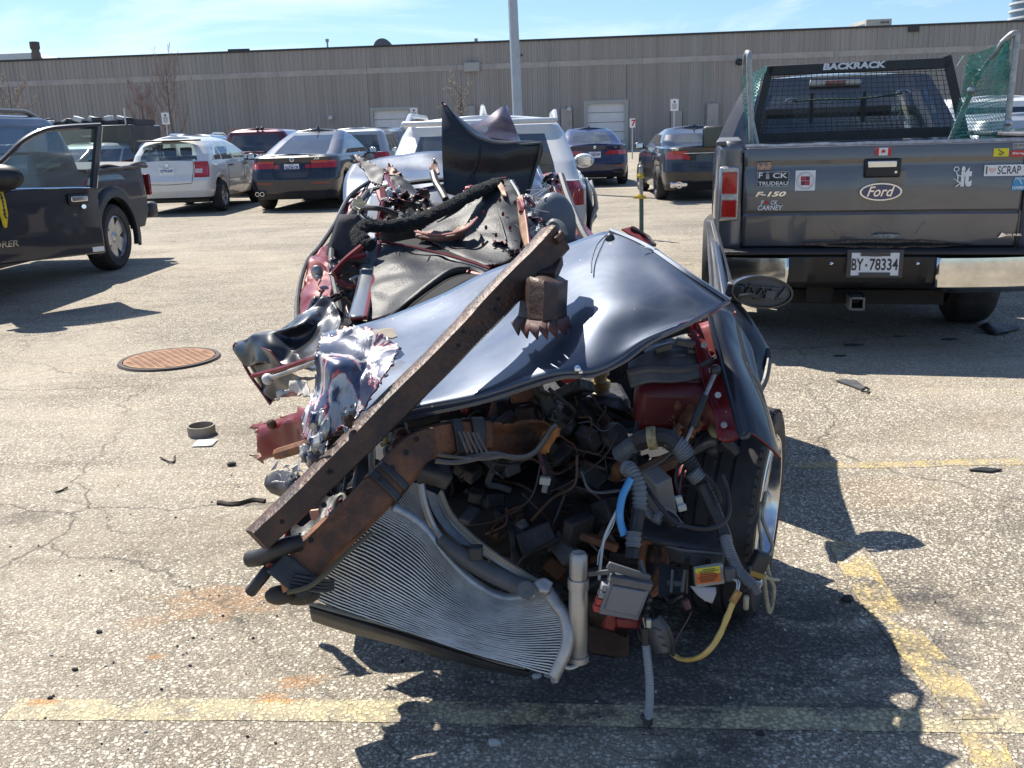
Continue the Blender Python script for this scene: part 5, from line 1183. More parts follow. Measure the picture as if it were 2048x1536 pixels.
# ================================================================== the wreck
WK = thing('wrecked_car', 'crushed dark navy car with torn red inner panels and no front end', 'wrecked car', (0, 3.6, 0))
def wpaint(name, c1, c2, metal=.55, rough=.33, scr=.12, coat=1):
    m = bpy.data.materials.new(name); m.use_nodes = True; t = m.node_tree; N = t.nodes.new; L = t.links.new; b = t.nodes['Principled BSDF']
    b.inputs['Metallic'].default_value = metal; b.inputs['Coat Weight'].default_value = coat; b.inputs['Coat Roughness'].default_value = .06
    tc = N('ShaderNodeTexCoord'); n = N('ShaderNodeTexNoise'); n.inputs['Scale'].default_value = 5; n.inputs['Detail'].default_value = 9; n.inputs['Roughness'].default_value = .68; L(tc.outputs['Object'], n.inputs['Vector'])
    r = N('ShaderNodeValToRGB'); r.color_ramp.elements[0].position = .35; r.color_ramp.elements[1].position = .75; r.color_ramp.elements[0].color = (*c1, 1); r.color_ramp.elements[1].color = (*c2, 1); L(n.outputs['Fac'], r.inputs[0])
    # small chips
    v = N('ShaderNodeTexNoise'); v.inputs['Scale'].default_value = 75; v.inputs['Detail'].default_value = 3; L(tc.outputs['Object'], v.inputs['Vector'])
    r2 = N('ShaderNodeValToRGB'); r2.color_ramp.elements[0].position = .74; r2.color_ramp.elements[1].position = .77; L(v.outputs['Fac'], r2.inputs[0])
    mx = N('ShaderNodeMix'); mx.data_type = 'RGBA'; L(r2.outputs[0], mx.inputs[0]); L(r.outputs[0], mx.inputs[6]); mx.inputs[7].default_value = (.4, .4, .42, 1); L(mx.outputs[2], b.inputs['Base Color'])
    mr = N('ShaderNodeMapRange'); mr.inputs[3].default_value = rough-.06; mr.inputs[4].default_value = rough+scr; L(n.outputs['Fac'], mr.inputs[0]); L(mr.outputs[0], b.inputs['Roughness'])
    n3 = N('ShaderNodeTexNoise'); n3.inputs['Scale'].default_value = 9; n3.inputs['Detail'].default_value = 2; L(tc.outputs['Object'], n3.inputs['Vector'])
    bp = N('ShaderNodeBump'); bp.inputs['Strength'].default_value = .12; bp.inputs['Distance'].default_value = .01; L(n3.outputs['Fac'], bp.inputs['Height']); L(bp.outputs[0], b.inputs['Normal']); L(bp.outputs[0], b.inputs['Coat Normal'])
    MATS[name] = m; return m
NAVY = wpaint('wreck_navy', (.032, .046, .076), (.055, .068, .098), metal=.5, rough=.38)
NAVYD = wpaint('wreck_black', (.008, .010, .016), (.018, .020, .028), metal=.1, rough=.36, coat=.6)
REDP = wpaint('wreck_red', (.125, .003, .007), (.20, .008, .014), metal=.2, rough=.45, coat=.3)
LINER = mat('roof_liner', (.018, .020, .024), rough=.5, col2=(.045, .047, .052), thr=(.35, .75), vscale=6, bump=.12, bscale=90, spec=.25)
BROWNP = mat('primer_brown', (.23, .12, .085), rough=.6, var=.3, vscale=12)
RUST = mat('rust_beam', (.030, .020, .017), rough=.5, metal=.2, col2=(.105, .052, .032), thr=(.38, .72), vscale=10, bump=.25, bscale=70, detail=9)
RUSTO = mat('orange_rust', (.085, .045, .030), rough=.75, col2=(.30, .115, .045), thr=(.40, .66), vscale=7, bump=.4, bscale=60, detail=9)
PLAS = mat('black_plastic', (.028, .029, .032), rough=.5, var=.35, vscale=14, bump=.1)
PLASG = mat('grey_plastic', (.085, .088, .095), rough=.5, var=.3, vscale=9, bump=.06)
ENG = mat('engine_dark', (.018, .018, .020), rough=.55, col2=(.06, .058, .055), thr=(.45, .8), vscale=16, bump=.3)
ALU = mat('cast_aluminium', (.30, .30, .30), rough=.45, metal=.8, var=.35, vscale=12)
RUB = mat('rubber_hose', (.022, .022, .024), rough=.55, var=.4, vscale=20)
CORR = mat('corrugated_sleeve', (.13, .145, .16), rough=.45, var=.3, vscale=12)
SCR = None
def scraped(name):
    """navy paint torn down to white primer and red undercoat in ragged patches"""
    m = bpy.data.materials.new(name); m.use_nodes = True; t = m.node_tree; N = t.nodes.new; L = t.links.new; b = t.nodes['Principled BSDF']
    tc = N('ShaderNodeTexCoord'); mp = N('ShaderNodeMapping'); mp.inputs['Rotation'].default_value = (0, R(40), 0); mp.inputs['Scale'].default_value = (1.9, 1, .75); L(tc.outputs['Object'], mp.inputs[0])
    n = N('ShaderNodeTexNoise'); n.inputs['Scale'].default_value = 3.6; n.inputs['Detail'].default_value = 7; n.inputs['Roughness'].default_value = .62; n.inputs['Distortion'].default_value = 1.3; L(mp.outputs[0], n.inputs['Vector'])
    r = N('ShaderNodeValToRGB'); r.color_ramp.interpolation = 'LINEAR'; E = r.color_ramp.elements
    while len(E) < 6: E.new(.5)
    for e, (p, c) in zip(E, [(0, (.035, .045, .09)), (.475, (.045, .055, .10)), (.485, (.45, .07, .08)), (.50, (.56, .55, .53)), (.545, (.42, .42, .42)), (.56, (.04, .05, .09))]): e.position = p; e.color = (*c, 1)
    L(n.outputs['Fac'], r.inputs[0]); L(r.outputs[0], b.inputs['Base Color'])
    r2 = N('ShaderNodeValToRGB'); r2.color_ramp.elements[0].position = .47; r2.color_ramp.elements[1].position = .50; r2.color_ramp.elements[0].color = (.3,)*3+(1,); r2.color_ramp.elements[1].color = (.42,)*3+(1,)
    L(n.outputs['Fac'], r2.inputs[0]); L(r2.outputs[0], b.inputs['Roughness'])
    rc = N('ShaderNodeValToRGB'); rc.color_ramp.elements[0].position = .46; rc.color_ramp.elements[1].position = .49; rc.color_ramp.elements[0].color = (1, 1, 1, 1); rc.color_ramp.elements[1].color = (0, 0, 0, 1); L(n.outputs['Fac'], rc.inputs[0]); L(rc.outputs[0], b.inputs['Coat Weight'])
    b.inputs['Metallic'].default_value = .35; b.inputs['Coat Roughness'].default_value = .06
    bp = N('ShaderNodeBump'); bp.inputs['Strength'].default_value = .5; bp.inputs['Distance'].default_value = .01; L(n.outputs['Fac'], bp.inputs['Height']); L(bp.outputs[0], b.inputs['Normal'])
    return m
SCRAPE = scraped('scraped_paint')
def HY(l):
    if isinstance(l, tuple): return (l[0], l[1], 2.3+(l[2]-2.5)*.75)
    return [HY(q) for q in l]
def part(b, name, m, parent=WK, **k): return b.build(name, m, parent, **k)
def tubep(lst, r, n=8, k=30, **kw): return MB().tube(curve(PX(lst), k), r, n, **kw)
def ptube(name, lst, r, m, parent=WK, n=8, k=30, **kw): return part(tubep(lst, r, n, k, **kw), name, m, parent)
def corr(name, lst, r, m, parent=WK, pitch=.0065, depth=.16):
    P = curve(PX(lst), 60); ln = sum((a-b).length for a, b in zip(P, P[1:])); k = max(12, int(ln/pitch*4)); P = curve(PX(lst), k)
    return part(MB().tube(P, lambda i, m_: r*(1+depth*(1 if (i % 4) < 2 else -1)*.5), 12), name, m, parent, ang=25)
def polyp(name, pts, m, parent=WK, th=.004, seed=0, **k):
    """flat-ish cut out plate through pixel+depth points with real thickness"""
    P = PX(pts); c = sum(P, Vector())/len(P); n = Vector((0, 0, 0))
    for a, b_ in zip(P, P[1:]+P[:1]): n += (a-c).cross(b_-c)
    n.normalize(); b = MB(); b.prism([p for p in P], n*th); return part(b, name, m, parent, smooth=False, **k)
def pbox(name, px, py, Y, d, m, parent=WK, rot=(0, 0, 0), bevel=.006, taper=1.0):
    from mathutils import Euler
    return part(MB().box(W(px, py, Y), d, Euler([R(a) for a in rot]).to_matrix(), taper), name, m, parent, bevel=bevel)

# ---- bonnet: one big buckled sheet ---------------------------------------------------------------
HR = [[(648, 668, 2.9), (760, 640, 3.02), (880, 592, 3.08), (975, 545, 3.06), (1125, 492, 2.95), (1222, 462, 2.88), (1290, 492, 2.74), (1372, 547, 2.56), (1457, 603, 2.46)],
      [(640, 705, 2.72), (750, 690, 2.82), (870, 648, 2.88), (990, 600, 2.86), (1115, 548, 2.76), (1215, 525, 2.69), (1290, 540, 2.6), (1365, 577, 2.48), (1446, 613, 2.43)],
      [(634, 755, 2.54), (735, 748, 2.6), (850, 712, 2.65), (970, 668, 2.65), (1090, 625, 2.58), (1195, 600, 2.5), (1275, 605, 2.44), (1345, 617, 2.42), (1425, 626, 2.4)],
      [(628, 815, 2.39), (720, 808, 2.43), (838, 775, 2.46), (960, 735, 2.45), (1085, 693, 2.4), (1185, 672, 2.36), (1255, 665, 2.36), (1320, 652, 2.37), (1392, 639, 2.38)],
      [(622, 862, 2.28), (705, 845, 2.3), (825, 812, 2.32), (960, 785, 2.32), (1100, 742, 2.285), (1185, 733, 2.27), (1238, 712, 2.29), (1292, 678, 2.325), (1362, 648, 2.35)],
      [(618, 880, 2.29), (700, 865, 2.305), (822, 832, 2.325), (962, 802, 2.325), (1105, 757, 2.295), (1190, 749, 2.28), (1248, 722, 2.3), (1300, 684, 2.335), (1372, 650, 2.36)]]
hood = sheet('bonnet', HR, NAVY, WK, nu=64, nv=44, dent=.006, dsc=2.6, seed=3, solid=.006, under=REDP, ang=60)
# rear lip of the bonnet, raised right edge, washer nozzle, scuffs, red lip at the latch
part(MB().ball(W(1220, 478, 2.83), .014, 10, 8, (1, 1, 1.3)), 'washer_nozzle', PLAS, hood)
ptube('edge_fold', [(1222, 461, 2.88), (1290, 491, 2.74), (1372, 546, 2.56), (1457, 602, 2.46)], .009, NAVY, hood, n=6)
ptube('edge_fold', [(1457, 603, 2.46), (1372, 650, 2.355), (1300, 684, 2.33), (1248, 722, 2.295), (1190, 749, 2.275), (1160, 750, 2.28)], .007, NAVY, hood, n=6)
ptube('edge_fold', [(1160, 750, 2.28), (1105, 757, 2.29), (962, 802, 2.32), (822, 832, 2.32), (700, 865, 2.30)], .010, NAVY, hood, n=6)
polyp('torn_lip', [(1118, 758, 2.30), (1162, 748, 2.29), (1166, 755, 2.30), (1130, 768, 2.31)], REDP, hood, th=.004)
part(MB().ball(W(1155, 738, 2.27), .010, 8, 6).ball(W(1161, 744, 2.27), .007, 8, 6), 'bent_latch', CHROME, hood)
polyp('torn_edge', [(1243, 458, 2.9), (1268, 452, 2.92), (1300, 472, 2.9), (1312, 492, 2.86), (1290, 486, 2.84)], REDP, hood)
ptube('wiper_arm', [(1262, 455, 2.9), (1290, 470, 2.88), (1310, 490, 2.84)], .006, PLAS, hood, n=6)
# smear and creases
SM = mat('scuff', (.10, .11, .13), rough=.7, var=.3, vscale=60)
ptube('crease', [(1212, 470, 2.86), (1194, 490, 2.785), (1184, 520, 2.70), (1183, 545, 2.635)], .0022, SM, hood, n=5)
WM = mat('white_marker', (.6, .66, .68), rough=.6)
b = MB()
for pts in ([(1282, 492), (1296, 500), (1290, 494), (1306, 500)], [(1300, 497), (1312, 504), (1310, 496), (1322, 505)]): b.tube(curve([W(x, y, 2.69) for x, y in pts], 12), .002, 4)
part(b, 'pen_mark', WM, hood)

# ---- left side: scraped, shredded corner ---------------------------------------------------------
random.seed(11)
SR = [[(636, 668, 2.70), (690, 650, 2.72), (740, 655, 2.68), (800, 690, 2.62)],
      [(632, 705, 2.55), (680, 715, 2.50), (735, 705, 2.54), (790, 715, 2.52)],
      [(628, 745, 2.52), (672, 765, 2.42), (725, 755, 2.50), (775, 752, 2.44)],
      [(612, 790, 2.44), (660, 800, 2.40), (705, 800, 2.42), (745, 790, 2.36)],
      [(600, 830, 2.38), (640, 850, 2.32), (680, 840, 2.36), (712, 822, 2.30)],
      [(604, 872, 2.36), (628, 882, 2.30), (655, 868, 2.32), (680, 850, 2.27)]]
cs = sheet('scraped_corner', HY(SR), SCRAPE, WK, nu=44, nv=52, dent=.034, dsc=6, seed=5, solid=.004, under=REDP, torn=.006, ang=25)
lab(cs, 'crumpled corner scraped to white primer')
# shredded strips
for i in range(9):
    x = 612+random.uniform(0, 90); y = 850+random.uniform(-30, 55)-((x-612)*.5); Y = 2.13+random.uniform(-.03, .05)
    rows = [[(x, y, Y), (x+24, y-8, Y-.02)], [(x-3+random.uniform(-8, 6), y+20, Y-.015), (x+20+random.uniform(-6, 6), y+16, Y-.03)], [(x+random.uniform(-10, 8), y+34+random.uniform(0, 12), Y+.01), (x+12, y+38, Y)]]
    sheet('torn_strip', rows, random.choice([SCRAPE, NAVYD, SCRAPE]), cs, nu=5, nv=8, dent=.012, dsc=30, seed=i, solid=.002, under=None, torn=.004, ang=20)
# sheet of wing between the scraped corner and the window frame with a pale panel
polyp('bare_patch', [(742, 660, 2.74), (785, 655, 2.78), (795, 672, 2.73), (785, 676, 2.71), (735, 668, 2.70)], mat('bare_filler', (.33, .28, .22), rough=.7, var=.2, vscale=30), hood)

# black mangled wing far left
BLW = [[(628, 602, 3.75), (645, 585, 3.8), (662, 592, 3.75), (676, 625, 3.6)],
       [(560, 650, 3.72), (600, 640, 3.6), (640, 650, 3.62), (670, 680, 3.4)],
       [(468, 684, 3.75), (530, 668, 3.6), (590, 690, 3.55), (650, 720, 3.3)],
       [(490, 735, 3.68), (530, 722, 3.52), (585, 730, 3.42), (640, 740, 3.1)]]
wl = sheet('wing', BLW, NAVYD, WK, nu=36, nv=30, dent=.05, dsc=4.5, seed=9, solid=.005, under=REDP, ang=22)
lab(wl, 'folded black wing panel sticking out')
BL2 = [[(468, 684, 3.75), (500, 735, 3.66), (520, 775, 3.6), (541, 806, 3.56)],
       [(500, 690, 3.68), (530, 735, 3.58), (555, 765, 3.5), (575, 778, 3.45)],
       [(540, 700, 3.5), (570, 735, 3.45), (600, 752, 3.35), (636, 752, 3.15)]]
w2 = sheet('wing_inner', BL2, NAVYD, WK, nu=26, nv=20, dent=.025, dsc=7, seed=12, solid=.004, under=REDP, ang=25)
ptube('red_flange', [(505, 752, 3.55), (560, 738, 3.45), (610, 722, 3.3), (650, 712, 3.1)], .010, REDP, w2, n=6)
ptube('red_flange', [(468, 690, 3.74), (497, 745, 3.66), (520, 778, 3.6), (541, 808, 3.55)], .007, REDP, w2, n=6)
gs = ptube('gas_strut', [(537, 757, 3.4), (580, 743, 3.3), (632, 724, 3.1)], .008, ALU, WK, n=8)
part(MB().ball(W(535, 758, 3.4), .022, 10, 8), 'strut_end', mat('white_cap', (.6, .6, .58), rough=.5), gs)
sheet('torn_liner', [[(546, 800, 3.4), (575, 770, 3.3), (600, 752, 3.2)], [(560, 795, 3.35), (590, 788, 3.25), (615, 770, 3.1)], [(575, 780, 3.3), (600, 790, 3.15), (622, 795, 3.0)]], mat('dirty_white', (.42, .41, .38), rough=.7, var=.3), w2, nu=12, nv=10, dent=.02, dsc=12, seed=4, solid=.003, under=REDP, torn=.01)
# red frame rail end on the ground
rr = MB(); e0 = [(503, 862, 3.25), (508, 918, 3.20)]
sec = [[(500, 862, 3.25), (560, 835, 3.15), (612, 818, 3.0), (650, 815, 2.85)], [(512, 858, 3.12), (565, 845, 3.02), (615, 838, 2.9), (655, 835, 2.78)], [(506, 890, 3.10), (565, 872, 3.02), (615, 868, 2.88), (655, 862, 2.75)], [(518, 917, 3.12), (570, 905, 3.04), (615, 890, 2.9), (655, 880, 2.78)], [(505, 915, 3.25), (560, 900, 3.15), (612, 888, 3.02), (650, 880, 2.9)]]
rl = sheet('frame_rail', sec, REDP, WK, nu=28, nv=22, dent=.02, dsc=8, seed=2, solid=.004, under=BROWNP, torn=.014, ang=25); lab(rl, 'crushed red rail end lying near the asphalt')
part(MB().ball(W(543, 848, 3.05), .018, 8, 6), 'bolt', RUSTO, rl)
part(MB().rod(W(556, 908, 2.98), W(648, 880, 2.75), .02, 8), 'rusty_edge', RUSTO, rl)
sheet('plastic_scrap', [[(533, 950, 2.72), (556, 938, 2.68), (600, 950, 2.6)], [(530, 970, 2.7), (560, 975, 2.62), (590, 985, 2.55)], [(542, 985, 2.7), (570, 995, 2.62), (585, 1005, 2.55)]], PLAS, WK, nu=12, nv=10, dent=.02, dsc=10, seed=6, solid=.004)
b = MB(); random.seed(3)
for i in range(26):
    p = W(575+random.uniform(-25, 25), 950+random.uniform(-14, 16), 2.6); b.add([p, p+Vector((random.uniform(-.03, .03), .01, random.uniform(-.02, .03))), p+Vector((random.uniform(-.03, .03), -.01, random.uniform(-.02, .02)))], [(0, 1, 2)])
part(b, 'shredded_foil', mat('foil', (.6, .6, .6), rough=.5), WK, smooth=False, solid=.002)
# small white things sticking out left of the beam
sheet('torn_strip', [[(600, 890, 2.2), (618, 892, 2.18)], [(598, 905, 2.2), (622, 912, 2.17)], [(606, 925, 2.22), (618, 930, 2.18)]], SCRAPE, cs, nu=6, nv=8, dent=.02, dsc=20, seed=22, solid=.003, torn=.005)

# ---- right wing, wheel, mirror, door edge --------------------------------------------------------
# top ledge + outer skin of the right wing
RW = [[(1418, 628, 2.610), (1440, 618, 2.630), (1462, 625, 2.645), (1480, 650, 2.650), (1502, 690, 2.630)],
      [(1430, 680, 2.520), (1452, 676, 2.530), (1478, 700, 2.540), (1500, 735, 2.540), (1518, 762, 2.530)],
      [(1450, 755, 2.430), (1472, 745, 2.430), (1500, 770, 2.430), (1526, 800, 2.430), (1540, 830, 2.430)],
      [(1468, 822, 2.350), (1488, 815, 2.345), (1516, 835, 2.340), (1541, 862, 2.340), (1553, 885, 2.350)],
      [(1482, 872, 2.300), (1502, 868, 2.290), (1527, 885, 2.290), (1548, 905, 2.295), (1562, 918, 2.310)]]
rw = sheet('wing', RW, NAVYD, WK, nu=30, nv=40, dent=.006, dsc=5, seed=31, solid=.006, under=REDP, ang=60); lab(rw, 'glossy black right wing over the wheel')
ptube('wing_lip', [(1418, 628, 2.605), (1430, 682, 2.515), (1450, 757, 2.425), (1468, 824, 2.345), (1483, 874, 2.295), (1500, 866, 2.287)], .007, NAVYD, rw, n=6)
# wheel arch rim continuing down behind the wheel

# inner red edge of the wing with bolts
sheet('inner_wing', [[(1375, 640, 2.595), (1400, 645, 2.600), (1424, 640, 2.605)], [(1400, 740, 2.480), (1420, 745, 2.480), (1445, 738, 2.480)], [(1425, 820, 2.395), (1445, 825, 2.390), (1470, 820, 2.380)], [(1435, 880, 2.350), (1460, 885, 2.340), (1484, 872, 2.320)]], REDP, WK, nu=12, nv=24, dent=.012, dsc=9, seed=8, solid=.004, ang=30)
for (x, y, Y) in ((1408, 690, 2.520), (1436, 790, 2.410), (1448, 850, 2.355), (1424, 740, 2.460)): part(MB().rod(W(x, y, Y), W(x, y, Y-.02), .009, 6), 'bolt', ALU, WK)
sheet('hinge_area', [[(1385, 645, 2.645), (1430, 628, 2.660), (1470, 628, 2.680)], [(1400, 690, 2.620), (1445, 690, 2.640), (1492, 700, 2.670)], [(1440, 740, 2.595), (1475, 760, 2.620), (1512, 745, 2.645)]], REDP, WK, nu=16, nv=16, dent=.04, dsc=11, seed=14, solid=.004, under=BROWNP, torn=.012, ang=25)
# front right wheel: axle roughly along x, turned a little
def big_wheel():
    c = Vector((.660, 2.64, .315)); t = bpy.data.objects.new('wheel', None); COL.objects.link(t); t.parent = WK; t.location = c-WK.location; t.rotation_euler = (0, R(2), R(-24))
    r = .315; h = .105; ax = Vector((1, 0, 0)); b = MB(); rr_ = r*.74; prof_ = [(rr_, -h)]
    for x, k in ((-h, r*.84), (-h*.97, r*.93), (-h*.82, r*.985), (-h*.60, r), (-h*.58, r-.008), (-h*.54, r-.008), (-h*.52, r), (-h*.2, r), (-h*.18, r-.008), (-h*.12, r-.008), (-h*.10, r), (h*.2, r), (h*.22, r-.008), (h*.28, r-.008), (h*.30, r), (h*.62, r), (h*.84, r*.985), (h*.98, r*.93), (h*1.0, r*.84), (h*.9, rr_*1.02), (h*.8, rr_)): prof_.append((k, x))
    prof_[0] = (rr_, -h); b.lathe(prof_, (0, 0, 0), ax, 96)
    # sipes
    for k in range(72):
        a = 2*PI*k/72
        for s in (-1, 1):
            rot = Matrix.Rotation(a, 3, 'X'); b.box(rot @ Vector((s*h*.78, 0, r*.975)), (h*.30, .005, .009), rot)
    b.build('tyre', mat('worn_tyre', (.018, .018, .02), rough=.75, col2=(.055, .052, .05), thr=(.4, .8), vscale=12), t, world=False, ang=30)
    b = MB(); b.lathe([(rr_, -h*.9), (rr_, h*.8), (rr_*1.03, h*.92), (rr_*.97, h*1.0), (rr_*.93, h*.8), (rr_*.9, h*.2), (rr_*.4, h*.35), (.001, h*.45)], (0, 0, 0), ax, 64)
    for k in range(7):
        a = 2*PI*k/7; rot = Matrix.Rotation(a, 3, 'X'); b.box(rot @ Vector((h*.62, 0, rr_*.55)), (.03, .045, rr_*.8), rot)
    b.build('rim', mat('machined_rim', (.6, .6, .61), rough=.18, metal=1, var=.12), t, world=False, bevel=.004); return t
big_wheel()
# loose cable tangled round the rim
WIRE = mat('tan_cable', (.34, .31, .22), rough=.6, var=.3, vscale=30)
ptube('loose_cable', [(1532, 985, 2.45), (1524, 1030, 2.38), (1535, 1065, 2.34), (1545, 1095, 2.32), (1534, 1120, 2.3), (1538, 1150, 2.3), (1548, 1180, 2.3), (1540, 1225, 2.3), (1532, 1190, 2.28), (1528, 1150, 2.26)], .006, WIRE, WK, n=6, k=60)
ptube('loose_cable', [(1520, 1010, 2.4), (1518, 1050, 2.34), (1524, 1090, 2.3), (1522, 1125, 2.27), (1534, 1155, 2.27), (1558, 1160, 2.3)], .0045, WIRE, WK, n=6, k=50)
# ribbon connector
pbox('striped_connector', 1515, 1130, 2.24, (.045, .03, .075), PLAS, rot=(0, 25, 10)); sc_ = pbox('striped_connector', 1510, 1147, 2.225, (.05, .02, .014), mat('ochre_band', (.30, .19, .04), rough=.6), rot=(0, 25, 10), bevel=.002)
# dark wheel liner behind the wheel and under the wing
sheet('wheel_liner', [[(1395, 930, 2.75), (1440, 880, 2.7), (1490, 890, 2.65), (1515, 930, 2.6)], [(1385, 1010, 2.95), (1430, 960, 3.0), (1490, 960, 2.95), (1520, 990, 2.8)], [(1380, 1120, 3.05), (1430, 1100, 3.1), (1490, 1100, 3.05), (1520, 1100, 3.0)]], PLAS, WK, nu=16, nv=16, dent=.01, dsc=8, seed=6, solid=.004)
# right door: edge strip (window guide), dark bulged door skin, mirror without glass
sheet('door', [[(1424, 620, 3.5), (1450, 600, 3.5), (1478, 612, 3.5), (1500, 640, 3.5)], [(1440, 660, 3.4), (1480, 650, 3.42), (1512, 668, 3.42), (1535, 700, 3.42)], [(1470, 720, 3.3), (1500, 720, 3.32), (1525, 735, 3.34), (1534, 752, 3.36)], [(1495, 770, 3.2), (1508, 775, 3.22), (1520, 772, 3.26), (1528, 765, 3.3)]], NAVYD, WK, nu=20, nv=22, dent=.01, dsc=5, seed=18, solid=.02, under=REDP, ang=60)
MBd = MB().prism([Vector((.80, 3.5, .2)), Vector((.80, 3.5, .80)), Vector((.985, 4.6, .97)), Vector((1.0, 4.65, .2))], (.03, 0, 0)); part(MBd, 'door_shell', NAVYD, WK, bevel=.01)
ptube('door_seal', [(1535, 700, 3.40), (1537, 720, 3.36), (1530, 760, 3.28), (1515, 790, 3.2)], .012, PLAS, WK, n=8)
df = sheet('window_frame', [[(1418, 443, 4.55), (1426, 441, 4.5)], [(1424, 500, 4.3), (1440, 498, 4.25)], [(1428, 550, 4.0), (1452, 550, 3.95)], [(1430, 612, 3.6), (1468, 605, 3.55)]], PLAS, WK, nu=8, nv=30, solid=.03, ang=40); lab(df, 'upright door edge beside the mirror')
ptube('guide_strip', [(1419, 442, 4.56), (1420, 500, 4.3), (1424, 560, 3.98), (1428, 618, 3.62)], .012, PLAS, df, n=6); ptube('guide_strip', [(1427, 441, 4.48), (1443, 500, 4.23), (1456, 550, 3.93), (1470, 602, 3.52)], .012, PLAS, df, n=6)
ptube('guide_strip', [(1432, 500, 4.2), (1440, 555, 3.9), (1447, 600, 3.55)], .006, ALU, df, n=6)
mi = bpy.data.objects.new('mirror', None); COL.objects.link(mi); mi.parent = WK
oc_ = W(1525, 585, 3.5); rot = Matrix.Rotation(R(7), 3, 'Y')
def ell(rx, rz, y0, y1, n=36):
    return [oc_+rot @ Vector((rx*math.cos(2*PI*i/n), 0, rz*math.sin(2*PI*i/n)*(1+.0*math.cos(2*PI*i/n)))) for i in range(n)]
b = MB(); rows = []
for rx, rz, y in ((.110, .055, .0), (.118, .062, .0), (.118, .062, .02), (.108, .056, .07), (.075, .040, .10), (.02, .012, .115)):
    rows.append([oc_+rot @ Vector((rx*math.cos(2*PI*i/36), y, rz*math.sin(2*PI*i/36))) for i in range(37)])
b.grid(rows); part(b, 'mirror_shell', NAVYD, mi)
b = MB(); b.prism([oc_+rot @ Vector((.110*math.cos(2*PI*i/36), .012, .055*math.sin(2*PI*i/36))) for i in range(36)], (0, .01, 0))
for k in range(7): b.box(oc_+rot @ Vector((-.06+k*.022, .004, .008*math.sin(k*2.2))), (.003, .016, .05), rot @ Matrix.Rotation(R(30*(-1)**k), 3, 'Y'))
b.box(oc_+rot @ Vector((0, .004, -.022)), (.17, .014, .003), rot).box(oc_+rot @ Vector((.0, .004, .02)), (.14, .014, .003), rot).box(oc_+rot @ Vector((.03, .003, -.006)), (.035, .016, .03), rot)
part(b, 'bare_backing', PLASG, mi, smooth=False)
part(tubep([(1478, 592, 3.46), (1500, 590, 3.46), (1520, 596, 3.465)], .008, 6), 'bare_backing', PLAS, mi)
part(MB().bar(W(1455, 575, 3.55), W(1490, 582, 3.52), .07, .055), 'mirror_arm', PLAS, mi, bevel=.01)

# ---- cabin: roof skins, seats, pillars -----------------------------------------------------------
# boot lid at the rear
TRR = [[(706, 330, 6.9), (780, 312, 7.0), (880, 303, 7.0), (980, 305, 7.0), (1060, 320, 6.9), (1086, 350, 6.7)],
       [(692, 352, 6.75), (770, 345, 6.75), (880, 335, 6.75), (980, 336, 6.75), (1062, 345, 6.7), (1092, 372, 6.5)],
       [(686, 385, 6.5), (770, 368, 6.5), (880, 358, 6.5), (980, 358, 6.5), (1064, 372, 6.4), (1095, 395, 6.3)],
       [(690, 430, 6.2), (770, 425, 6.2), (880, 420, 6.2), (980, 420, 6.1), (1066, 425, 6.1), (1096, 440, 6.0)]]
sheet('boot_lid', TRR, NAVY, WK, nu=40, nv=24, dent=.012, dsc=3, seed=7, solid=.01, ang=40)
ptube('boot_edge', [(700, 390, 6.42), (780, 372, 6.42), (880, 360, 6.42), (980, 360, 6.4)], .016, BLK, WK, n=6)
ptube('weather_strip', [(1064, 312, 6.6), (1080, 345, 6.55), (1092, 385, 6.4), (1098, 430, 6.2)], .012, CHROME, WK, n=6)
# mass of the body below the windows (floor, sills, bulkhead)
b = MB()
for (x0, y0, z0), (x1, y1, z1) in (((-.52, 3.0, .16), (.62, 6.6, .34)), ((-.62, 4.0, .30), (.48, 6.9, .62))):
    c = Vector(((x0+x1)/2, (y0+y1)/2, (z0+z1)/2)); b.box(c, (x1-x0, y1-y0, z1-z0))
b.jit(.02, 3); part(b, 'floor_pan', mat('dirty_underbody', (.02, .02, .022), rough=.85, var=.4, vscale=6), WK, bevel=.04)
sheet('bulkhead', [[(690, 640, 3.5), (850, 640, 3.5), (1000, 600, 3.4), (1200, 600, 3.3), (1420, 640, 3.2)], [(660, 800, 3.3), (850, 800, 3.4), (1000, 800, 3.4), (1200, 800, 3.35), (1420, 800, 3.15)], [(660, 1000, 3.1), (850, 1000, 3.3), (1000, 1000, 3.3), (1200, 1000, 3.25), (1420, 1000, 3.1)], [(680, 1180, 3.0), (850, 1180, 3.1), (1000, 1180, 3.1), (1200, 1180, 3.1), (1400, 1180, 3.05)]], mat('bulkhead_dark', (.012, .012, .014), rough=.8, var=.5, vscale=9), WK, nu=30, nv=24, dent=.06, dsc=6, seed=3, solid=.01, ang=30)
# dark filler boxes added so no sun leaks through the hollow shell
IN = mat('dirty_underbody', (.02, .02, .022))
for c_, d_, r_ in (((-.02, 2.86, .30), (1.15, .62, .22), 4), ((-.34, 2.74, .36), (.36, .36, .22), -14), ((-.02, 3.6, .42), (.95, .6, .4), 3), ((-.12, 4.6, .52), (1.0, 1.2, .35), 5), ((-.25, 5.7, .75), (1.0, 1.4, .5), 6)):
    part(MB().box(c_, d_, Matrix.Rotation(R(r_), 3, 'Z')).jit(.02, 5), 'shadow_filler', IN, WK, bevel=.05)
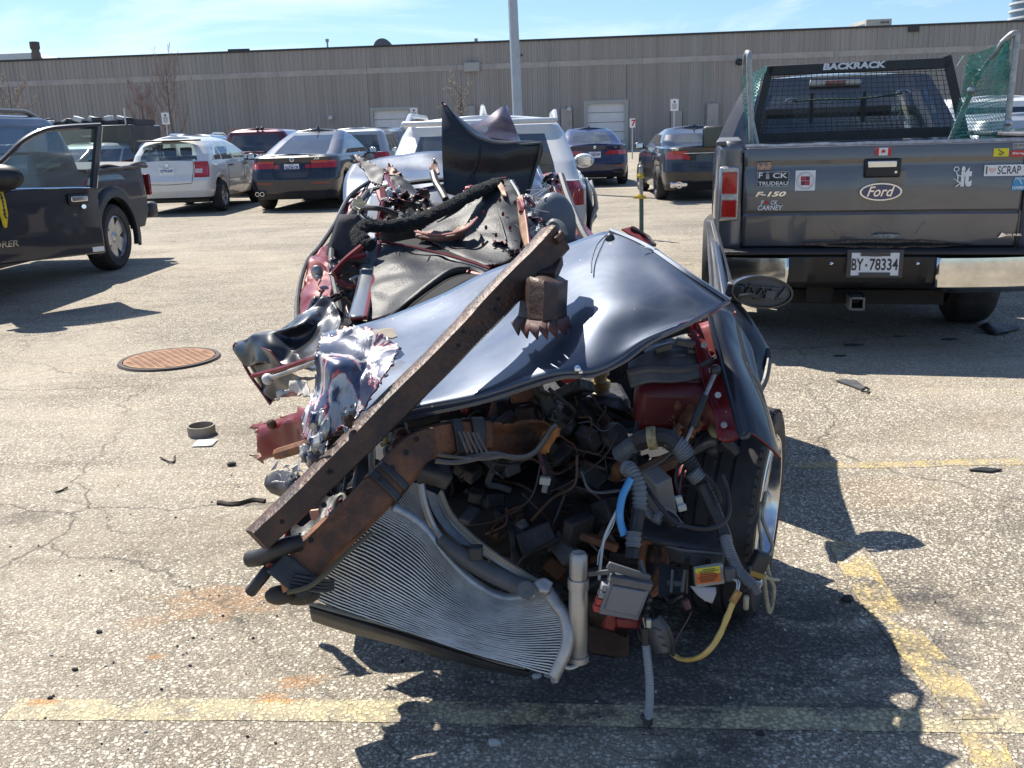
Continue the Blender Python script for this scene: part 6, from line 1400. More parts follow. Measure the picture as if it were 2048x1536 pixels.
# left body side: red inner skin with black door seal
LS = [[(742, 362, 6.3), (728, 380, 6.1), (715, 400, 5.9)],
      [(690, 410, 5.9), (700, 420, 5.8), (705, 440, 5.6)],
      [(655, 480, 5.3), (668, 490, 5.25), (672, 500, 5.2)],
      [(618, 525, 4.9), (645, 535, 4.8), (665, 545, 4.7)],
      [(602, 580, 4.6), (635, 590, 4.45), (662, 600, 4.35)],
      [(598, 640, 4.3), (620, 650, 4.2), (650, 655, 4.1)]]
ls_ = sheet('body_side', LS, REDP, WK, nu=16, nv=44, dent=.035, dsc=6, seed=15, solid=.012, under=NAVYD, ang=25); lab(ls_, 'red inner side of the torn door opening')
ptube('outer_skin', [(744, 360, 6.32), (700, 392, 6.0), (668, 450, 5.5), (640, 492, 5.2), (612, 528, 4.9), (596, 590, 4.6), (594, 650, 4.3)], .013, PLAS, ls_, n=8, k=40)
ptube('door_seal', [(735, 385, 6.0), (705, 425, 5.7), (672, 470, 5.3), (663, 515, 4.95), (668, 560, 4.6), (676, 600, 4.35), (680, 640, 4.1)], .018, PLAS, ls_, n=8, k=40)
ptube('trim_edge', [(745, 378, 6.1), (712, 440, 5.6), (690, 500, 5.2), (668, 550, 4.8), (664, 620, 4.3)], .010, mat('grey_trim', (.16, .17, .18), rough=.6), ls_, n=6, k=40)
part(MB().ball(W(634, 545, 4.55), .030, 10, 8, (1, .5, 1.2)).ball(W(636, 556, 4.53), .018, 8, 6), 'lock_striker', ALU, ls_)
part(tubep([(640, 560, 4.5), (634, 572, 4.45), (640, 582, 4.4)], .008, 6), 'lock_striker', mat('torn_pink', (.45, .2, .18), rough=.7), ls_)
# wrinkled black lower side
sheet('crumpled_sill', [[(600, 645, 4.1), (625, 600, 4.15), (650, 590, 4.1), (675, 610, 3.95), (690, 600, 3.9)], [(590, 680, 3.95), (620, 650, 3.9), (655, 640, 3.85), (680, 650, 3.8), (700, 640, 3.7)], [(600, 720, 3.8), (630, 700, 3.7), (660, 690, 3.6), (690, 690, 3.5), (715, 680, 3.4)]], NAVYD, WK, nu=30, nv=20, dent=.08, dsc=7, seed=25, solid=.005, under=REDP, ang=18)
# seat backs and head restraints
SEATC = mat('seat_cloth', (.030, .033, .042), rough=.85, var=.3, vscale=5, bump=.2, bscale=120)
def seatback(px, py, Y, w_, h_, m=SEATC):
    p = W(px, py, Y); s_ = MB(); rows = []
    for i in range(13):
        f = i/12; ww = w_*(.5+.5*math.sin(PI*min(1, .25+f*.75)))*.5
        rows.append([Vector((p.x+ww*u, p.y-.06*(1-u*u)+.10*f, p.z-h_+h_*f)) for u in (-1, -.85, -.5, 0, .5, .85, 1)])
    s_.grid(rows[::-1]); return part(s_, 'seat_back', m, WK, solid=.10, off=1)
seatback(712, 430, 5.0, .42, .55); seatback(855, 520, 4.9, .5, .5); seatback(1098, 395, 4.7, .30, .62)
part(MB().ball(W(1108, 452, 4.4), .13, 16, 10, (.8, .55, 1.2)), 'seat_bolster', mat('grey_vinyl_seat', (.10, .115, .14), rough=.45), WK)
part(tubep([(1098, 455, 4.0), (1108, 446, 4.0), (1122, 455, 3.98), (1128, 475, 3.95)], .020, 8), 'seat_hinge', PLASG, WK)
# steering wheel arc
st = ptube('steering_wheel', [(722, 425, 4.9), (728, 417, 4.85), (748, 416, 4.8), (772, 420, 4.8), (796, 431, 4.8)], .014, PLAS, WK, n=8)
ptube('steering_wheel', [(722, 425, 4.9), (728, 436, 4.85), (742, 443, 4.8), (760, 444, 4.8)], .014, PLAS, WK, n=8)
# pillars with red edges
def pillar(name, pts, w_, m):
    c = curve(PX(pts), 24); b = MB(); n_ = len(c)
    for a, d in zip(c, c[1:]): pass
    rows = []
    for i, p in enumerate(c):
        rows.append([p+Vector((-w_/2, 0, 0)), p+Vector((-w_*.3, -.02, .0)), p+Vector((w_*.3, -.02, 0)), p+Vector((w_/2, 0, 0))])
    return part(b.grid(rows), name, m, WK, solid=.012, rim=REDP, ang=30)
pa = pillar('pillar', [(746, 483, 4.25), (738, 540, 4.0), (728, 590, 3.75), (716, 636, 3.5)], .070, mat('trim_bluegrey', (.11, .125, .15), rough=.3, coat=.6)); lab(pa, 'blue grey pillar strip with red flange')
ptube('red_flange', [(758, 484, 4.24), (750, 540, 3.98), (740, 590, 3.73), (730, 636, 3.48)], .010, REDP, pa, n=6); ptube('red_flange', [(729, 500, 4.2), (722, 545, 3.98), (712, 595, 3.72)], .006, NAVYD, pa, n=6)
pb = pillar('pillar', [(757, 388, 5.0), (750, 420, 4.9), (744, 455, 4.8), (742, 480, 4.7)], .06, mat('trim_bluegrey2', (.25, .28, .33), rough=.35, coat=.5))
ptube('red_flange', [(765, 378, 4.95), (768, 410, 4.85), (760, 440, 4.8), (757, 470, 4.7)], .016, REDP, pb, n=6)
# black dash panel with the sprung frame around it
DS = [[(757, 483, 4.25), (800, 490, 4.2), (870, 505, 4.1), (935, 522, 3.95), (980, 538, 3.85)],
      [(748, 520, 4.05), (790, 520, 4.0), (850, 530, 3.95), (905, 540, 3.85), (955, 548, 3.75)],
      [(740, 575, 3.8), (780, 570, 3.78), (830, 568, 3.72), (870, 560, 3.7), (905, 552, 3.72)],
      [(732, 640, 3.5), (760, 632, 3.5), (790, 622, 3.48), (825, 600, 3.5), (870, 572, 3.6)]]
ds_ = sheet('dash_panel_and_void', DS, LINER, WK, nu=44, nv=36, dent=.020, dsc=5, seed=41, solid=.006, under=REDP, ang=50)
sheet('dash_panel_and_void', [[(780, 640, 3.44), (815, 610, 3.42), (860, 575, 3.5), (890, 552, 3.6), (935, 538, 3.65)], [(830, 636, 3.2), (865, 610, 3.25), (905, 580, 3.3), (945, 560, 3.38), (985, 556, 3.45)]], mat('void_black', (.006, .006, .007), rough=.9), WK, nu=24, nv=8, dent=.004, seed=3, solid=.006)  # near-black sheet standing in for the shade inside the window opening
ptube('window_channel', [(768, 648, 3.42), (810, 612, 3.4), (862, 570, 3.48), (900, 545, 3.55), (938, 540, 3.58), (965, 548, 3.55), (972, 560, 3.5)], .014, RUB, ds_, n=8, k=40)
ptube('window_channel', [(775, 640, 3.40), (818, 602, 3.38), (868, 562, 3.46), (906, 538, 3.53), (940, 535, 3.56)], .005, LINER, ds_, n=6, k=40)
ptube('red_bit', [(935, 545, 3.56), (962, 552, 3.52), (968, 558, 3.5)], .010, REDP, ds_, n=6)
# left frame bits (ladder of red edged struts)
b = MB()
for pts in ([(724, 492), (690, 520), (668, 545)], [(672, 560), (700, 572), (730, 560)], [(668, 545), (676, 562)], [(700, 515), (732, 508)]): b.tube(curve([W(x, y, 4.0) for x, y in pts], 8), .012, 5)
hb_ = part(b, 'broken_bracket', REDP, WK)
b = MB()
for pts, r_ in (([(726, 498), (694, 526), (672, 550)], .02), ([(676, 566), (704, 578), (732, 566)], .018), ([(684, 526), (700, 520), (738, 524)], .022), ([(690, 545), (736, 535)], .016), ([(700, 600), (720, 570)], .02), ([(664, 600), (690, 590), (712, 610)], .015)): b.tube(curve([W(x, y, 4.05) for x, y in pts], 8), r_, 5)
part(b, 'broken_bracket', PLAS, WK)
b = MB()
for pts in ([(700, 560), (715, 553), (730, 560)], [(706, 556), (712, 566)]): b.tube([W(x, y, 3.95) for x, y in pts], .008, 6)
part(b, 'door_latch', ALU, WK)
# crushed roof: dark grey liner side up
RF = [[(1012, 356, 4.9), (1028, 362, 4.8), (1045, 400, 4.6), (1052, 420, 4.5)],
      [(985, 362, 4.85), (1005, 390, 4.65), (1030, 430, 4.45), (1042, 465, 4.3)],
      [(955, 385, 4.75), (975, 425, 4.5), (1010, 460, 4.3), (1040, 500, 4.1)],
      [(915, 415, 4.65), (935, 450, 4.45), (975, 490, 4.2), (1020, 520, 4.0)],
      [(870, 440, 4.6), (895, 470, 4.4), (930, 505, 4.15), (985, 530, 3.95)],
      [(835, 465, 4.5), (860, 480, 4.35), (900, 505, 4.2), (960, 530, 4.0)]]
rf = sheet('roof', RF, LINER, WK, nu=36, nv=44, dent=.016, dsc=5, seed=44, solid=.006, under=REDP, torn=.008, ang=40); lab(rf, 'crumpled roof folded with its grey lining up')
b = MB(); rnd = random.Random(8)
for x, y in ((1000, 400), (1006, 428), (968, 425), (972, 455), (992, 470), (1030, 405), (966, 488), (1020, 455)):
    Y = 4.75-(y-360)/160*.75; p = W(x, y, Y-.09); part(MB().ball(p, .007, 6, 4, (1, .6, 1.6)), 'paint_chip', REDP, rf)
sheet('torn_fold', [[(835, 460, 4.46), (880, 462, 4.35), (930, 452, 4.3), (952, 432, 4.35)], [(832, 472, 4.4), (878, 476, 4.3), (925, 462, 4.26), (948, 442, 4.3)], [(840, 478, 4.42), (880, 488, 4.33), (915, 478, 4.3), (935, 462, 4.32)]], BROWNP, rf, nu=24, nv=10, dent=.012, dsc=14, seed=6, solid=.004, rim=REDP, torn=.006)
ptube('torn_fold', [(830, 463, 4.42), (880, 470, 4.3), (930, 458, 4.25), (955, 435, 4.3)], .006, mat('torn_pink', (.45, .2, .18)), rf, n=5)
sheet('torn_fold', [[(1036, 395, 4.4), (1046, 390, 4.38)], [(1038, 430, 4.3), (1052, 425, 4.25)], [(1044, 470, 4.15), (1058, 465, 4.1)], [(1052, 495, 4.05), (1060, 490, 4.0)]], mat('tan_edge', (.42, .25, .16), rough=.6, var=.25), rf, nu=6, nv=20, dent=.01, dsc=12, seed=7, solid=.012, under=REDP)
sheet('torn_fold', [[(985, 358, 4.8), (1000, 362, 4.76)], [(994, 372, 4.7), (1010, 378, 4.66)], [(1006, 392, 4.6), (1014, 394, 4.56)]], mat('tan_edge', (.42, .25, .16)), rf, nu=6, nv=10, dent=.006, dsc=14, seed=9, solid=.01, rim=REDP)
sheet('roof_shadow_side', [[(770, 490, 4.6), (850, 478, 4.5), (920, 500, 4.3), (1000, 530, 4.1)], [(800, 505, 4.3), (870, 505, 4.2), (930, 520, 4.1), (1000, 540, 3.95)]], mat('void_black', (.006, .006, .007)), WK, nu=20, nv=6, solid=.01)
ptube('red_flange', [(1012, 356, 4.88), (985, 361, 4.83), (955, 384, 4.73), (915, 414, 4.63), (872, 438, 4.57)], .007, REDP, rf, n=5)
ptube('red_flange', [(757, 483, 4.23), (800, 489, 4.18), (870, 504, 4.08), (935, 521, 3.93), (980, 537, 3.83)], .006, REDP, ds_, n=5)
ptube('torn_fold', [(1022, 362, 4.78), (1036, 385, 4.62), (1044, 405, 4.52), (1050, 425, 4.45)], .008, mat('grey_trim', (.16, .17, .18)), rf, n=5)
for pts in ([(800, 500, 4.16), (790, 540, 3.96), (775, 580, 3.78)], [(860, 512, 4.08), (842, 545, 3.9), (815, 585, 3.66)], [(985, 400, 4.62), (1000, 440, 4.38), (1012, 480, 4.18)], [(940, 440, 4.5), (965, 475, 4.28)]): ptube('crease', pts, .004, LINER, rf, n=5)
# crackled glass film right of the roof
rnd = random.Random(21)
SHG = mat('crazed_glass', (.30, .34, .37), rough=.25, var=.5, vscale=45, bump=.6, bscale=60)
sheet('shattered_glass', [[(1050, 385, 4.6), (1075, 395, 4.55), (1095, 410, 4.5)], [(1052, 430, 4.4), (1078, 440, 4.35), (1092, 445, 4.3)], [(1056, 475, 4.2), (1070, 480, 4.15), (1085, 478, 4.1)]], SHG, WK, nu=22, nv=26, dent=.05, dsc=14, seed=3, solid=.004, torn=.015, ang=15)
for i in range(14):
    p = W(1052+rnd.uniform(0, 30), 385+rnd.uniform(-15, 90), 4.3+rnd.uniform(-.05, .15)); part(MB().tube([p, p+Vector((rnd.uniform(-.08, .08), 0, rnd.uniform(-.08, .08)))], .0022, 4), 'glass_thread', mat('white_thread', (.5, .5, .5), rough=.6), WK)
ptube('red_bit', [(1042, 405, 4.35), (1046, 415, 4.3), (1044, 425, 4.28)], .016, REDP, WK, n=7)
sheet('airbag_shell', [[(1075, 405, 4.6), (1105, 392, 4.6), (1130, 405, 4.6)], [(1070, 425, 4.5), (1105, 415, 4.45), (1135, 425, 4.5)], [(1090, 450, 4.4), (1112, 440, 4.38), (1130, 440, 4.42)]], NAVYD, WK, nu=20, nv=20, dent=.03, dsc=9, seed=30, solid=.01, under=REDP, ang=25)
# right rear pillar: red with black seal
RP = [[(1085, 352, 5.6), (1102, 347, 5.6), (1122, 350, 5.6)], [(1108, 380, 5.3), (1116, 385, 5.3), (1128, 388, 5.3)], [(1125, 430, 4.9), (1135, 435, 4.9), (1150, 432, 4.9)], [(1140, 480, 4.5), (1155, 475, 4.5), (1185, 468, 4.55)], [(1150, 520, 4.2), (1175, 505, 4.2), (1200, 490, 4.25)]]
rp_ = sheet('rear_pillar', RP, REDP, WK, nu=12, nv=36, dent=.012, dsc=8, seed=17, solid=.02, under=NAVYD, ang=30); lab(rp_, 'red torn rear pillar')
ptube('door_seal', [(1122, 352, 5.56), (1134, 390, 5.22), (1150, 430, 4.85), (1165, 465, 4.55), (1180, 490, 4.3)], .022, PLAS, rp_, n=8)
sheet('torn_cap', [[(1084, 356, 5.5), (1104, 346, 5.5), (1124, 348, 5.5)], [(1088, 368, 5.45), (1106, 360, 5.42), (1120, 358, 5.45)]], NAVYD, rp_, nu=12, nv=8, dent=.04, dsc=20, seed=5, solid=.006, under=mat('torn_pink', (.45, .2, .18)), torn=.012)
sheet('foam_scrap', [[(1088, 368, 5.4), (1100, 368, 5.4)], [(1090, 385, 5.35), (1102, 382, 5.35)], [(1092, 398, 5.3), (1098, 400, 5.3)]], mat('cream_foam', (.55, .52, .42), rough=.8, var=.3), rp_, nu=6, nv=10, dent=.03, dsc=20, seed=4, solid=.01, torn=.01)
# tall black torn roof panels
TP1 = [[(885, 205, 5.62), (888, 207, 5.59), (892, 210, 5.57), (896, 216, 5.59), (900, 222, 5.62)],
       [(884, 240, 5.56), (905, 246, 5.53), (930, 258, 5.51), (960, 272, 5.53), (990, 282, 5.56)],
       [(884, 290, 5.50), (925, 300, 5.47), (980, 300, 5.45), (1030, 292, 5.47), (1081, 286, 5.50)],
       [(886, 340, 5.50), (930, 350, 5.47), (980, 352, 5.45), (1025, 348, 5.47), (1072, 342, 5.50)],
       [(888, 385, 5.45), (925, 392, 5.42), (970, 392, 5.40), (1015, 390, 5.42), (1058, 385, 5.45)]]
tp = sheet('torn_panel', TP1, mat('matte_black_panel', (.007, .008, .012), rough=.42, coat=.25, bump=.05, bscale=8), WK, nu=40, nv=44, dent=.010, dsc=3, seed=50, solid=.008, under=None, rim=REDP, ang=40); lab(tp, 'tall black torn roof skin standing upright')
ptube('panel_edge', [(884, 205, 5.6), (905, 240, 5.56), (930, 262, 5.53), (985, 282, 5.5), (1035, 289, 5.48), (1082, 286, 5.48)], .009, NAVYD, tp, n=6, k=40)
ptube('panel_edge', [(1082, 286, 5.48), (1076, 320, 5.48), (1066, 355, 5.46), (1056, 392, 5.43)], .008, NAVYD, tp, n=6)
ptube('crease', [(962, 280, 5.47), (958, 310, 5.44), (950, 335, 5.42), (935, 365, 5.40)], .006, LINER, tp, n=5)
t2 = sheet('torn_panel', [[(1010, 209, 6.3), (1012, 211, 6.3), (1014, 215, 6.3)], [(975, 235, 6.2), (1000, 235, 6.15), (1024, 240, 6.15)], [(935, 250, 6.1), (985, 258, 6.05), (1036, 270, 6.05)], [(920, 262, 6.0), (980, 278, 5.95), (1042, 285, 5.95)]], wpaint('wreck_maroon', (.025, .010, .018), (.04, .016, .026), metal=.4, rough=.3), WK, nu=26, nv=24, dent=.008, dsc=3, seed=51, solid=.008, ang=40); lab(t2, 'pointed dark maroon torn roof flap with a hole')
hp = W(969, 258, 5.98); part(MB().lathe([(.022, 0), (.022, .006), (.001, .006)], hp, (0, -1, .2), 16), 'white_grommet', mat('white_cap', (.7, .7, .68)), t2)
# left shards
t3 = sheet('torn_panel', [[(708, 310, 5.9), (735, 322, 5.85), (770, 338, 5.8)], [(720, 330, 5.8), (745, 345, 5.75), (768, 355, 5.7)], [(738, 362, 5.65), (752, 370, 5.6), (764, 372, 5.6)]], mat('grey_underseal', (.16, .155, .15), rough=.6, var=.15), WK, nu=18, nv=18, dent=.012, dsc=8, seed=52, solid=.006, under=REDP, torn=.01, ang=30); lab(t3, 'grey triangular shard of torn panel')
t4 = sheet('torn_panel', [[(770, 345, 5.6), (790, 350, 5.55), (800, 348, 5.55)], [(778, 358, 5.5), (810, 372, 5.4), (835, 385, 5.35)], [(790, 380, 5.3), (820, 400, 5.2), (850, 408, 5.1)], [(805, 405, 5.1), (835, 418, 5.0), (868, 415, 5.0)]], LINER, WK, nu=22, nv=24, dent=.02, dsc=8, seed=53, solid=.008, under=REDP, torn=.008, ang=25); lab(t4, 'grey folded strip with red edges')
ptube('red_flange', [(772, 352, 5.5), (785, 375, 5.3), (805, 400, 5.1), (835, 425, 4.95)], .012, REDP, t4, n=6)
for pts in ([[(775, 325, 5.7), (782, 330, 5.68)], [(772, 345, 5.6), (795, 340, 5.6)], [(785, 350, 5.55), (806, 350, 5.55)]], [[(868, 320, 5.6), (872, 322, 5.6)], [(860, 335, 5.5), (878, 338, 5.5)], [(866, 350, 5.4), (880, 352, 5.4)]]):
    sheet('torn_panel', pts, BROWNP, WK, nu=8, nv=10, dent=.02, dsc=16, seed=len(pts), solid=.006, under=NAVYD, torn=.01)
ptube('hanging_bracket', [(866, 345, 5.4), (872, 365, 5.3), (884, 385, 5.2), (892, 400, 5.1)], .020, PLAS, WK, n=8)
SHR = sheet('shredded_trim', [[(820, 385, 5.1), (845, 392, 5.05), (862, 400, 5.0)], [(822, 400, 5.0), (848, 408, 4.95), (866, 412, 4.95)], [(835, 412, 4.95), (852, 420, 4.9), (870, 418, 4.9)]], mat('dirty_white', (.42, .41, .38)), WK, nu=20, nv=16, dent=.05, dsc=18, seed=9, solid=.004, under=BROWNP, torn=.02, ang=15)
sheet('shredded_trim', [[(700, 405, 5.4), (722, 400, 5.4), (740, 405, 5.4)], [(704, 420, 5.3), (725, 415, 5.3), (742, 420, 5.3)]], mat('cream_foam', (.55, .52, .42)), WK, nu=16, nv=10, dent=.05, dsc=15, seed=12, solid=.006, torn=.02)
sheet('shredded_trim', [[(812, 420, 4.9), (835, 425, 4.9), (850, 428, 4.9)], [(815, 432, 4.85), (835, 436, 4.85), (848, 436, 4.85)]], mat('cream_foam', (.55, .52, .42)), WK, nu=16, nv=8, dent=.05, dsc=15, seed=13, solid=.006, torn=.02)
ptube('red_flange', [(757, 385, 5.0), (762, 400, 4.95), (770, 415, 4.9), (765, 432, 4.85)], .02, REDP, WK, n=7)
sheet('shredded_trim', [[(775, 375, 5.2), (790, 380, 5.2), (800, 372, 5.2)], [(770, 400, 5.05), (788, 405, 5.0), (795, 400, 5.0)], [(768, 425, 4.9), (785, 432, 4.9), (792, 428, 4.9)]], SHG, WK, nu=16, nv=20, dent=.05, dsc=16, seed=14, solid=.005, under=REDP, torn=.015, ang=15)
# smaller folded sheets, brackets and trim wedged between the big ones
rnd = random.Random(404)
def shards(n, x0, x1, y0, y1, Y0, Y1, sz, ms):
    for i in range(n):
        x, y, Y = rnd.uniform(x0, x1), rnd.uniform(y0, y1), rnd.uniform(Y0, Y1); a = rnd.uniform(0, PI); w_, h_ = sz*rnd.uniform(.6, 1.3), sz*rnd.uniform(.25, .6)
        ca, sa = math.cos(a), math.sin(a)
        rows = [[(x+(u*w_*ca-v*h_*sa), y+(u*w_*sa+v*h_*ca)*.8, Y+.05*rnd.uniform(-1, 1)) for u in (-1, 0, 1)] for v in (-1, 0, 1)]
        sheet('folded_scrap', rows, rnd.choice(ms), WK, nu=9, nv=7, dent=.015, dsc=14, seed=i, solid=.004, under=REDP, torn=.006, ang=18)
shards(16, 790, 1070, 385, 440, 4.75, 5.1, 22, [NAVYD, LINER, PLAS, REDP]); shards(9, 745, 900, 395, 440, 4.7, 4.95, 16, [NAVYD, LINER, REDP, PLAS])
shards(9, 655, 735, 500, 640, 3.95, 4.2, 16, [NAVYD, PLAS, REDP, NAVYD]); shards(8, 1045, 1120, 380, 470, 4.25, 4.5, 13, [NAVYD, PLAS, REDP, LINER]); shards(6, 985, 1060, 475, 520, 3.9, 4.0, 12, [NAVYD, PLAS, REDP])
# fuzzy black sound-deadening roll draped over it all
FUZ = mat('fuzzy_black', (.006, .008, .010), rough=.95, col2=(.16, .18, .20), thr=(.66, .76), vscale=95, bump=.8, bscale=120, detail=3)
roll = [(742, 492, 4.05), (722, 482, 4.1), (718, 464, 4.15), (735, 452, 4.2), (790, 452, 4.25), (850, 436, 4.35), (905, 410, 4.45), (955, 383, 4.6), (996, 366, 4.78)]
Pm = curve(PX(roll), 90); part(MB().tube(Pm, lambda i, m_: .037*(1+.10*mnoise.noise(Pm[i]*9))*(1.0 if i > 6 else .82), 18, flat=.8).jit(.008, 40), 'padding_roll', FUZ, WK)
fz = MB(); rnd = random.Random(6)
for i in range(900):
    c = Pm[rnd.randrange(2, 88)]; d = Vector((rnd.gauss(0, 1), rnd.gauss(0, 1), rnd.gauss(0, 1))).normalized(); a = c+d*.034; t_ = d*.012+Vector((rnd.uniform(-.006, .006), 0, rnd.uniform(-.006, .006)))
    s_ = d.orthogonal().normalized()*.0016; fz.add([a-s_, a+s_, a+t_], [(0, 1, 2)])
part(fz, 'fuzz', mat('fuzz_fibre', (.05, .055, .06), rough=.9), WK, smooth=False)
# ---- engine bay ----------------------------------------------------------------------------------
random.seed(77)
# grey inner panel that carries everything on the right; red strut tower
pbox('strut_tower', 1350, 795, 2.55, (.24, .18, .14), mat('shaded_red_panel', (.085, .006, .010), rough=.45, var=.3), rot=(10, 0, -8), bevel=.03, taper=.9)  # red darkened to carry the shade under the bonnet in its colour
sheet('scuttle_cover', [[(1258, 728, 2.530), (1300, 705, 2.560), (1350, 700, 2.570), (1400, 702, 2.550), (1432, 715, 2.520)], [(1256, 745, 2.490), (1300, 738, 2.500), (1350, 740, 2.500), (1395, 735, 2.500), (1430, 730, 2.500)], [(1262, 775, 2.470), (1300, 765, 2.475), (1350, 765, 2.475), (1395, 757, 2.480), (1428, 748, 2.490)]], PLASG, WK, nu=28, nv=16, dent=.004, dsc=9, seed=5, solid=.012, ang=30)
ptube('scuttle_rim', [(1256, 746, 2.485), (1300, 738, 2.492), (1350, 740, 2.492), (1400, 733, 2.495), (1432, 716, 2.515)], .010, PLASG, WK, n=6)
for k in range(5): ptube('scuttle_rib', [(1285+k*32, 744, 2.71), (1287+k*32, 764, 2.68)], .003, PLAS, WK, n=4, k=4)
sheet('cowl', [[(1300, 690, 2.655), (1350, 672, 2.655), (1400, 672, 2.640)], [(1290, 705, 2.620), (1345, 690, 2.620), (1395, 690, 2.610)], [(1318, 720, 2.580), (1350, 708, 2.590), (1400, 706, 2.580)]], PLAS, WK, nu=18, nv=14, dent=.02, dsc=12, seed=8, solid=.01)
b = MB()
for (x0, y0, x1, y1) in ((1310, 700, 1345, 690), (1330, 715, 1372, 712), (1352, 682, 1392, 690), (1375, 700, 1410, 712)): b.bar(W(x0, y0, 2.56), W(x1, y1, 2.55), .03, .02)
part(b, 'cowl_piece', PLASG, WK, bevel=.004)
sheet('red_crumple', [[(1372, 655, 2.630), (1400, 640, 2.630), (1420, 645, 2.620)], [(1380, 680, 2.605), (1402, 672, 2.580), (1425, 678, 2.570)], [(1398, 705, 2.555), (1415, 700, 2.540), (1432, 712, 2.530)]], REDP, WK, nu=16, nv=16, dent=.05, dsc=14, seed=77, solid=.004, under=BROWNP, torn=.01, ang=20)
gs = ptube('gas_strut', [(1432, 742, 2.440), (1415, 780, 2.410), (1398, 820, 2.380)], .007, ALU, WK, n=8, k=6); ptube('strut_body', [(1410, 792, 2.402), (1400, 815, 2.385), (1385, 852, 2.360)], .011, PLAS, gs, n=8, k=6)
part(MB().ball(W(1431, 740, 2.440), .016, 8, 6), 'strut_end', PLAS, gs); ptube('strut_tail', [(1385, 852, 2.360), (1378, 868, 2.345), (1368, 890, 2.330)], .005, ALU, gs, n=6, k=6)
# big rusty torn lump
sheet('rusted_bracket', [[(1335, 800, 2.56), (1360, 790, 2.52), (1392, 795, 2.5), (1400, 805, 2.52)], [(1325, 825, 2.52), (1355, 820, 2.46), (1390, 822, 2.44), (1402, 830, 2.46)], [(1345, 850, 2.48), (1365, 848, 2.42), (1385, 850, 2.40), (1400, 850, 2.42)], [(1330, 880, 2.45), (1350, 872, 2.40), (1372, 866, 2.37), (1385, 866, 2.38)]], RUSTO, WK, nu=26, nv=30, dent=.05, dsc=16, seed=61, solid=.006, torn=.012, ang=20)
sheet('rusted_bracket', [[(1308, 872, 2.42), (1335, 862, 2.4), (1360, 855, 2.38)], [(1312, 882, 2.40), (1338, 875, 2.37), (1362, 872, 2.36)]], mat('dry_rust', (.36, .22, .09), rough=.9, var=.4, vscale=20), WK, nu=16, nv=8, dent=.03, dsc=20, seed=62, solid=.006, torn=.01, ang=20)
ptube('torn_strip', [(1322, 880, 2.38), (1345, 868, 2.37), (1362, 850, 2.37)], .010, RUSTO, WK, n=6)
# inner wing casting round the wheel
rows = [[(1395, 880, 2.50), (1430, 858, 2.50), (1462, 868, 2.50), (1468, 900, 2.52)], [(1388, 900, 2.46), (1425, 882, 2.45), (1458, 900, 2.46), (1474, 930, 2.48)], [(1378, 915, 2.5), (1420, 905, 2.5), (1452, 935, 2.52), (1478, 975, 2.54)]]
iw = sheet('inner_arch', rows, PLASG, WK, nu=20, nv=14, dent=.015, dsc=10, seed=10, solid=.012, ang=30)
ptube('inner_arch', [(1440, 880, 2.46), (1472, 910, 2.46), (1486, 955, 2.48), (1482, 1000, 2.5), (1468, 1045, 2.52), (1455, 1080, 2.52)], .020, PLAS, WK, n=8)
part(MB().lathe([(.022, 0), (.022, .006), (.010, .012), (.001, .012)], W(1432, 862, 2.44), (0, -.8, .6), 14), 'nut', mat('brass', (.30, .25, .12), rough=.5, metal=.6), iw)
sheet('red_panel', [[(1330, 930, 2.62), (1380, 910, 2.60), (1430, 895, 2.58), (1455, 905, 2.58)], [(1340, 975, 2.56), (1385, 960, 2.5), (1425, 940, 2.5), (1460, 950, 2.54)], [(1350, 1010, 2.5), (1385, 985, 2.47), (1415, 970, 2.48), (1450, 1000, 2.54)]], REDP, WK, nu=26, nv=20, dent=.04, dsc=10, seed=64, solid=.005, ang=25)
part(MB().prism(PX([(1412, 948, 2.44), (1418, 932, 2.44), (1432, 922, 2.44), (1434, 935, 2.44), (1424, 950, 2.44), (1414, 956, 2.44)]), (0, .01, 0)), 'towing_eye', REDP, WK, smooth=False)
part(MB().ball(W(1424, 900, 2.47), .022, 10, 8), 'bolt', PLAS, WK)
# pale grey module box hanging in there
pbox('grey_bracket', 1320, 985, 2.36, (.05, .07, .13), mat('pale_grey', (.24, .245, .25), rough=.5), rot=(15, -18, 20), bevel=.005)
sheet('grey_bracket', [[(1325, 1010, 2.33), (1348, 1020, 2.33)], [(1345, 1040, 2.32), (1365, 1045, 2.32)], [(1350, 1055, 2.30), (1382, 1058, 2.30)]], mat('pale_grey', (.24, .245, .25)), WK, nu=8, nv=10, solid=.004)
# rust coloured cross rail
ptube('cross_rail', [(1278, 950, 2.52), (1320, 930, 2.50), (1370, 908, 2.50), (1392, 890, 2.52)], .026, mat('rust_grey', (.10, .07, .055), rough=.7, col2=(.24, .11, .06), vscale=14), WK, n=6)
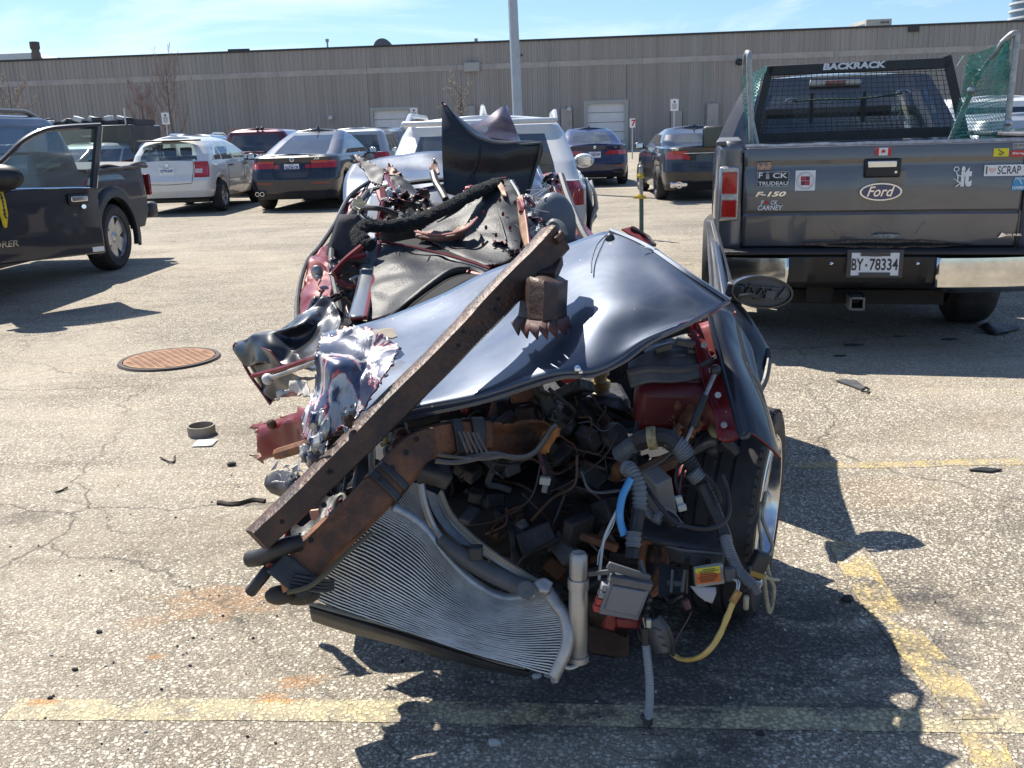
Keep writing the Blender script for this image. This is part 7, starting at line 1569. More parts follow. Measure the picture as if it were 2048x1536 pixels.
# radiator-support in the dark: rusty plates
polyp('rusty_plate', [(1078, 998, 2.85), (1140, 985, 2.82), (1200, 1010, 2.75), (1180, 1030, 2.72), (1090, 1052, 2.8)], mat('deep_rust', (.085, .04, .022), rough=.85, var=.4, vscale=9), th=.01)
polyp('rusty_plate', [(1060, 1095, 2.75), (1150, 1085, 2.7), (1190, 1130, 2.65), (1100, 1150, 2.7)], mat('deep_rust', (.085, .04, .022)), th=.01)
sheet('cross_member', [[(1180, 1160, 2.5), (1230, 1172, 2.45), (1262, 1200, 2.4)], [(1178, 1210, 2.45), (1225, 1225, 2.4), (1258, 1250, 2.36)], [(1180, 1250, 2.45), (1220, 1262, 2.42), (1255, 1270, 2.4)]], RUST, WK, nu=16, nv=14, dent=.02, dsc=9, seed=11, solid=.02)
sheet('cross_member', [[(1175, 1250, 2.42), (1260, 1262, 2.38)], [(1180, 1305, 2.36), (1258, 1318, 2.34)]], mat('deep_rust', (.085, .04, .022)), WK, nu=12, nv=8, dent=.02, dsc=8, seed=12, solid=.01)
polyp('rusty_plate', [(1282, 1075, 2.42), (1330, 1078, 2.4), (1330, 1120, 2.36), (1322, 1180, 2.3), (1300, 1190, 2.3), (1286, 1130, 2.36)], mat('ring_rust', (.03, .025, .022), rough=.7, col2=(.26, .12, .05), thr=(.52, .62), vscale=9), th=.012)
part(tubep([(1290, 1082, 2.38), (1326, 1086, 2.36), (1330, 1130, 2.32), (1314, 1180, 2.28), (1296, 1182, 2.28), (1284, 1130, 2.34), (1290, 1082, 2.38)], .010, 6), 'rusty_rim', RUSTO, WK)
# engine lump
b = MB(); rnd = random.Random(31)
part(MB().box((.02, 2.98, .44), (.62, .34, .36)).box((.15, 2.85, .60), (.42, .22, .08)).jit(.012, 7), 'engine_block', ENG, WK, bevel=.02)
part(MB().lathe([(.075, 0), (.085, .02), (.085, .05), (.03, .06)], W(1105, 1085, 2.62), (0, -.8, .6), 24).lathe([(.05, 0), (.05, .04), (.02, .045)], W(1030, 985, 2.72), (0, -1, .2), 20), 'pulley', ENG, WK)
def ejunk(n, x0, x1, y0, y1, Y0, Y1, seed):
    rnd = random.Random(seed)
    for i in range(n):
        x, y, Y = rnd.uniform(x0, x1), rnd.uniform(y0, y1), rnd.uniform(Y0, Y1); k = rnd.random(); m_ = rnd.choice([ENG, PLAS, RUB, PLASG, RUST, RUSTO, mat('deep_rust', (.085, .04, .022)), mat('grimy_alloy', (.07, .07, .07), rough=.55, metal=.5, var=.5, vscale=20)])
        p = W(x, y, Y)
        if k < .30:
            from mathutils import Euler
            part(MB().box(p, (rnd.uniform(.03, .12), rnd.uniform(.02, .08), rnd.uniform(.02, .08)), Euler((rnd.uniform(-.6, .6), rnd.uniform(-.7, .7), rnd.uniform(-1, 1))).to_matrix()), rnd.choice(['housing', 'bracket', 'casting']), m_, WK, bevel=.006)
        elif k < .72:
            q = [p]; d = Vector((rnd.uniform(-1, 1), rnd.uniform(-.3, .3), rnd.uniform(-.8, .5)))*.045
            for j in range(4): d = d*.8+Vector((rnd.uniform(-.03, .03), rnd.uniform(-.02, .02), rnd.uniform(-.03, .02))); q.append(q[-1]+d)
            part(MB().tube(curve(q, 20), rnd.choice([.002, .003, .003, .004, .006, .010, .014]), 8), rnd.choice(['hose', 'cable', 'pipe']), m_, WK)
        elif k < .80:
            a = Vector((rnd.uniform(-1, 1), -1, rnd.uniform(-.3, .8))); r_ = rnd.uniform(.02, .045)
            part(MB().lathe([(r_*.5, -.02), (r_, 0), (r_, .02), (r_*.75, .03), (r_*.7, .04), (.001, .04)], p, a, 18), rnd.choice(['cap', 'pulley', 'fitting']), m_, WK)
        else:
            a_ = rnd.uniform(0, 3); part(MB().grid([[p+Matrix.Rotation(a_, 3, 'Y') @ Vector((u*.035+rnd.uniform(-.01, .01), rnd.uniform(-.02, .02), v*.02+rnd.uniform(-.008, .008))) for u in (-2, -1, 0, 1, 2)] for v in (-1, 0, 1)]), 'broken_bracket', m_, WK, solid=.004, ang=15)
ejunk(40, 800, 1240, 840, 960, 2.55, 2.8, 1); ejunk(44, 900, 1260, 900, 1120, 2.5, 2.75, 2); ejunk(16, 780, 960, 830, 900, 2.5, 2.7, 3); ejunk(28, 1020, 1200, 1050, 1200, 2.4, 2.65, 4); ejunk(16, 960, 1240, 770, 850, 2.5, 2.7, 9)
ejunk(18, 1220, 1440, 830, 960, 2.58, 2.8, 5); ejunk(14, 650, 760, 900, 1060, 2.35, 2.6, 6); ejunk(12, 1180, 1340, 1000, 1100, 2.45, 2.65, 7)
rnd = random.Random(123)
for i in range(34):
    x, y = rnd.uniform(860, 1400), rnd.uniform(830, 1120); x1, y1 = x+rnd.uniform(-150, 150), y+rnd.uniform(-30, 140); Y = rnd.uniform(2.36, 2.6)
    if x < 960 and y > 960: continue
    ptube('wire', [(x, y, Y), (x+(x1-x)*.3+rnd.uniform(-25, 25), y+(y1-y)*.4+rnd.uniform(-10, 30), Y-.02), (x+(x1-x)*.7+rnd.uniform(-25, 25), y+(y1-y)*.7+rnd.uniform(-10, 30), Y+.01), (x1, min(y1, 1180), Y+.03)], rnd.choice([.0016, .0022, .003, .0045]), rnd.choice([RUB, RUB, PLASG, mat('maroon_cable', (.12, .05, .06)), mat('grimy_alloy', (.07, .07, .07)), RUST]), WK, n=5)
# named bits in the bay
ptube('diagonal_bar', [(1108, 750, 2.75), (1180, 835, 2.7), (1260, 935, 2.62)], .012, ENG, WK, n=6); ptube('diagonal_bar', [(1125, 748, 2.75), (1195, 825, 2.7), (1275, 930, 2.62)], .006, ENG, WK, n=6)
rc = part(MB().lathe([(.028, 0), (.034, .03), (.030, .05), (.020, .055), (.020, .10), (.028, .105), (.028, .12), (.001, .122)], W(1200, 812, 2.8), (0, -.1, 1), 18), 'reservoir', mat('yellowed_plastic', (.26, .20, .12), rough=.5), WK)
part(MB().lathe([(.030, 0), (.030, .02), (.001, .02)], W(1201, 775, 2.8), (0, -.1, 1), 16), 'reservoir_cap', mat('ochre_cap', (.22, .15, .04), rough=.5), rc)
for x in (893, 928): part(tubep([(x, 800, 2.62), (x-3, 812, 2.6), (x+2, 822, 2.6), (x+7, 812, 2.6), (x+6, 800, 2.62)], .010, 8), 'red_hook', REDP, WK)
part(tubep([(754, 870, 2.5), (760, 860, 2.5), (770, 870, 2.5), (770, 885, 2.5), (762, 890, 2.5)], .007, 8), 'yellow_ring', mat('dull_yellow', (.30, .24, .10), rough=.6), WK)
polyp('black_bracket', [(975, 835, 2.6), (985, 823, 2.6), (992, 838, 2.6), (1010, 824, 2.6), (1022, 820, 2.6), (1040, 834, 2.6), (1020, 832, 2.58), (1005, 842, 2.58), (985, 846, 2.58)], PLASG, th=.02)
cap = corr('corrugated_tip', [(1104, 838, 2.55), (1112, 822, 2.55), (1121, 804, 2.56)], .014, CORR, pitch=.008)
ptube('hose', [(960, 1000, 2.6), (1000, 1030, 2.56), (1040, 1060, 2.55), (1085, 1100, 2.56)], .018, RUB, WK); ptube('pipe', [(930, 980, 2.6), (965, 1020, 2.58), (990, 1060, 2.56), (1040, 1080, 2.56), (1075, 1110, 2.55)], .012, mat('grimy_alloy', (.07, .07, .07)), WK)
part(MB().rod(W(1040, 1045, 2.5), W(1052, 1062, 2.5), .018, 10), 'hose_clip', mat('pale_grey', (.24, .245, .25)), WK)
ptube('hose', [(1040, 1010, 2.66), (1070, 1012, 2.66), (1092, 985, 2.66)], .016, mat('tan_pipe', (.16, .125, .10), rough=.6), WK)
ptube('pipe', [(1062, 990, 2.6), (1058, 1020, 2.6), (1052, 1055, 2.62)], .014, mat('rust_grey', (.10, .07, .055)), WK)
ptube('cable', [(1078, 905, 2.5), (1085, 930, 2.48), (1090, 950, 2.47)], .006, mat('maroon_cable', (.12, .05, .06), rough=.6), WK)
cn = pbox('white_connector', 1090, 961, 2.45, (.030, .02, .022), mat('ivory', (.55, .53, .48), rough=.5), rot=(0, 10, 0), bevel=.003); pbox('white_connector', 1090, 975, 2.45, (.016, .014, .03), mat('pale_grey', (.24, .245, .25)), cn, rot=(0, 12, 0), bevel=.003)
# rolled plastic tube behind the rusty bar
sheet('plastic_duct', [[(830, 915, 2.56), (870, 920, 2.54), (900, 935, 2.52)], [(830, 938, 2.50), (870, 945, 2.47), (905, 955, 2.46)], [(835, 962, 2.52), (868, 970, 2.50), (892, 978, 2.48)]], PLASG, WK, nu=14, nv=14, dent=.004, seed=3, solid=.008)
# bright upright sheet right of the beam
polyp('alloy_bracket', [(733, 862, 2.34), (745, 855, 2.34), (750, 905, 2.30), (748, 952, 2.27), (738, 950, 2.27)], mat('dull_alloy', (.30, .29, .25), rough=.5, metal=.5), th=.006)
sheet('black_panel', [[(712, 870, 2.36), (736, 858, 2.36)], [(712, 930, 2.3), (740, 925, 2.3)], [(704, 985, 2.26), (750, 965, 2.26)]], PLAS, WK, nu=6, nv=12, solid=.01)
ptube('loose_hook', [(664, 1035, 2.16), (672, 1000, 2.18), (684, 990, 2.19), (690, 1000, 2.18), (686, 1020, 2.16)], .006, mat('dull_alloy', (.30, .29, .25)), WK, n=8)
ptube('cable', [(688, 985, 2.22), (695, 945, 2.26), (712, 915, 2.3)], .005, PLAS, WK, n=6)
part(tubep([(690, 945, 2.2), (692, 925, 2.2), (704, 920, 2.2), (712, 908, 2.2)], .0035, 6), 'wire_clip', mat('ivory', (.55, .53, .48)), WK)
polyp('tan_scrap', [(618, 1022, 2.1), (636, 1020, 2.1), (640, 1030, 2.1), (630, 1042, 2.1), (622, 1038, 2.1)], mat('tan_foam', (.55, .36, .26), rough=.8), th=.008)
# dark mass below the beam at left
sheet('front_panel', [[(600, 965, 2.35), (660, 925, 2.42), (720, 880, 2.5)], [(590, 1020, 2.22), (640, 1000, 2.28), (700, 960, 2.38)], [(560, 1090, 2.12), (610, 1080, 2.15), (650, 1040, 2.2)]], PLAS, WK, nu=20, nv=20, dent=.05, dsc=10, seed=71, solid=.008, under=REDP, torn=.01, ang=22)

# ---- rusty bumper reinforcement with black clips -------------------------------------------------
def boxsweep(pts, prof, k=60):
    """prof(f) -> list of (a, b) section points; a along 'across', b along 'out'"""
    P = curve(PX(pts), k); rows = []
    for i, p in enumerate(P):
        d = (P[min(i+1, k-1)]-P[max(i-1, 0)]).normalized(); out = (Vector((0, 0, CAM_H))-p); out = (out-d*out.dot(d)).normalized(); ac = d.cross(out).normalized()
        s_ = prof(i/(k-1)); rows.append([p+ac*a+out*b_ for a, b_ in s_])
    return rows
def barprof(f):
    w_ = .042-.004*f; t_ = .030
    return [(-w_*1.12, -t_), (-w_, -t_*.8), (-w_*.98, t_*.5), (-w_*.86, t_*.9), (-w_*.3, t_*1.02), (w_*.45, t_*.92), (w_*.88, t_*.85), (w_, t_*.4), (w_*1.02, -t_*.8), (w_*1.15, -t_), (-w_*1.12, -t_)]
rb = part(MB().grid(boxsweep([(572, 1172, 1.98), (625, 1108, 2.02), (700, 1040, 2.07), (775, 965, 2.14), (828, 905, 2.22), (868, 884, 2.30), (925, 872, 2.36), (975, 868, 2.40)], barprof)).jit(.005, 9, 2), 'bumper_bar', RUSTO, WK, solid=.003, ang=30); lab(rb, 'bent rusty bumper reinforcement bar')
sheet('bar_end', [[(962, 852, 2.36), (985, 846, 2.38), (1015, 848, 2.42), (1045, 842, 2.45), (1078, 838, 2.46), (1100, 848, 2.47)], [(960, 868, 2.40), (990, 868, 2.44), (1020, 870, 2.48), (1050, 868, 2.50), (1080, 862, 2.50), (1105, 862, 2.48)], [(962, 895, 2.38), (990, 895, 2.42), (1020, 898, 2.45), (1050, 898, 2.46), (1078, 892, 2.46), (1105, 880, 2.45)], [(965, 912, 2.32), (990, 912, 2.35), (1020, 915, 2.38), (1048, 912, 2.40), (1072, 902, 2.41), (1098, 885, 2.42)]], RUSTO, rb, nu=34, nv=20, dent=.008, dsc=9, seed=4, solid=.006, torn=.006, ang=35)
ptube('bar_flange', [(935, 915, 2.30), (985, 908, 2.31), (1020, 914, 2.33), (1048, 914, 2.36), (1070, 903, 2.38), (1088, 880, 2.40), (1100, 860, 2.42), (1112, 850, 2.43)], .008, mat('dull_steel', (.17, .155, .14), rough=.5, metal=.5, var=.3), rb, n=6, k=40)
sheet('bar_end', [[(1085, 862, 2.44), (1110, 850, 2.44), (1122, 858, 2.45)], [(1080, 885, 2.42), (1100, 880, 2.42), (1114, 872, 2.43)], [(1078, 905, 2.42), (1090, 905, 2.42), (1098, 895, 2.42)]], mat('bright_rust', (.40, .16, .05), rough=.85, var=.35, vscale=14), rb, nu=12, nv=12, dent=.012, dsc=14, seed=5, solid=.006, torn=.006)
ptube('bar_flange', [(870, 922, 2.25), (910, 925, 2.26), (950, 918, 2.28)], .007, mat('dull_steel', (.17, .155, .14)), rb, n=6)
ptube('bar_flange', [(860, 905, 2.24), (890, 912, 2.26), (960, 918, 2.28), (1010, 912, 2.3)], .005, mat('dull_steel', (.17, .155, .14)), rb, n=6)
def wrapclip(f0, f1, k=12, grow=.006, m=PLAS, nm='clip'):
    rows = boxsweep([(572, 1172, 1.98), (625, 1108, 2.02), (700, 1040, 2.07), (775, 965, 2.14), (828, 905, 2.22), (868, 884, 2.30), (925, 872, 2.36), (975, 868, 2.40)], lambda f: [(a*(1+grow/.04), b_+grow) for a, b_ in barprof(f)][1:9], 140)
    i0, i1 = int(f0*139), int(f1*139); return part(MB().grid(rows[i0:i1+1]), nm, m, rb, solid=.008, ang=30)
wrapclip(.79, .83); wrapclip(.88, .955); wrapclip(.40, .418); wrapclip(.435, .455, grow=.004)
wrapclip(.0, .10, grow=.010)
b = MB()
for i in range(5): b.tube([W(918+i*9, 862+i*1, 2.29), W(935+i*10, 905, 2.28)], .0035, 5)
part(b, 'clip_rib', PLASG, rb)
for x, y, Y in ((760, 958, 2.07), (785, 935, 2.09), (812, 905, 2.14), (833, 878, 2.2), (622, 1080, 1.97), (648, 1010, 2.0)): part(MB().rod(W(x, y, Y), W(x, y, Y-.006), .007, 10), 'bolt_hole', SEAM, rb)
# left end caps, rubber elbow, straps
part(tubep([(500, 1118, 2.02), (522, 1114, 2.0), (548, 1102, 1.98), (572, 1092, 1.98), (600, 1085, 2.0)], .020, 10), 'rubber_elbow', RUB, WK)
part(tubep([(500, 1185, 1.98), (520, 1160, 1.98), (540, 1135, 2.0)], .014, 8), 'rubber_strip', RUB, WK)
pbox('red_tab', 547, 1128, 2.0, (.03, .03, .03), REDP, rot=(20, 30, 0))
part(MB().ball(W(560, 1190, 1.98), .036, 12, 8, (1.0, .8, .6)).ball(W(602, 1190, 2.0), .038, 12, 8, (1.2, .8, .6)), 'buffer', mat('brown_rubber', (.06, .045, .035), rough=.7), WK)
polyp('orange_shard', [(556, 1150, 1.96), (572, 1158, 1.96), (580, 1180, 1.95), (566, 1186, 1.95)], mat('copper_edge', (.42, .17, .08), rough=.6), th=.006)
ptube('trim_strap', [(575, 1185, 1.93), (620, 1172, 1.93), (660, 1140, 1.95), (695, 1105, 1.99), (745, 1065, 2.05)], .006, mat('olive_strap', (.10, .085, .05), rough=.6), WK, n=6, k=30)
for k in range(4): ptube('grille_slat', [(580+k*3, 1172-k*7, 1.945), (640+k*3, 1182-k*7, 1.955), (668, 1178-k*6, 1.97)], .0045, PLAS, WK, n=5, k=10)

# ---- condenser and radiator ----------------------------------------------------------------------
FIN = mat('fin_core', (.022, .022, .024), rough=.6, col2=(.12, .12, .115), thr=(.54, .66), vscale=5, bump=.5, bscale=280, detail=9)
TUBEM = mat('alu_tube', (.46, .45, .42), rough=.45, metal=.25, col2=(.70, .69, .66), thr=(.4, .62), vscale=7)
CR = [[(705, 985, 2.20), (790, 1015, 2.24), (848, 1052, 2.25), (895, 1112, 2.24), (950, 1165, 2.22), (1015, 1196, 2.19), (1092, 1178, 2.13)],
      [(690, 1010, 2.16), (770, 1045, 2.20), (832, 1085, 2.20), (885, 1145, 2.20), (945, 1196, 2.18), (1015, 1222, 2.15), (1110, 1205, 2.10)],
      [(665, 1070, 2.12), (745, 1105, 2.15), (815, 1150, 2.15), (880, 1200, 2.15), (950, 1235, 2.13), (1025, 1250, 2.11), (1132, 1240, 2.07)],
      [(640, 1130, 2.10), (715, 1168, 2.12), (790, 1205, 2.12), (865, 1242, 2.11), (950, 1275, 2.09), (1035, 1292, 2.07), (1134, 1290, 2.04)],
      [(613, 1190, 2.08), (690, 1222, 2.09), (770, 1250, 2.09), (850, 1278, 2.08), (940, 1308, 2.06), (1030, 1332, 2.04), (1108, 1352, 2.02)]]
NT = 40; g_ = surf(CR, 90, NT*2+1)
cond = part(MB().grid([r for r in g_]), 'condenser', FIN, WK, solid=.010, ang=60); lab(cond, 'bent aluminium condenser with many fine tubes')
b = MB()
for j in range(1, NT*2, 2):
    row = g_[j]; nx = []
    for i, p in enumerate(row):
        up = (g_[j-1][i]-g_[j+1][i]).normalized(); d = (row[min(i+1, 89)]-row[max(i-1, 0)]).normalized(); o_ = d.cross(up).normalized()
        if o_.y > 0: o_ = -o_
        wob = .0009*mnoise.noise(Vector((i*.35, j*3.1, 0)))+.0013*mnoise.noise(Vector((i*.09, j*.16, 4))); nx.append((p+o_*.0085+up*wob, up, o_))
    rows = [[p-up*.0016-o_*.004 for p, up, o_ in nx], [p-up*.0016 for p, up, o_ in nx], [p+up*.0016 for p, up, o_ in nx], [p+up*.0016-o_*.004 for p, up, o_ in nx]]
    b.grid(rows)
part(b, 'condenser_tubes', TUBEM, cond, ang=50)
part(MB().tube([g_[j][-1] for j in range(0, NT*2+1, 4)], .0165, 12), 'header_tube', mat('alu_header', (.42, .40, .38), rough=.45, metal=.6, var=.2, vscale=14), cond)
part(MB().rod(W(1108, 1350, 2.02), W(1110, 1362, 2.02), .011, 8), 'header_tube', mat('alu_header', (.42, .40, .38)), cond)
part(MB().tube([g_[j][0] for j in range(NT, NT*2+1, 4)], .014, 10), 'header_tube', mat('alu_header', (.42, .40, .38)), cond)
tf = [[p+Vector((0, -.012, .0)) for p in g_[0][16:86]], [p+Vector((0, -.004, -.016)) for p in g_[0][16:86]], [p+Vector((0, .028, .002)) for p in g_[0][16:86]]]
tf = [[p+Vector((0, -.006, .018)) for p in g_[0][14:86]], [p+Vector((0, -.020, -.004)) for p in g_[0][14:86]]]
part(MB().grid(tf), 'top_strip', mat('blue_grey_alloy', (.33, .37, .42), rough=.4, metal=.5, var=.2, vscale=20), cond, solid=.004)
# receiver drier bottle
dr_ = part(MB().lathe([(.001, 0), (.020, 0), (.023, .006), (.0235, .20), (.021, .205), (.021, .208)], W(1156, 1312, 2.06), (0.02, .06, 1), 24).lathe([(.0225, .208), (.0225, .262), (.017, .270), (.012, .268), (.001, .268)], W(1156, 1312, 2.06), (0.02, .06, 1), 24), 'receiver_drier', mat('alu_bottle', (.40, .38, .35), rough=.42, metal=.7, var=.15, vscale=9), WK)
part(MB().lathe([(.026, .178), (.026, .203), (.024, .204)], W(1156, 1312, 2.06), (.02, .06, 1), 24), 'clamp_ring', mat('alu_header', (.42, .40, .38)), dr_)
ptube('pipe', [(1160, 1312, 2.05), (1157, 1328, 2.04), (1140, 1336, 2.03), (1126, 1332, 2.03)], .0055, mat('alu_header', (.42, .40, .38)), dr_); part(MB().lathe([(.027, -.012), (.027, .002), (.020, .004)], W(1156, 1312, 2.06), (.02, .06, 1), 18), 'base_cap', mat('alu_bottle', (.5, .47, .43)), dr_)
# black lower carrier
lc = sheet('lower_carrier', [[(618, 1205, 2.12), (700, 1228, 2.13), (800, 1256, 2.13), (900, 1290, 2.11), (1000, 1322, 2.09), (1062, 1338, 2.07)], [(620, 1218, 2.09), (700, 1242, 2.10), (800, 1272, 2.10), (900, 1303, 2.08), (1000, 1333, 2.06), (1060, 1345, 2.05)], [(625, 1238, 2.13), (700, 1262, 2.14), (800, 1288, 2.14), (900, 1316, 2.12), (1000, 1340, 2.1), (1058, 1350, 2.08)]], PLAS, WK, nu=50, nv=10, dent=.003, seed=2, solid=.012)
ptube('foam_edge', [(618, 1206, 2.095), (700, 1229, 2.105), (800, 1257, 2.105), (900, 1291, 2.085), (1000, 1323, 2.065), (1050, 1334, 2.055)], .006, mat('grey_foam', (.22, .22, .20), rough=.9), lc, n=6, k=50)
# radiator core behind, its toothed crimp and the plastic end tank
sheet('radiator_core', [[(770, 985, 2.34), (805, 968, 2.36), (838, 968, 2.36)], [(800, 1010, 2.33), (835, 1010, 2.34), (862, 1022, 2.34)], [(845, 1045, 2.32), (868, 1058, 2.32), (885, 1080, 2.32)]], FIN, WK, nu=20, nv=20, solid=.02, dent=.003)
b = MB(); gg = surf([[(780, 982, 2.32), (808, 966, 2.34), (836, 966, 2.34)], [(805, 1010, 2.31), (835, 1008, 2.32), (860, 1022, 2.32)], [(848, 1046, 2.30), (868, 1058, 2.30), (884, 1080, 2.30)]], 14, 20)
for i in range(14): b.tube([gg[j][i] for j in range(20)], .0022, 4)
part(b, 'core_tubes', TUBEM, WK)
ptube('core_edge', [(842, 968, 2.32), (850, 1010, 2.30), (868, 1055, 2.29), (892, 1085, 2.27)], .010, mat('alu_header', (.42, .40, .38)), WK)
tk_ = part(tubep([(880, 1078, 2.24), (915, 1105, 2.22), (960, 1135, 2.20), (1010, 1160, 2.17), (1062, 1182, 2.14)], [.017+.006*min(1, i/10) for i in range(30)], 14, 30), 'end_tank', PLASG, WK)
part(MB().box(W(952, 1105, 2.17), (.035, .03, .035)), 'tank_mount', PLAS, tk_, bevel=.004)
part(MB().lathe([(.022, 0), (.022, .012), (.006, .014), (.001, .012)], W(1052, 1180, 2.11), (0, -1, .5), 16), 'tank_boss', PLASG, tk_)
ptube('crimp_rail', [(878, 990, 2.36), (895, 1030, 2.33), (930, 1070, 2.28), (985, 1115, 2.22), (1040, 1150, 2.18), (1075, 1170, 2.16)], .010, mat('alu_header', (.42, .40, .38)), WK, k=50)
P = curve(PX([(882, 985, 2.35), (900, 1025, 2.32), (936, 1066, 2.27), (990, 1110, 2.21), (1045, 1146, 2.17), (1080, 1168, 2.15)]), 60); b = MB()
for i in range(59): b.box(P[i], (.008, .012, .012), Matrix.Rotation(R(35), 3, 'Y'))
part(b, 'crimp_teeth', mat('dull_alloy', (.30, .29, .25)), WK, smooth=False)
sheet('radiator_face', [[(848, 972, 2.37), (875, 985, 2.38)], [(862, 1020, 2.34), (898, 1030, 2.36)], [(890, 1062, 2.3), (935, 1070, 2.31)], [(930, 1095, 2.26), (985, 1115, 2.25)]], FIN, WK, nu=10, nv=26, solid=.012)
b = MB(); gg = surf([[(850, 974, 2.35), (876, 986, 2.36)], [(864, 1020, 2.32), (899, 1030, 2.34)], [(892, 1062, 2.28), (936, 1070, 2.29)], [(930, 1095, 2.24), (985, 1115, 2.23)]], 6, 44)
for r_ in gg[2:40]: b.tube(r_, .0022, 4)
part(b, 'core_tubes', mat('blue_grey_alloy', (.33, .37, .42)), WK)
sheet('foil_crease', [[(1072, 1160, 2.13), (1090, 1155, 2.12), (1106, 1165, 2.11)], [(1065, 1172, 2.12), (1085, 1172, 2.10), (1100, 1180, 2.1)], [(1068, 1190, 2.12), (1080, 1185, 2.1), (1092, 1192, 2.1)]], mat('alu_header', (.42, .40, .38)), cond, nu=10, nv=10, dent=.012, dsc=18, seed=2, solid=.003)

# ---- wiring and hanging boxes on the right -------------------------------------------------------
corr('hose_sleeve', [(1238, 910, 2.36), (1258, 895, 2.34), (1280, 880, 2.33)], .022, CORR)
ptube('taped_hose', [(1275, 884, 2.33), (1300, 876, 2.31), (1330, 876, 2.30), (1352, 890, 2.29)], .026, RUB, WK)
part(tubep([(1296, 877, 2.285), (1312, 875, 2.28)], .030, 12, 4), 'tape_band', mat('olive_tape', (.22, .19, .10), rough=.7, var=.5, vscale=60), WK)
corr('hose_sleeve', [(1335, 880, 2.30), (1358, 893, 2.29), (1375, 915, 2.28)], .024, CORR)
corr('hose_sleeve', [(1372, 912, 2.28), (1392, 945, 2.27), (1412, 985, 2.25), (1430, 1025, 2.22)], .019, RUB, pitch=.01); corr('hose_sleeve', [(1385, 945, 2.245), (1398, 960, 2.24)], .020, CORR)
ptube('taped_hose', [(1405, 970, 2.25), (1425, 1015, 2.22), (1445, 1060, 2.19), (1452, 1085, 2.17)], .018, RUB, WK)
corr('hose_sleeve', [(1450, 1075, 2.16), (1462, 1110, 2.12), (1480, 1145, 2.09), (1508, 1172, 2.06)], .0135, CORR); part(MB().rod(W(1506, 1168, 2.06), W(1516, 1188, 2.05), .011, 8), 'wire_plug', PLASG, WK)
# vertical loom
corr('hose_sleeve', [(1256, 938, 2.26), (1268, 950, 2.24), (1278, 975, 2.22), (1280, 1010, 2.20), (1276, 1030, 2.19)], .019, CORR, pitch=.009)
ptube('taped_hose', [(1278, 1020, 2.19), (1272, 1055, 2.17), (1266, 1090, 2.14), (1264, 1118, 2.12)], .018, RUB, WK); part(MB().ball(W(1257, 938, 2.27), .022, 12, 8), 'loom_end', mat('blue_grey_plastic', (.20, .23, .27), rough=.5), WK)
corr('hose_sleeve', [(1268, 1065, 2.145), (1266, 1095, 2.125)], .019, CORR, pitch=.012)
ptube('blue_tube', [(1262, 958, 2.22), (1246, 990, 2.20), (1240, 1020, 2.18), (1241, 1045, 2.17), (1249, 1072, 2.15)], .010, mat('blue_silicone', (.06, .26, .52), rough=.35, coat=.3, var=.15), WK, n=12)
WW = mat('white_wire', (.55, .54, .50), rough=.5)
ptube('wire', [(1240, 1010, 2.2), (1222, 1045, 2.16), (1208, 1080, 2.13), (1202, 1120, 2.1), (1198, 1160, 2.07)], .0035, WW, WK, n=6); ptube('wire', [(1236, 1015, 2.2), (1226, 1050, 2.17), (1200, 1100, 2.12), (1195, 1130, 2.1)], .002, WW, WK, n=5)
ptube('cable', [(1275, 845, 2.42), (1268, 880, 2.36), (1272, 930, 2.30), (1300, 985, 2.22), (1345, 1040, 2.14), (1400, 1058, 2.11), (1440, 1050, 2.12), (1458, 1025, 2.15), (1455, 980, 2.2), (1445, 950, 2.22)], .0055, RUB, WK, n=8, k=70)
ptube('cable', [(1380, 920, 2.3), (1358, 930, 2.28), (1352, 960, 2.26), (1360, 990, 2.24)], .005, RUB, WK, n=8); ptube('cable', [(1372, 925, 2.3), (1364, 950, 2.26), (1358, 985, 2.24)], .0045, RUB, WK, n=6)
ptube('cable', [(1390, 935, 2.26), (1420, 960, 2.24), (1435, 985, 2.22), (1440, 1005, 2.21)], .006, RUB, WK, n=6)
cn = pbox('clear_connector', 1359, 1003, 2.22, (.018, .016, .030), mat('milky_plastic', (.40, .42, .40), rough=.35), rot=(0, -15, 0), bevel=.003); pbox('clear_connector', 1364, 1015, 2.21, (.022, .014, .018), mat('milky_plastic', (.4, .42, .4)), cn, rot=(0, -15, 0), bevel=.003)
corr('hose_sleeve', [(1290, 1018, 2.28), (1305, 1035, 2.26), (1322, 1045, 2.25)], .010, CORR); corr('hose_sleeve', [(1312, 1040, 2.25), (1322, 1030, 2.25), (1332, 1026, 2.25)], .014, CORR)
ptube('taped_hose', [(1330, 1030, 2.24), (1345, 1040, 2.23), (1352, 1052, 2.22)], .016, RUB, WK)
# battery tray / dark moulded box
bt = sheet('moulded_tray', [[(1288, 1042, 2.36), (1350, 1050, 2.34), (1420, 1056, 2.32), (1432, 1064, 2.32)], [(1284, 1072, 2.22), (1340, 1080, 2.20), (1400, 1088, 2.19), (1440, 1090, 2.2)], [(1328, 1092, 2.20), (1360, 1100, 2.18), (1400, 1104, 2.17), (1448, 1108, 2.18)], [(1345, 1120, 2.19), (1370, 1128, 2.17), (1400, 1132, 2.16), (1444, 1136, 2.17)]], PLAS, WK, nu=30, nv=26, dent=.003, dsc=8, seed=1, solid=.012, ang=30)
b = MB()
for x in (1374, 1416): b.box(W(x, 1124, 2.145), (.012, .006, .014))
part(b, 'tray_slot', SEAM, bt, smooth=False); ptube('tray_rim', [(1330, 1092, 2.19), (1365, 1100, 2.165), (1404, 1104, 2.155), (1446, 1108, 2.17)], .004, PLASG, bt, n=5)
polyp('moulded_bracket', [(1318, 1120, 2.26), (1350, 1135, 2.22), (1374, 1138, 2.2), (1372, 1185, 2.16), (1340, 1186, 2.17), (1316, 1192, 2.18)], PLAS, th=.012)
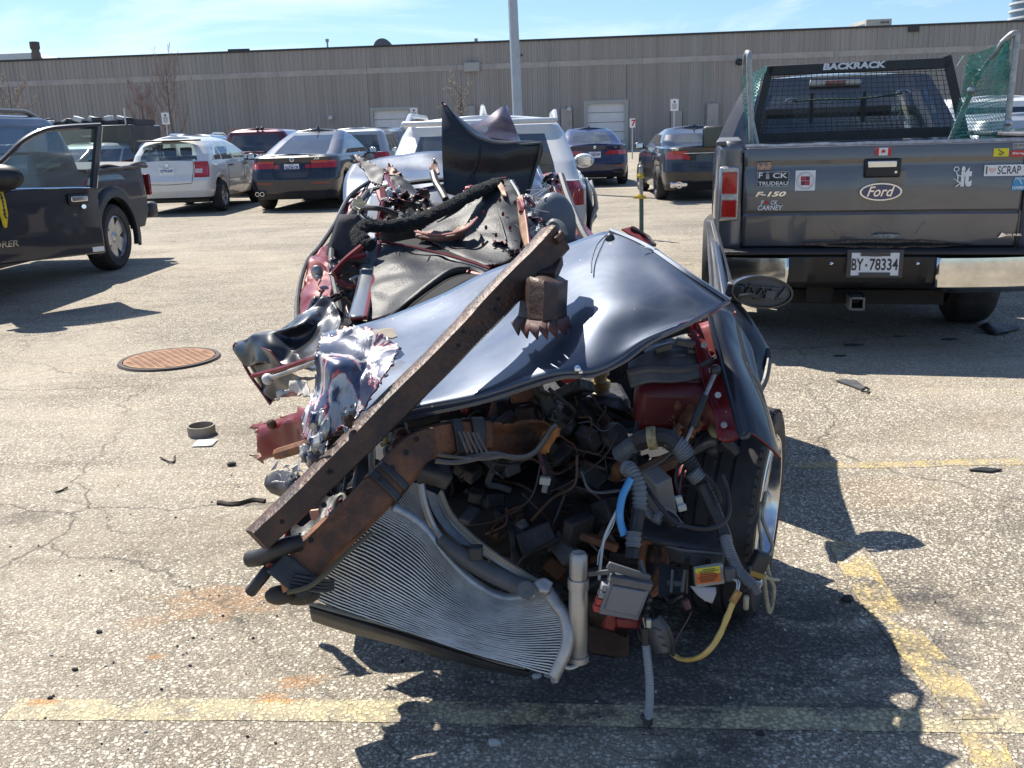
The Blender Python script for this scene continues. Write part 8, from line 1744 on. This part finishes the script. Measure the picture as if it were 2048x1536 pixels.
b = MB(); b.bar(W(1345, 1140, 2.16), W(1342, 1185, 2.13), .006, .012).bar(W(1370, 1140, 2.15), W(1364, 1184, 2.12), .006, .012).bar(W(1335, 1165, 2.15), W(1368, 1168, 2.13), .006, .012); part(b, 'bracket_rib', PLASG, WK)
part(tubep([(1330, 1192, 2.15), (1340, 1204, 2.13), (1352, 1198, 2.12), (1366, 1190, 2.12)], .005, 6), 'bracket_loop', PLAS, WK)
# ignition module with its warning label
md = pbox('control_module', 1418, 1150, 2.10, (.072, .016, .052), mat('module_case', (.34, .33, .30), rough=.5), rot=(0, -6, 4), bevel=.003); mc_ = W(1416, 1150, 2.088)
LBL = bpy.data.materials.new('warning_label'); LBL.use_nodes = True; t_ = LBL.node_tree; b_ = t_.nodes['Principled BSDF']; b_.inputs['Roughness'].default_value = .5
tc = t_.nodes.new('ShaderNodeTexCoord'); sx = t_.nodes.new('ShaderNodeSeparateXYZ'); rp_2 = t_.nodes.new('ShaderNodeValToRGB'); rp_2.color_ramp.interpolation = 'CONSTANT'
t_.links.new(tc.outputs['Generated'], sx.inputs[0]); t_.links.new(sx.outputs[2], rp_2.inputs[0]); rp_2.color_ramp.elements[0].color = (.55, .13, .03, 1); rp_2.color_ramp.elements[1].position = .62; rp_2.color_ramp.elements[1].color = (.50, .48, .05, 1); t_.links.new(rp_2.outputs[0], b_.inputs['Base Color'])
lb_ = part(MB().box(mc_, (.060, .002, .042), Matrix.Rotation(R(-6), 3, 'Y')), 'warning_label', LBL, md, smooth=False)
b = MB()
for k in range(8): b.box(mc_+Vector((random.uniform(-.003, .003), -.002, .016-.0045*k)), (.050-random.uniform(0, .02), .001, .0014), Matrix.Rotation(R(-6), 3, 'Y'))
part(b, 'printing', mat('label_ink', (.10, .04, .02), rough=.6), lb_, smooth=False)
pbox('grey_plug', 1460, 1148, 2.09, (.026, .02, .034), PLASG, rot=(0, -6, 0), bevel=.003)
sheet('white_flap', [[(1380, 1172, 2.10), (1432, 1175, 2.09)], [(1395, 1190, 2.09), (1432, 1188, 2.08)], [(1410, 1202, 2.08), (1424, 1206, 2.08)]], mat('pale_grey2', (.40, .40, .40), rough=.6), WK, nu=8, nv=8, solid=.006)
for dx in (0, 5): ptube('wire', [(1466+dx, 1158, 2.08), (1474+dx, 1166, 2.06), (1472+dx*.5, 1188, 2.04)], .002, WW, WK, n=5)
# yellow sleeve
part(MB().tube(curve(PX([(1476, 1184, 2.02), (1466, 1205, 2.01), (1454, 1235, 2.0), (1440, 1268, 1.99), (1420, 1298, 1.98), (1395, 1316, 1.99), (1365, 1319, 2.01), (1344, 1308, 2.03)]), 50), lambda i, m_: .0105*(1+.25*mnoise.noise(Vector((i*.25, 0, 0)))), 8, flat=.55), 'yellow_sleeve', mat('yellow_sleeve', (.42, .29, .07), rough=.5, col2=(.55, .42, .16), vscale=12, bump=.3), WK)
part(MB().tube(curve(PX([(1478, 1182, 2.02), (1470, 1196, 2.015), (1464, 1206, 2.01)]), 10), .013, 8, flat=.6), 'sleeve_cuff', mat('ochre_cuff', (.30, .17, .05), rough=.7, var=.4, vscale=40), WK)
ptube('wire', [(1382, 1225, 2.1), (1375, 1240, 2.08), (1352, 1280, 2.04), (1346, 1308, 2.03)], .0018, mat('maroon_cable', (.12, .05, .06)), WK, n=5)
pbox('maroon_clip', 1372, 1208, 2.14, (.02, .02, .03), mat('maroon_cable', (.12, .05, .06)), rot=(0, -20, 0))
pbox('bulb_holder', 1492, 1205, 2.05, (.014, .014, .04), mat('dull_alloy', (.30, .29, .25)), rot=(0, 0, 0)); pbox('bulb_holder', 1496, 1150, 2.1, (.012, .012, .05), PLAS, rot=(0, 8, 0))
# hanging fuse box
from mathutils import Euler
fr_ = Euler((R(8), R(16), R(6))).to_matrix(); fc = W(1246, 1198, 2.02)
fb = part(MB().box(fc, (.100, .03, .088), fr_).box(fc+fr_ @ Vector((0, -.012, .008)), (.084, .02, .070), fr_), 'fuse_box', mat('fuse_grey', (.15, .16, .18), rough=.42, col2=(.30, .31, .32), thr=(.62, .8), vscale=22), WK, bevel=.004)
part(MB().box(fc+fr_ @ Vector((0, 0, .054)), (.104, .035, .020), fr_).box(fc+fr_ @ Vector((-.01, .0, .075)), (.11, .010, .02), fr_ @ Matrix.Rotation(R(8), 3, 'Y')), 'fuse_box_lid', PLASG, fb, bevel=.003)
part(MB().bar(fc+fr_ @ Vector((.045, -.005, .05)), W(1280, 1122, 2.05), .008, .012).bar(fc+fr_ @ Vector((-.045, -.0, .07)), W(1178, 1148, 2.05), .008, .010), 'mounting_arm', PLASG, fb)
for k in range(6): part(MB().box(fc+fr_ @ Vector((.058+.003*k, -.002, .02-.022*k)), (.010, .03, .010), fr_), 'fuse_clip', PLAS, fb, bevel=.001)
for k, m_ in enumerate([mat('fuse_red', (.40, .05, .04), rough=.5), mat('fuse_red', (.4, .05, .04)), mat('pale_grey', (.24, .245, .25)), mat('pale_grey', (.24, .245, .25))]): part(MB().box(fc+fr_ @ Vector((-.055, .002, -.036+.020*k)), (.014, .022, .017), fr_), 'fuse', m_, fb, bevel=.002)
pbox('red_bracket', 1265, 1245, 2.06, (.08, .02, .028), REDP, rot=(0, 6, 0)); pbox('red_bracket', 1222, 1240, 2.08, (.035, .02, .05), REDP, rot=(0, 20, 0)); pbox('small_connector', 1297, 1246, 1.99, (.012, .012, .022), mat('pale_green', (.32, .38, .26), rough=.5), bevel=.002)
dp = sheet('relay_cover', [[(1290, 1248, 2.03), (1310, 1238, 2.02), (1322, 1232, 2.02)], [(1300, 1275, 2.02), (1322, 1268, 2.0), (1336, 1262, 2.01)], [(1312, 1305, 2.02), (1330, 1304, 2.0), (1344, 1300, 2.01)]], PLASG, WK, nu=12, nv=14, dent=.002, seed=3, solid=.014, ang=30)
for k in range(3): part(MB().bar(W(1308+k*8, 1256+k*17, 1.985), W(1322+k*7, 1262+k*16, 1.985), .004, .003), 'cover_rib', PLAS, dp)
ptube('cable', [(1318, 1232, 2.0), (1335, 1255, 1.985), (1345, 1285, 1.985), (1346, 1310, 2.0)], .005, PLAS, dp, n=6)
# hanging grey corrugated lead reaching the ground
corr('hanging_lead', [(1292, 1290, 2.0), (1295, 1320, 1.99), (1299, 1360, 1.98), (1299, 1400, 1.98), (1296, 1438, 1.985)], .0095, mat('blue_grey_sleeve', (.25, .285, .31), rough=.45), WK, pitch=.0062, depth=.22)
ptube('cable', [(1290, 1255, 2.0), (1290, 1275, 2.0), (1292, 1292, 2.0)], .009, RUB, WK); ptube('wire', [(1286, 1235, 1.99), (1290, 1255, 1.99)], .002, mat('dull_yellow', (.30, .24, .10)), WK, n=5)
part(MB().box(W(1295, 1440, 1.985), (.024, .02, .018)).ball(W(1286, 1434, 1.985), .008, 8, 6).rod(W(1296, 1444, 1.985), W(1300, 1458, 1.98), .009, 8, .003), 'lead_end', PLAS, WK, bevel=.002)
# ground-side junk under the front
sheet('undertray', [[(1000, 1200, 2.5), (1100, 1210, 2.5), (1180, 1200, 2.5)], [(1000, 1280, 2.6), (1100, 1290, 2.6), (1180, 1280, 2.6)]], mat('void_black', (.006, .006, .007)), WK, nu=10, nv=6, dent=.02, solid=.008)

# ================================================================== loose long rusty beam lying across the bonnet
BM = thing('steel_beam', 'long rusty steel beam with a torn bracket lying slantwise across the bonnet', 'steel beam', (0, 2.6, .6))
A = W(516, 1082, 1.94); B_ = W(1113, 478, 2.60)
d = (B_-A).normalized(); out = (Vector((0, 0, CAM_H))-(A+B_)/2); out = (out-d*out.dot(d)).normalized(); ac = d.cross(out).normalized(); out = (out*math.cos(R(16))+ac*math.sin(R(16))).normalized(); ac = d.cross(out).normalized()
if ac.x < 0: ac = -ac
rows = []
for i in range(41):
    f = i/40; p = A.lerp(B_, f); w_ = .030*(1-f)+.043*f; t_ = .028; bow = ac*(.006*math.sin(PI*f))
    sec_ = [(-w_, -t_), (-w_, t_*.6), (-w_*.86, t_), (w_*.80, t_*.9), (w_, t_*.45), (w_, -t_), (w_*.90, -t_), (w_*.90, t_*.35), (-w_*.86, t_*.7), (-w_*.88, -t_)]
    rows.append([p+bow+ac*a+out*q for a, q in sec_] + [p+bow+ac*sec_[0][0]+out*sec_[0][1]])
b = MB().grid(rows).jit(.004, 7, 3).jit(.0015, 25, 5); bm_ = b.build('beam_body', RUST, BM, ang=30)
MB().prism([B_-ac*.040-out*.026, B_-ac*.040+out*.026, B_+ac*.040+out*.024, B_+ac*.040-out*.026], d*-.005).build('end_plate', mat('end_rust', (.05, .022, .018), rough=.7, var=.4, vscale=20), bm_, smooth=False)
MB().prism([A-ac*.028-out*.026, A-ac*.028+out*.026, A+ac*.027+out*.024, A+ac*.027-out*.026], d*.005).build('end_plate', mat('end_rust', (.05, .022, .018)), bm_, smooth=False)
MB().rod(B_+d*.002-ac*.008+out*.03, B_-d*.03-ac*.008+out*.032, .012, 10).build('torn_lug', RUST, bm_)
GR = mat('grey_patch', (.13, .115, .10), rough=.7, col2=(.075, .045, .035), thr=(.45, .6), vscale=40)
for f, s in ((.195, 0.0), (.055, 0), (.60, .1), (.63, -.25), (.73, .15), (.755, -.12)):
    p = A.lerp(B_, f)+out*.0285+ac*(s*.05); MB().lathe([(.0055, -.002), (.0055, .001), (.001, .0012)], p, out, 10).build('bolt_hole', SEAM, bm_)
# bracket hanging from the upper end
bk = sheet('crash_bracket', [[(1046, 560, 2.50), (1062, 553, 2.42), (1088, 560, 2.37), (1112, 566, 2.43), (1134, 562, 2.52)], [(1042, 590, 2.48), (1060, 590, 2.40), (1088, 592, 2.36), (1114, 594, 2.40), (1133, 592, 2.50)], [(1040, 618, 2.47), (1060, 622, 2.39), (1086, 624, 2.35), (1112, 622, 2.38), (1132, 618, 2.47)], [(1036, 636, 2.48), (1058, 642, 2.38), (1086, 645, 2.34), (1112, 642, 2.36), (1134, 634, 2.45)]], RUST, BM, nu=5, nv=9, dent=.006, dsc=12, seed=90, solid=.005, ang=15); lab(bk, 'box bracket with a jagged torn lower edge')
sheet('bracket_top', [[(1046, 560, 2.50), (1062, 550, 2.52), (1088, 545, 2.54), (1112, 550, 2.54), (1134, 562, 2.52)], [(1050, 566, 2.46), (1064, 562, 2.43), (1088, 566, 2.38), (1112, 570, 2.43), (1132, 566, 2.50)]], RUST, BM, nu=18, nv=8, dent=.006, dsc=14, seed=91, solid=.005)
top = surf([[(1036, 632, 2.48), (1058, 640, 2.38), (1086, 643, 2.34), (1112, 640, 2.36), (1136, 632, 2.45)]]*2, 40, 2)[0]
jag = []
for i, p in enumerate(top):
    f = i/39; saw = (f*6.5) % 1.0; ln = .018+.030*(saw if f < .95 else .5); o_ = -.030*math.sin(PI*f)-.012; jag.append(p+Vector((-.018*(1-f)+.008*f, o_*.6, -ln)))
MB().grid([top, [(a*.5+c*.5)+Vector((0, -.006, 0)) for a, c in zip(top, jag)], jag]).build('jagged_edge', mat('maroon_rust', (.075, .030, .028), rough=.65, var=.4, vscale=18), bk, solid=.004, ang=25)
MB().bar(W(1108, 520, 2.60), W(1092, 556, 2.50), .05, .03).build('bracket_neck', RUST, BM)

# ================================================================== loose things on the asphalt
def gthing(name, lb, cat, px, py, group=None):
    p = G(px, py); t = thing(name, lb, cat, p, 0, group); return t, p
t, p = gthing('tape_roll', 'grey brown cardboard ring from a tape roll standing on its edge by a white scrap', 'tape roll', 404, 868)
b = MB(); b.lathe([(.068, 0), (.068, .048), (.060, .048), (.060, 0)], p, (0, 0, 1), 36, closed=True); b.build('ring', mat('cardboard', (.27, .235, .195), rough=.8, var=.15), t)
lab(t, 'grey brown cardboard ring lying by a white paper scrap'); 
t, p = gthing('paper_scrap', 'crumpled white paper scrap on the ground below the cardboard ring', 'paper', 410, 888)
o = MB().grid([[p+Vector((u*.05, v*.05, .006+.008*mnoise.noise(Vector((u*2, v*2, 1))))) for u in (-1, -.5, 0, .5, 1)] for v in (-1, -.5, 0, .5, 1)]).build('sheet', mat('paper', (.72, .72, .70), rough=.7), t, solid=.001)
t, p = gthing('plastic_scrap', 'thin plastic trim piece with a hooked end on the sunny asphalt', 'debris', 1705, 772)
b = MB().prism([G(1672, 764)+Vector((0, 0, .004)), G(1690, 762)+Vector((0, 0, .004)), G(1712, 764)+Vector((0, 0, .004)), G(1730, 778)+Vector((0, 0, .004)), G(1722, 782)+Vector((0, 0, .004))], (0, 0, .008)); b.build('strip', PLASG, t, smooth=False); MB().tube([G(1722, 782, .01), G(1734, 784, .01), G(1738, 778, .012), G(1730, 774, .02)], .006, 6).build('hook', PLAS, t)
t, p = gthing('plastic_scrap', 'curled black plastic piece on the ground by the pickup right rear tyre', 'debris', 1995, 655)
sheet('shell', [[G(1958, 652, .02), G(1975, 645, .06), G(2000, 645, .03)], [G(1965, 660, .01), G(1990, 655, .05), G(2040, 648, .03)], [G(1985, 668, .005), G(2000, 665, .03), G(2038, 658, .01)]], PLAS, t, nu=14, nv=12, dent=.03, dsc=6, seed=4, solid=.006)
for i, (px, py, s, lb) in enumerate(((1708, 691, .05, 'flat black splinter in the pickup shadow nearest the wreck'), (1900, 680, .045, 'flat black splinter in the pickup shadow further right'), (1800, 674, .03, 'tiny black chip in the pickup shadow under the licence plate'), (1680, 713, .03, 'tiny black chip near the shadow edge left'), (1972, 942, .05, 'grey leaf like chip right of the yellow line'))):
    t, p = gthing('plastic_chip', lb, 'debris', px, py, 'dark chips on the asphalt')
    MB().prism([p+Vector((-s*1.4, 0, .002)), p+Vector((-s*.2, s*.5, .002)), p+Vector((s*1.3, -.1*s, .002)), p+Vector((.1*s, -s*.5, .002))], (0, 0, .008)).build('chip', PLAS, t, smooth=False)
STW = mat('pale_stone', (.45, .43, .40), rough=.9, var=.2, vscale=30); STD = mat('dark_stone', (.045, .04, .038), rough=.9, var=.3, vscale=30)
def stone(px, py, r_, m, lb, seed, cat='stone', name='stone', grp='loose stones on the asphalt'):
    p = G(px, py, r_*.5); b = MB().ball((0, 0, 0), r_, 10, 7, (1.2, .8, .65)); rnd = random.Random(seed)
    b.v = [v*(1+.35*mnoise.noise(v/r_*1.1+Vector((seed, 0, 0)))) + p for v in b.v]; o = b.build(name, m, None, ang=25); tag(o, lb, cat, grp)
stone(1073, 1352, .012, STW, 'pale pebble in the dark seepage, left of a pair', 1); stone(1100, 1350, .013, STW, 'pale pebble in the dark seepage, right of a pair', 2); stone(989, 1485, .014, STW, 'pale flat pebble near the bottom edge in shade', 3)
stone(463, 928, .017, STD, 'dark triangular rock lump left of the beam end', 4); stone(1695, 1197, .017, STD, 'dark rock lump at the edge of the wreck shadow', 5); stone(198, 1263, .008, STD, 'dark pebble on the sunny asphalt left of the beam', 6); stone(150, 1338, .008, STD, 'dark pebble near the lower left corner above the yellow line', 7)
stone(1520, 1466, .009, STD, 'dark pebble below the yellow line in shade', 8); stone(100, 1395, .007, STD, 'dark pebble just above the yellow line at left', 9)
rnd = random.Random(99)
for i in range(60):
    px, py = rnd.uniform(20, 560), rnd.uniform(900, 1520); 
    if 480 < px and py < 1200: continue
    p = G(px, py, .003); r_ = rnd.uniform(.0018, .0045); b = MB().ball((0, 0, 0), r_, 7, 5, (1.2, .9, .7)); b.v = [v*(1+.4*mnoise.noise(v/r_+Vector((i, 0, 0)))) + p for v in b.v]
    o = b.build('grit_crumb', STD if i % 3 else STW, None); tag(o, 'tiny crumb of grit scattered on the sunny asphalt to the left of the wreck', 'grit', 'grit crumbs')
GLC_ = mat('glass_crumb', (.55, .60, .58), rough=.15)
for i in range(46):
    p = G(rnd.uniform(640, 1900), rnd.uniform(1180, 1500), .002); r_ = rnd.uniform(.0015, .004); b = MB().box(p, (r_*2, r_*1.6, r_), Matrix.Rotation(rnd.uniform(0, 3), 3, 'Z'))
    o = b.build('glass_crumb', GLC_ if i % 3 else PLAS, None, smooth=False); tag(o, 'tiny crumb of broken glass or plastic in the shade before the wreck', 'debris', 'broken crumbs before the wreck')
# twigs and leaf scraps
TWB = mat('dry_twig', (.07, .055, .045), rough=.9)
for k, (pts, lb) in enumerate((([(320, 915), (345, 925), (350, 912)], 'thin dry twig left of the rusty beam'), ([(435, 1005), (470, 1008), (505, 1000), (530, 1002)], 'dark crumpled bark strip beside the beam'), ([(110, 985), (135, 975)], 'short twig by the dark stain at left'))):
    t = thing('twig', lb, 'twig', G(*pts[0]), 0, 'dry twigs'); MB().tube(curve([G(x, y, .006) for x, y in pts], 14), .004 if k != 1 else .010, 6).jit(.004, 40).build('stem', TWB, t)

# ================================================================== upright pipe with yellow tape behind the wreck
p = W(1283, 470, 12.6); t = thing('pipe_post', 'upright steel pipe, galvanised above and green below, with torn yellow tape', 'post', (p.x, 12.6, 0))
zt_, zm_ = W(1281, 332, 12.6).z, W(1283, 393, 12.6).z; xt = W(1281, 332, 12.6).x
MB().tube([Vector((p.x, 12.6, 0)), Vector((p.x-.005, 12.6, zm_))], .030, 10).build('lower_pipe', mat('green_paint', (.05, .11, .10), rough=.5, var=.3, vscale=10), t)
MB().tube([Vector((p.x-.005, 12.6, zm_)), Vector((xt, 12.6, zt_)), Vector((xt, 12.6, zt_+.01))], [.026, .026, .012], 10).build('upper_pipe', TUBE, t)
for z_, k in ((zm_, 1), (W(1280, 352, 12.6).z, .6)):
    b = MB().tube([Vector((xt+.0, 12.6, z_-.02)), Vector((xt, 12.6, z_+.03))], .036, 10); b.add([Vector((xt-.1*k, 12.55, z_-.02)), Vector((xt+.08*k, 12.55, z_-.03)), Vector((xt+.06*k, 12.55, z_+.01)), Vector((xt-.08*k, 12.55, z_+.02))], [(0, 1, 2, 3)]); b.build('yellow_tape', mat('tape_yellow', (.60, .42, .04), rough=.5), t, solid=.003)
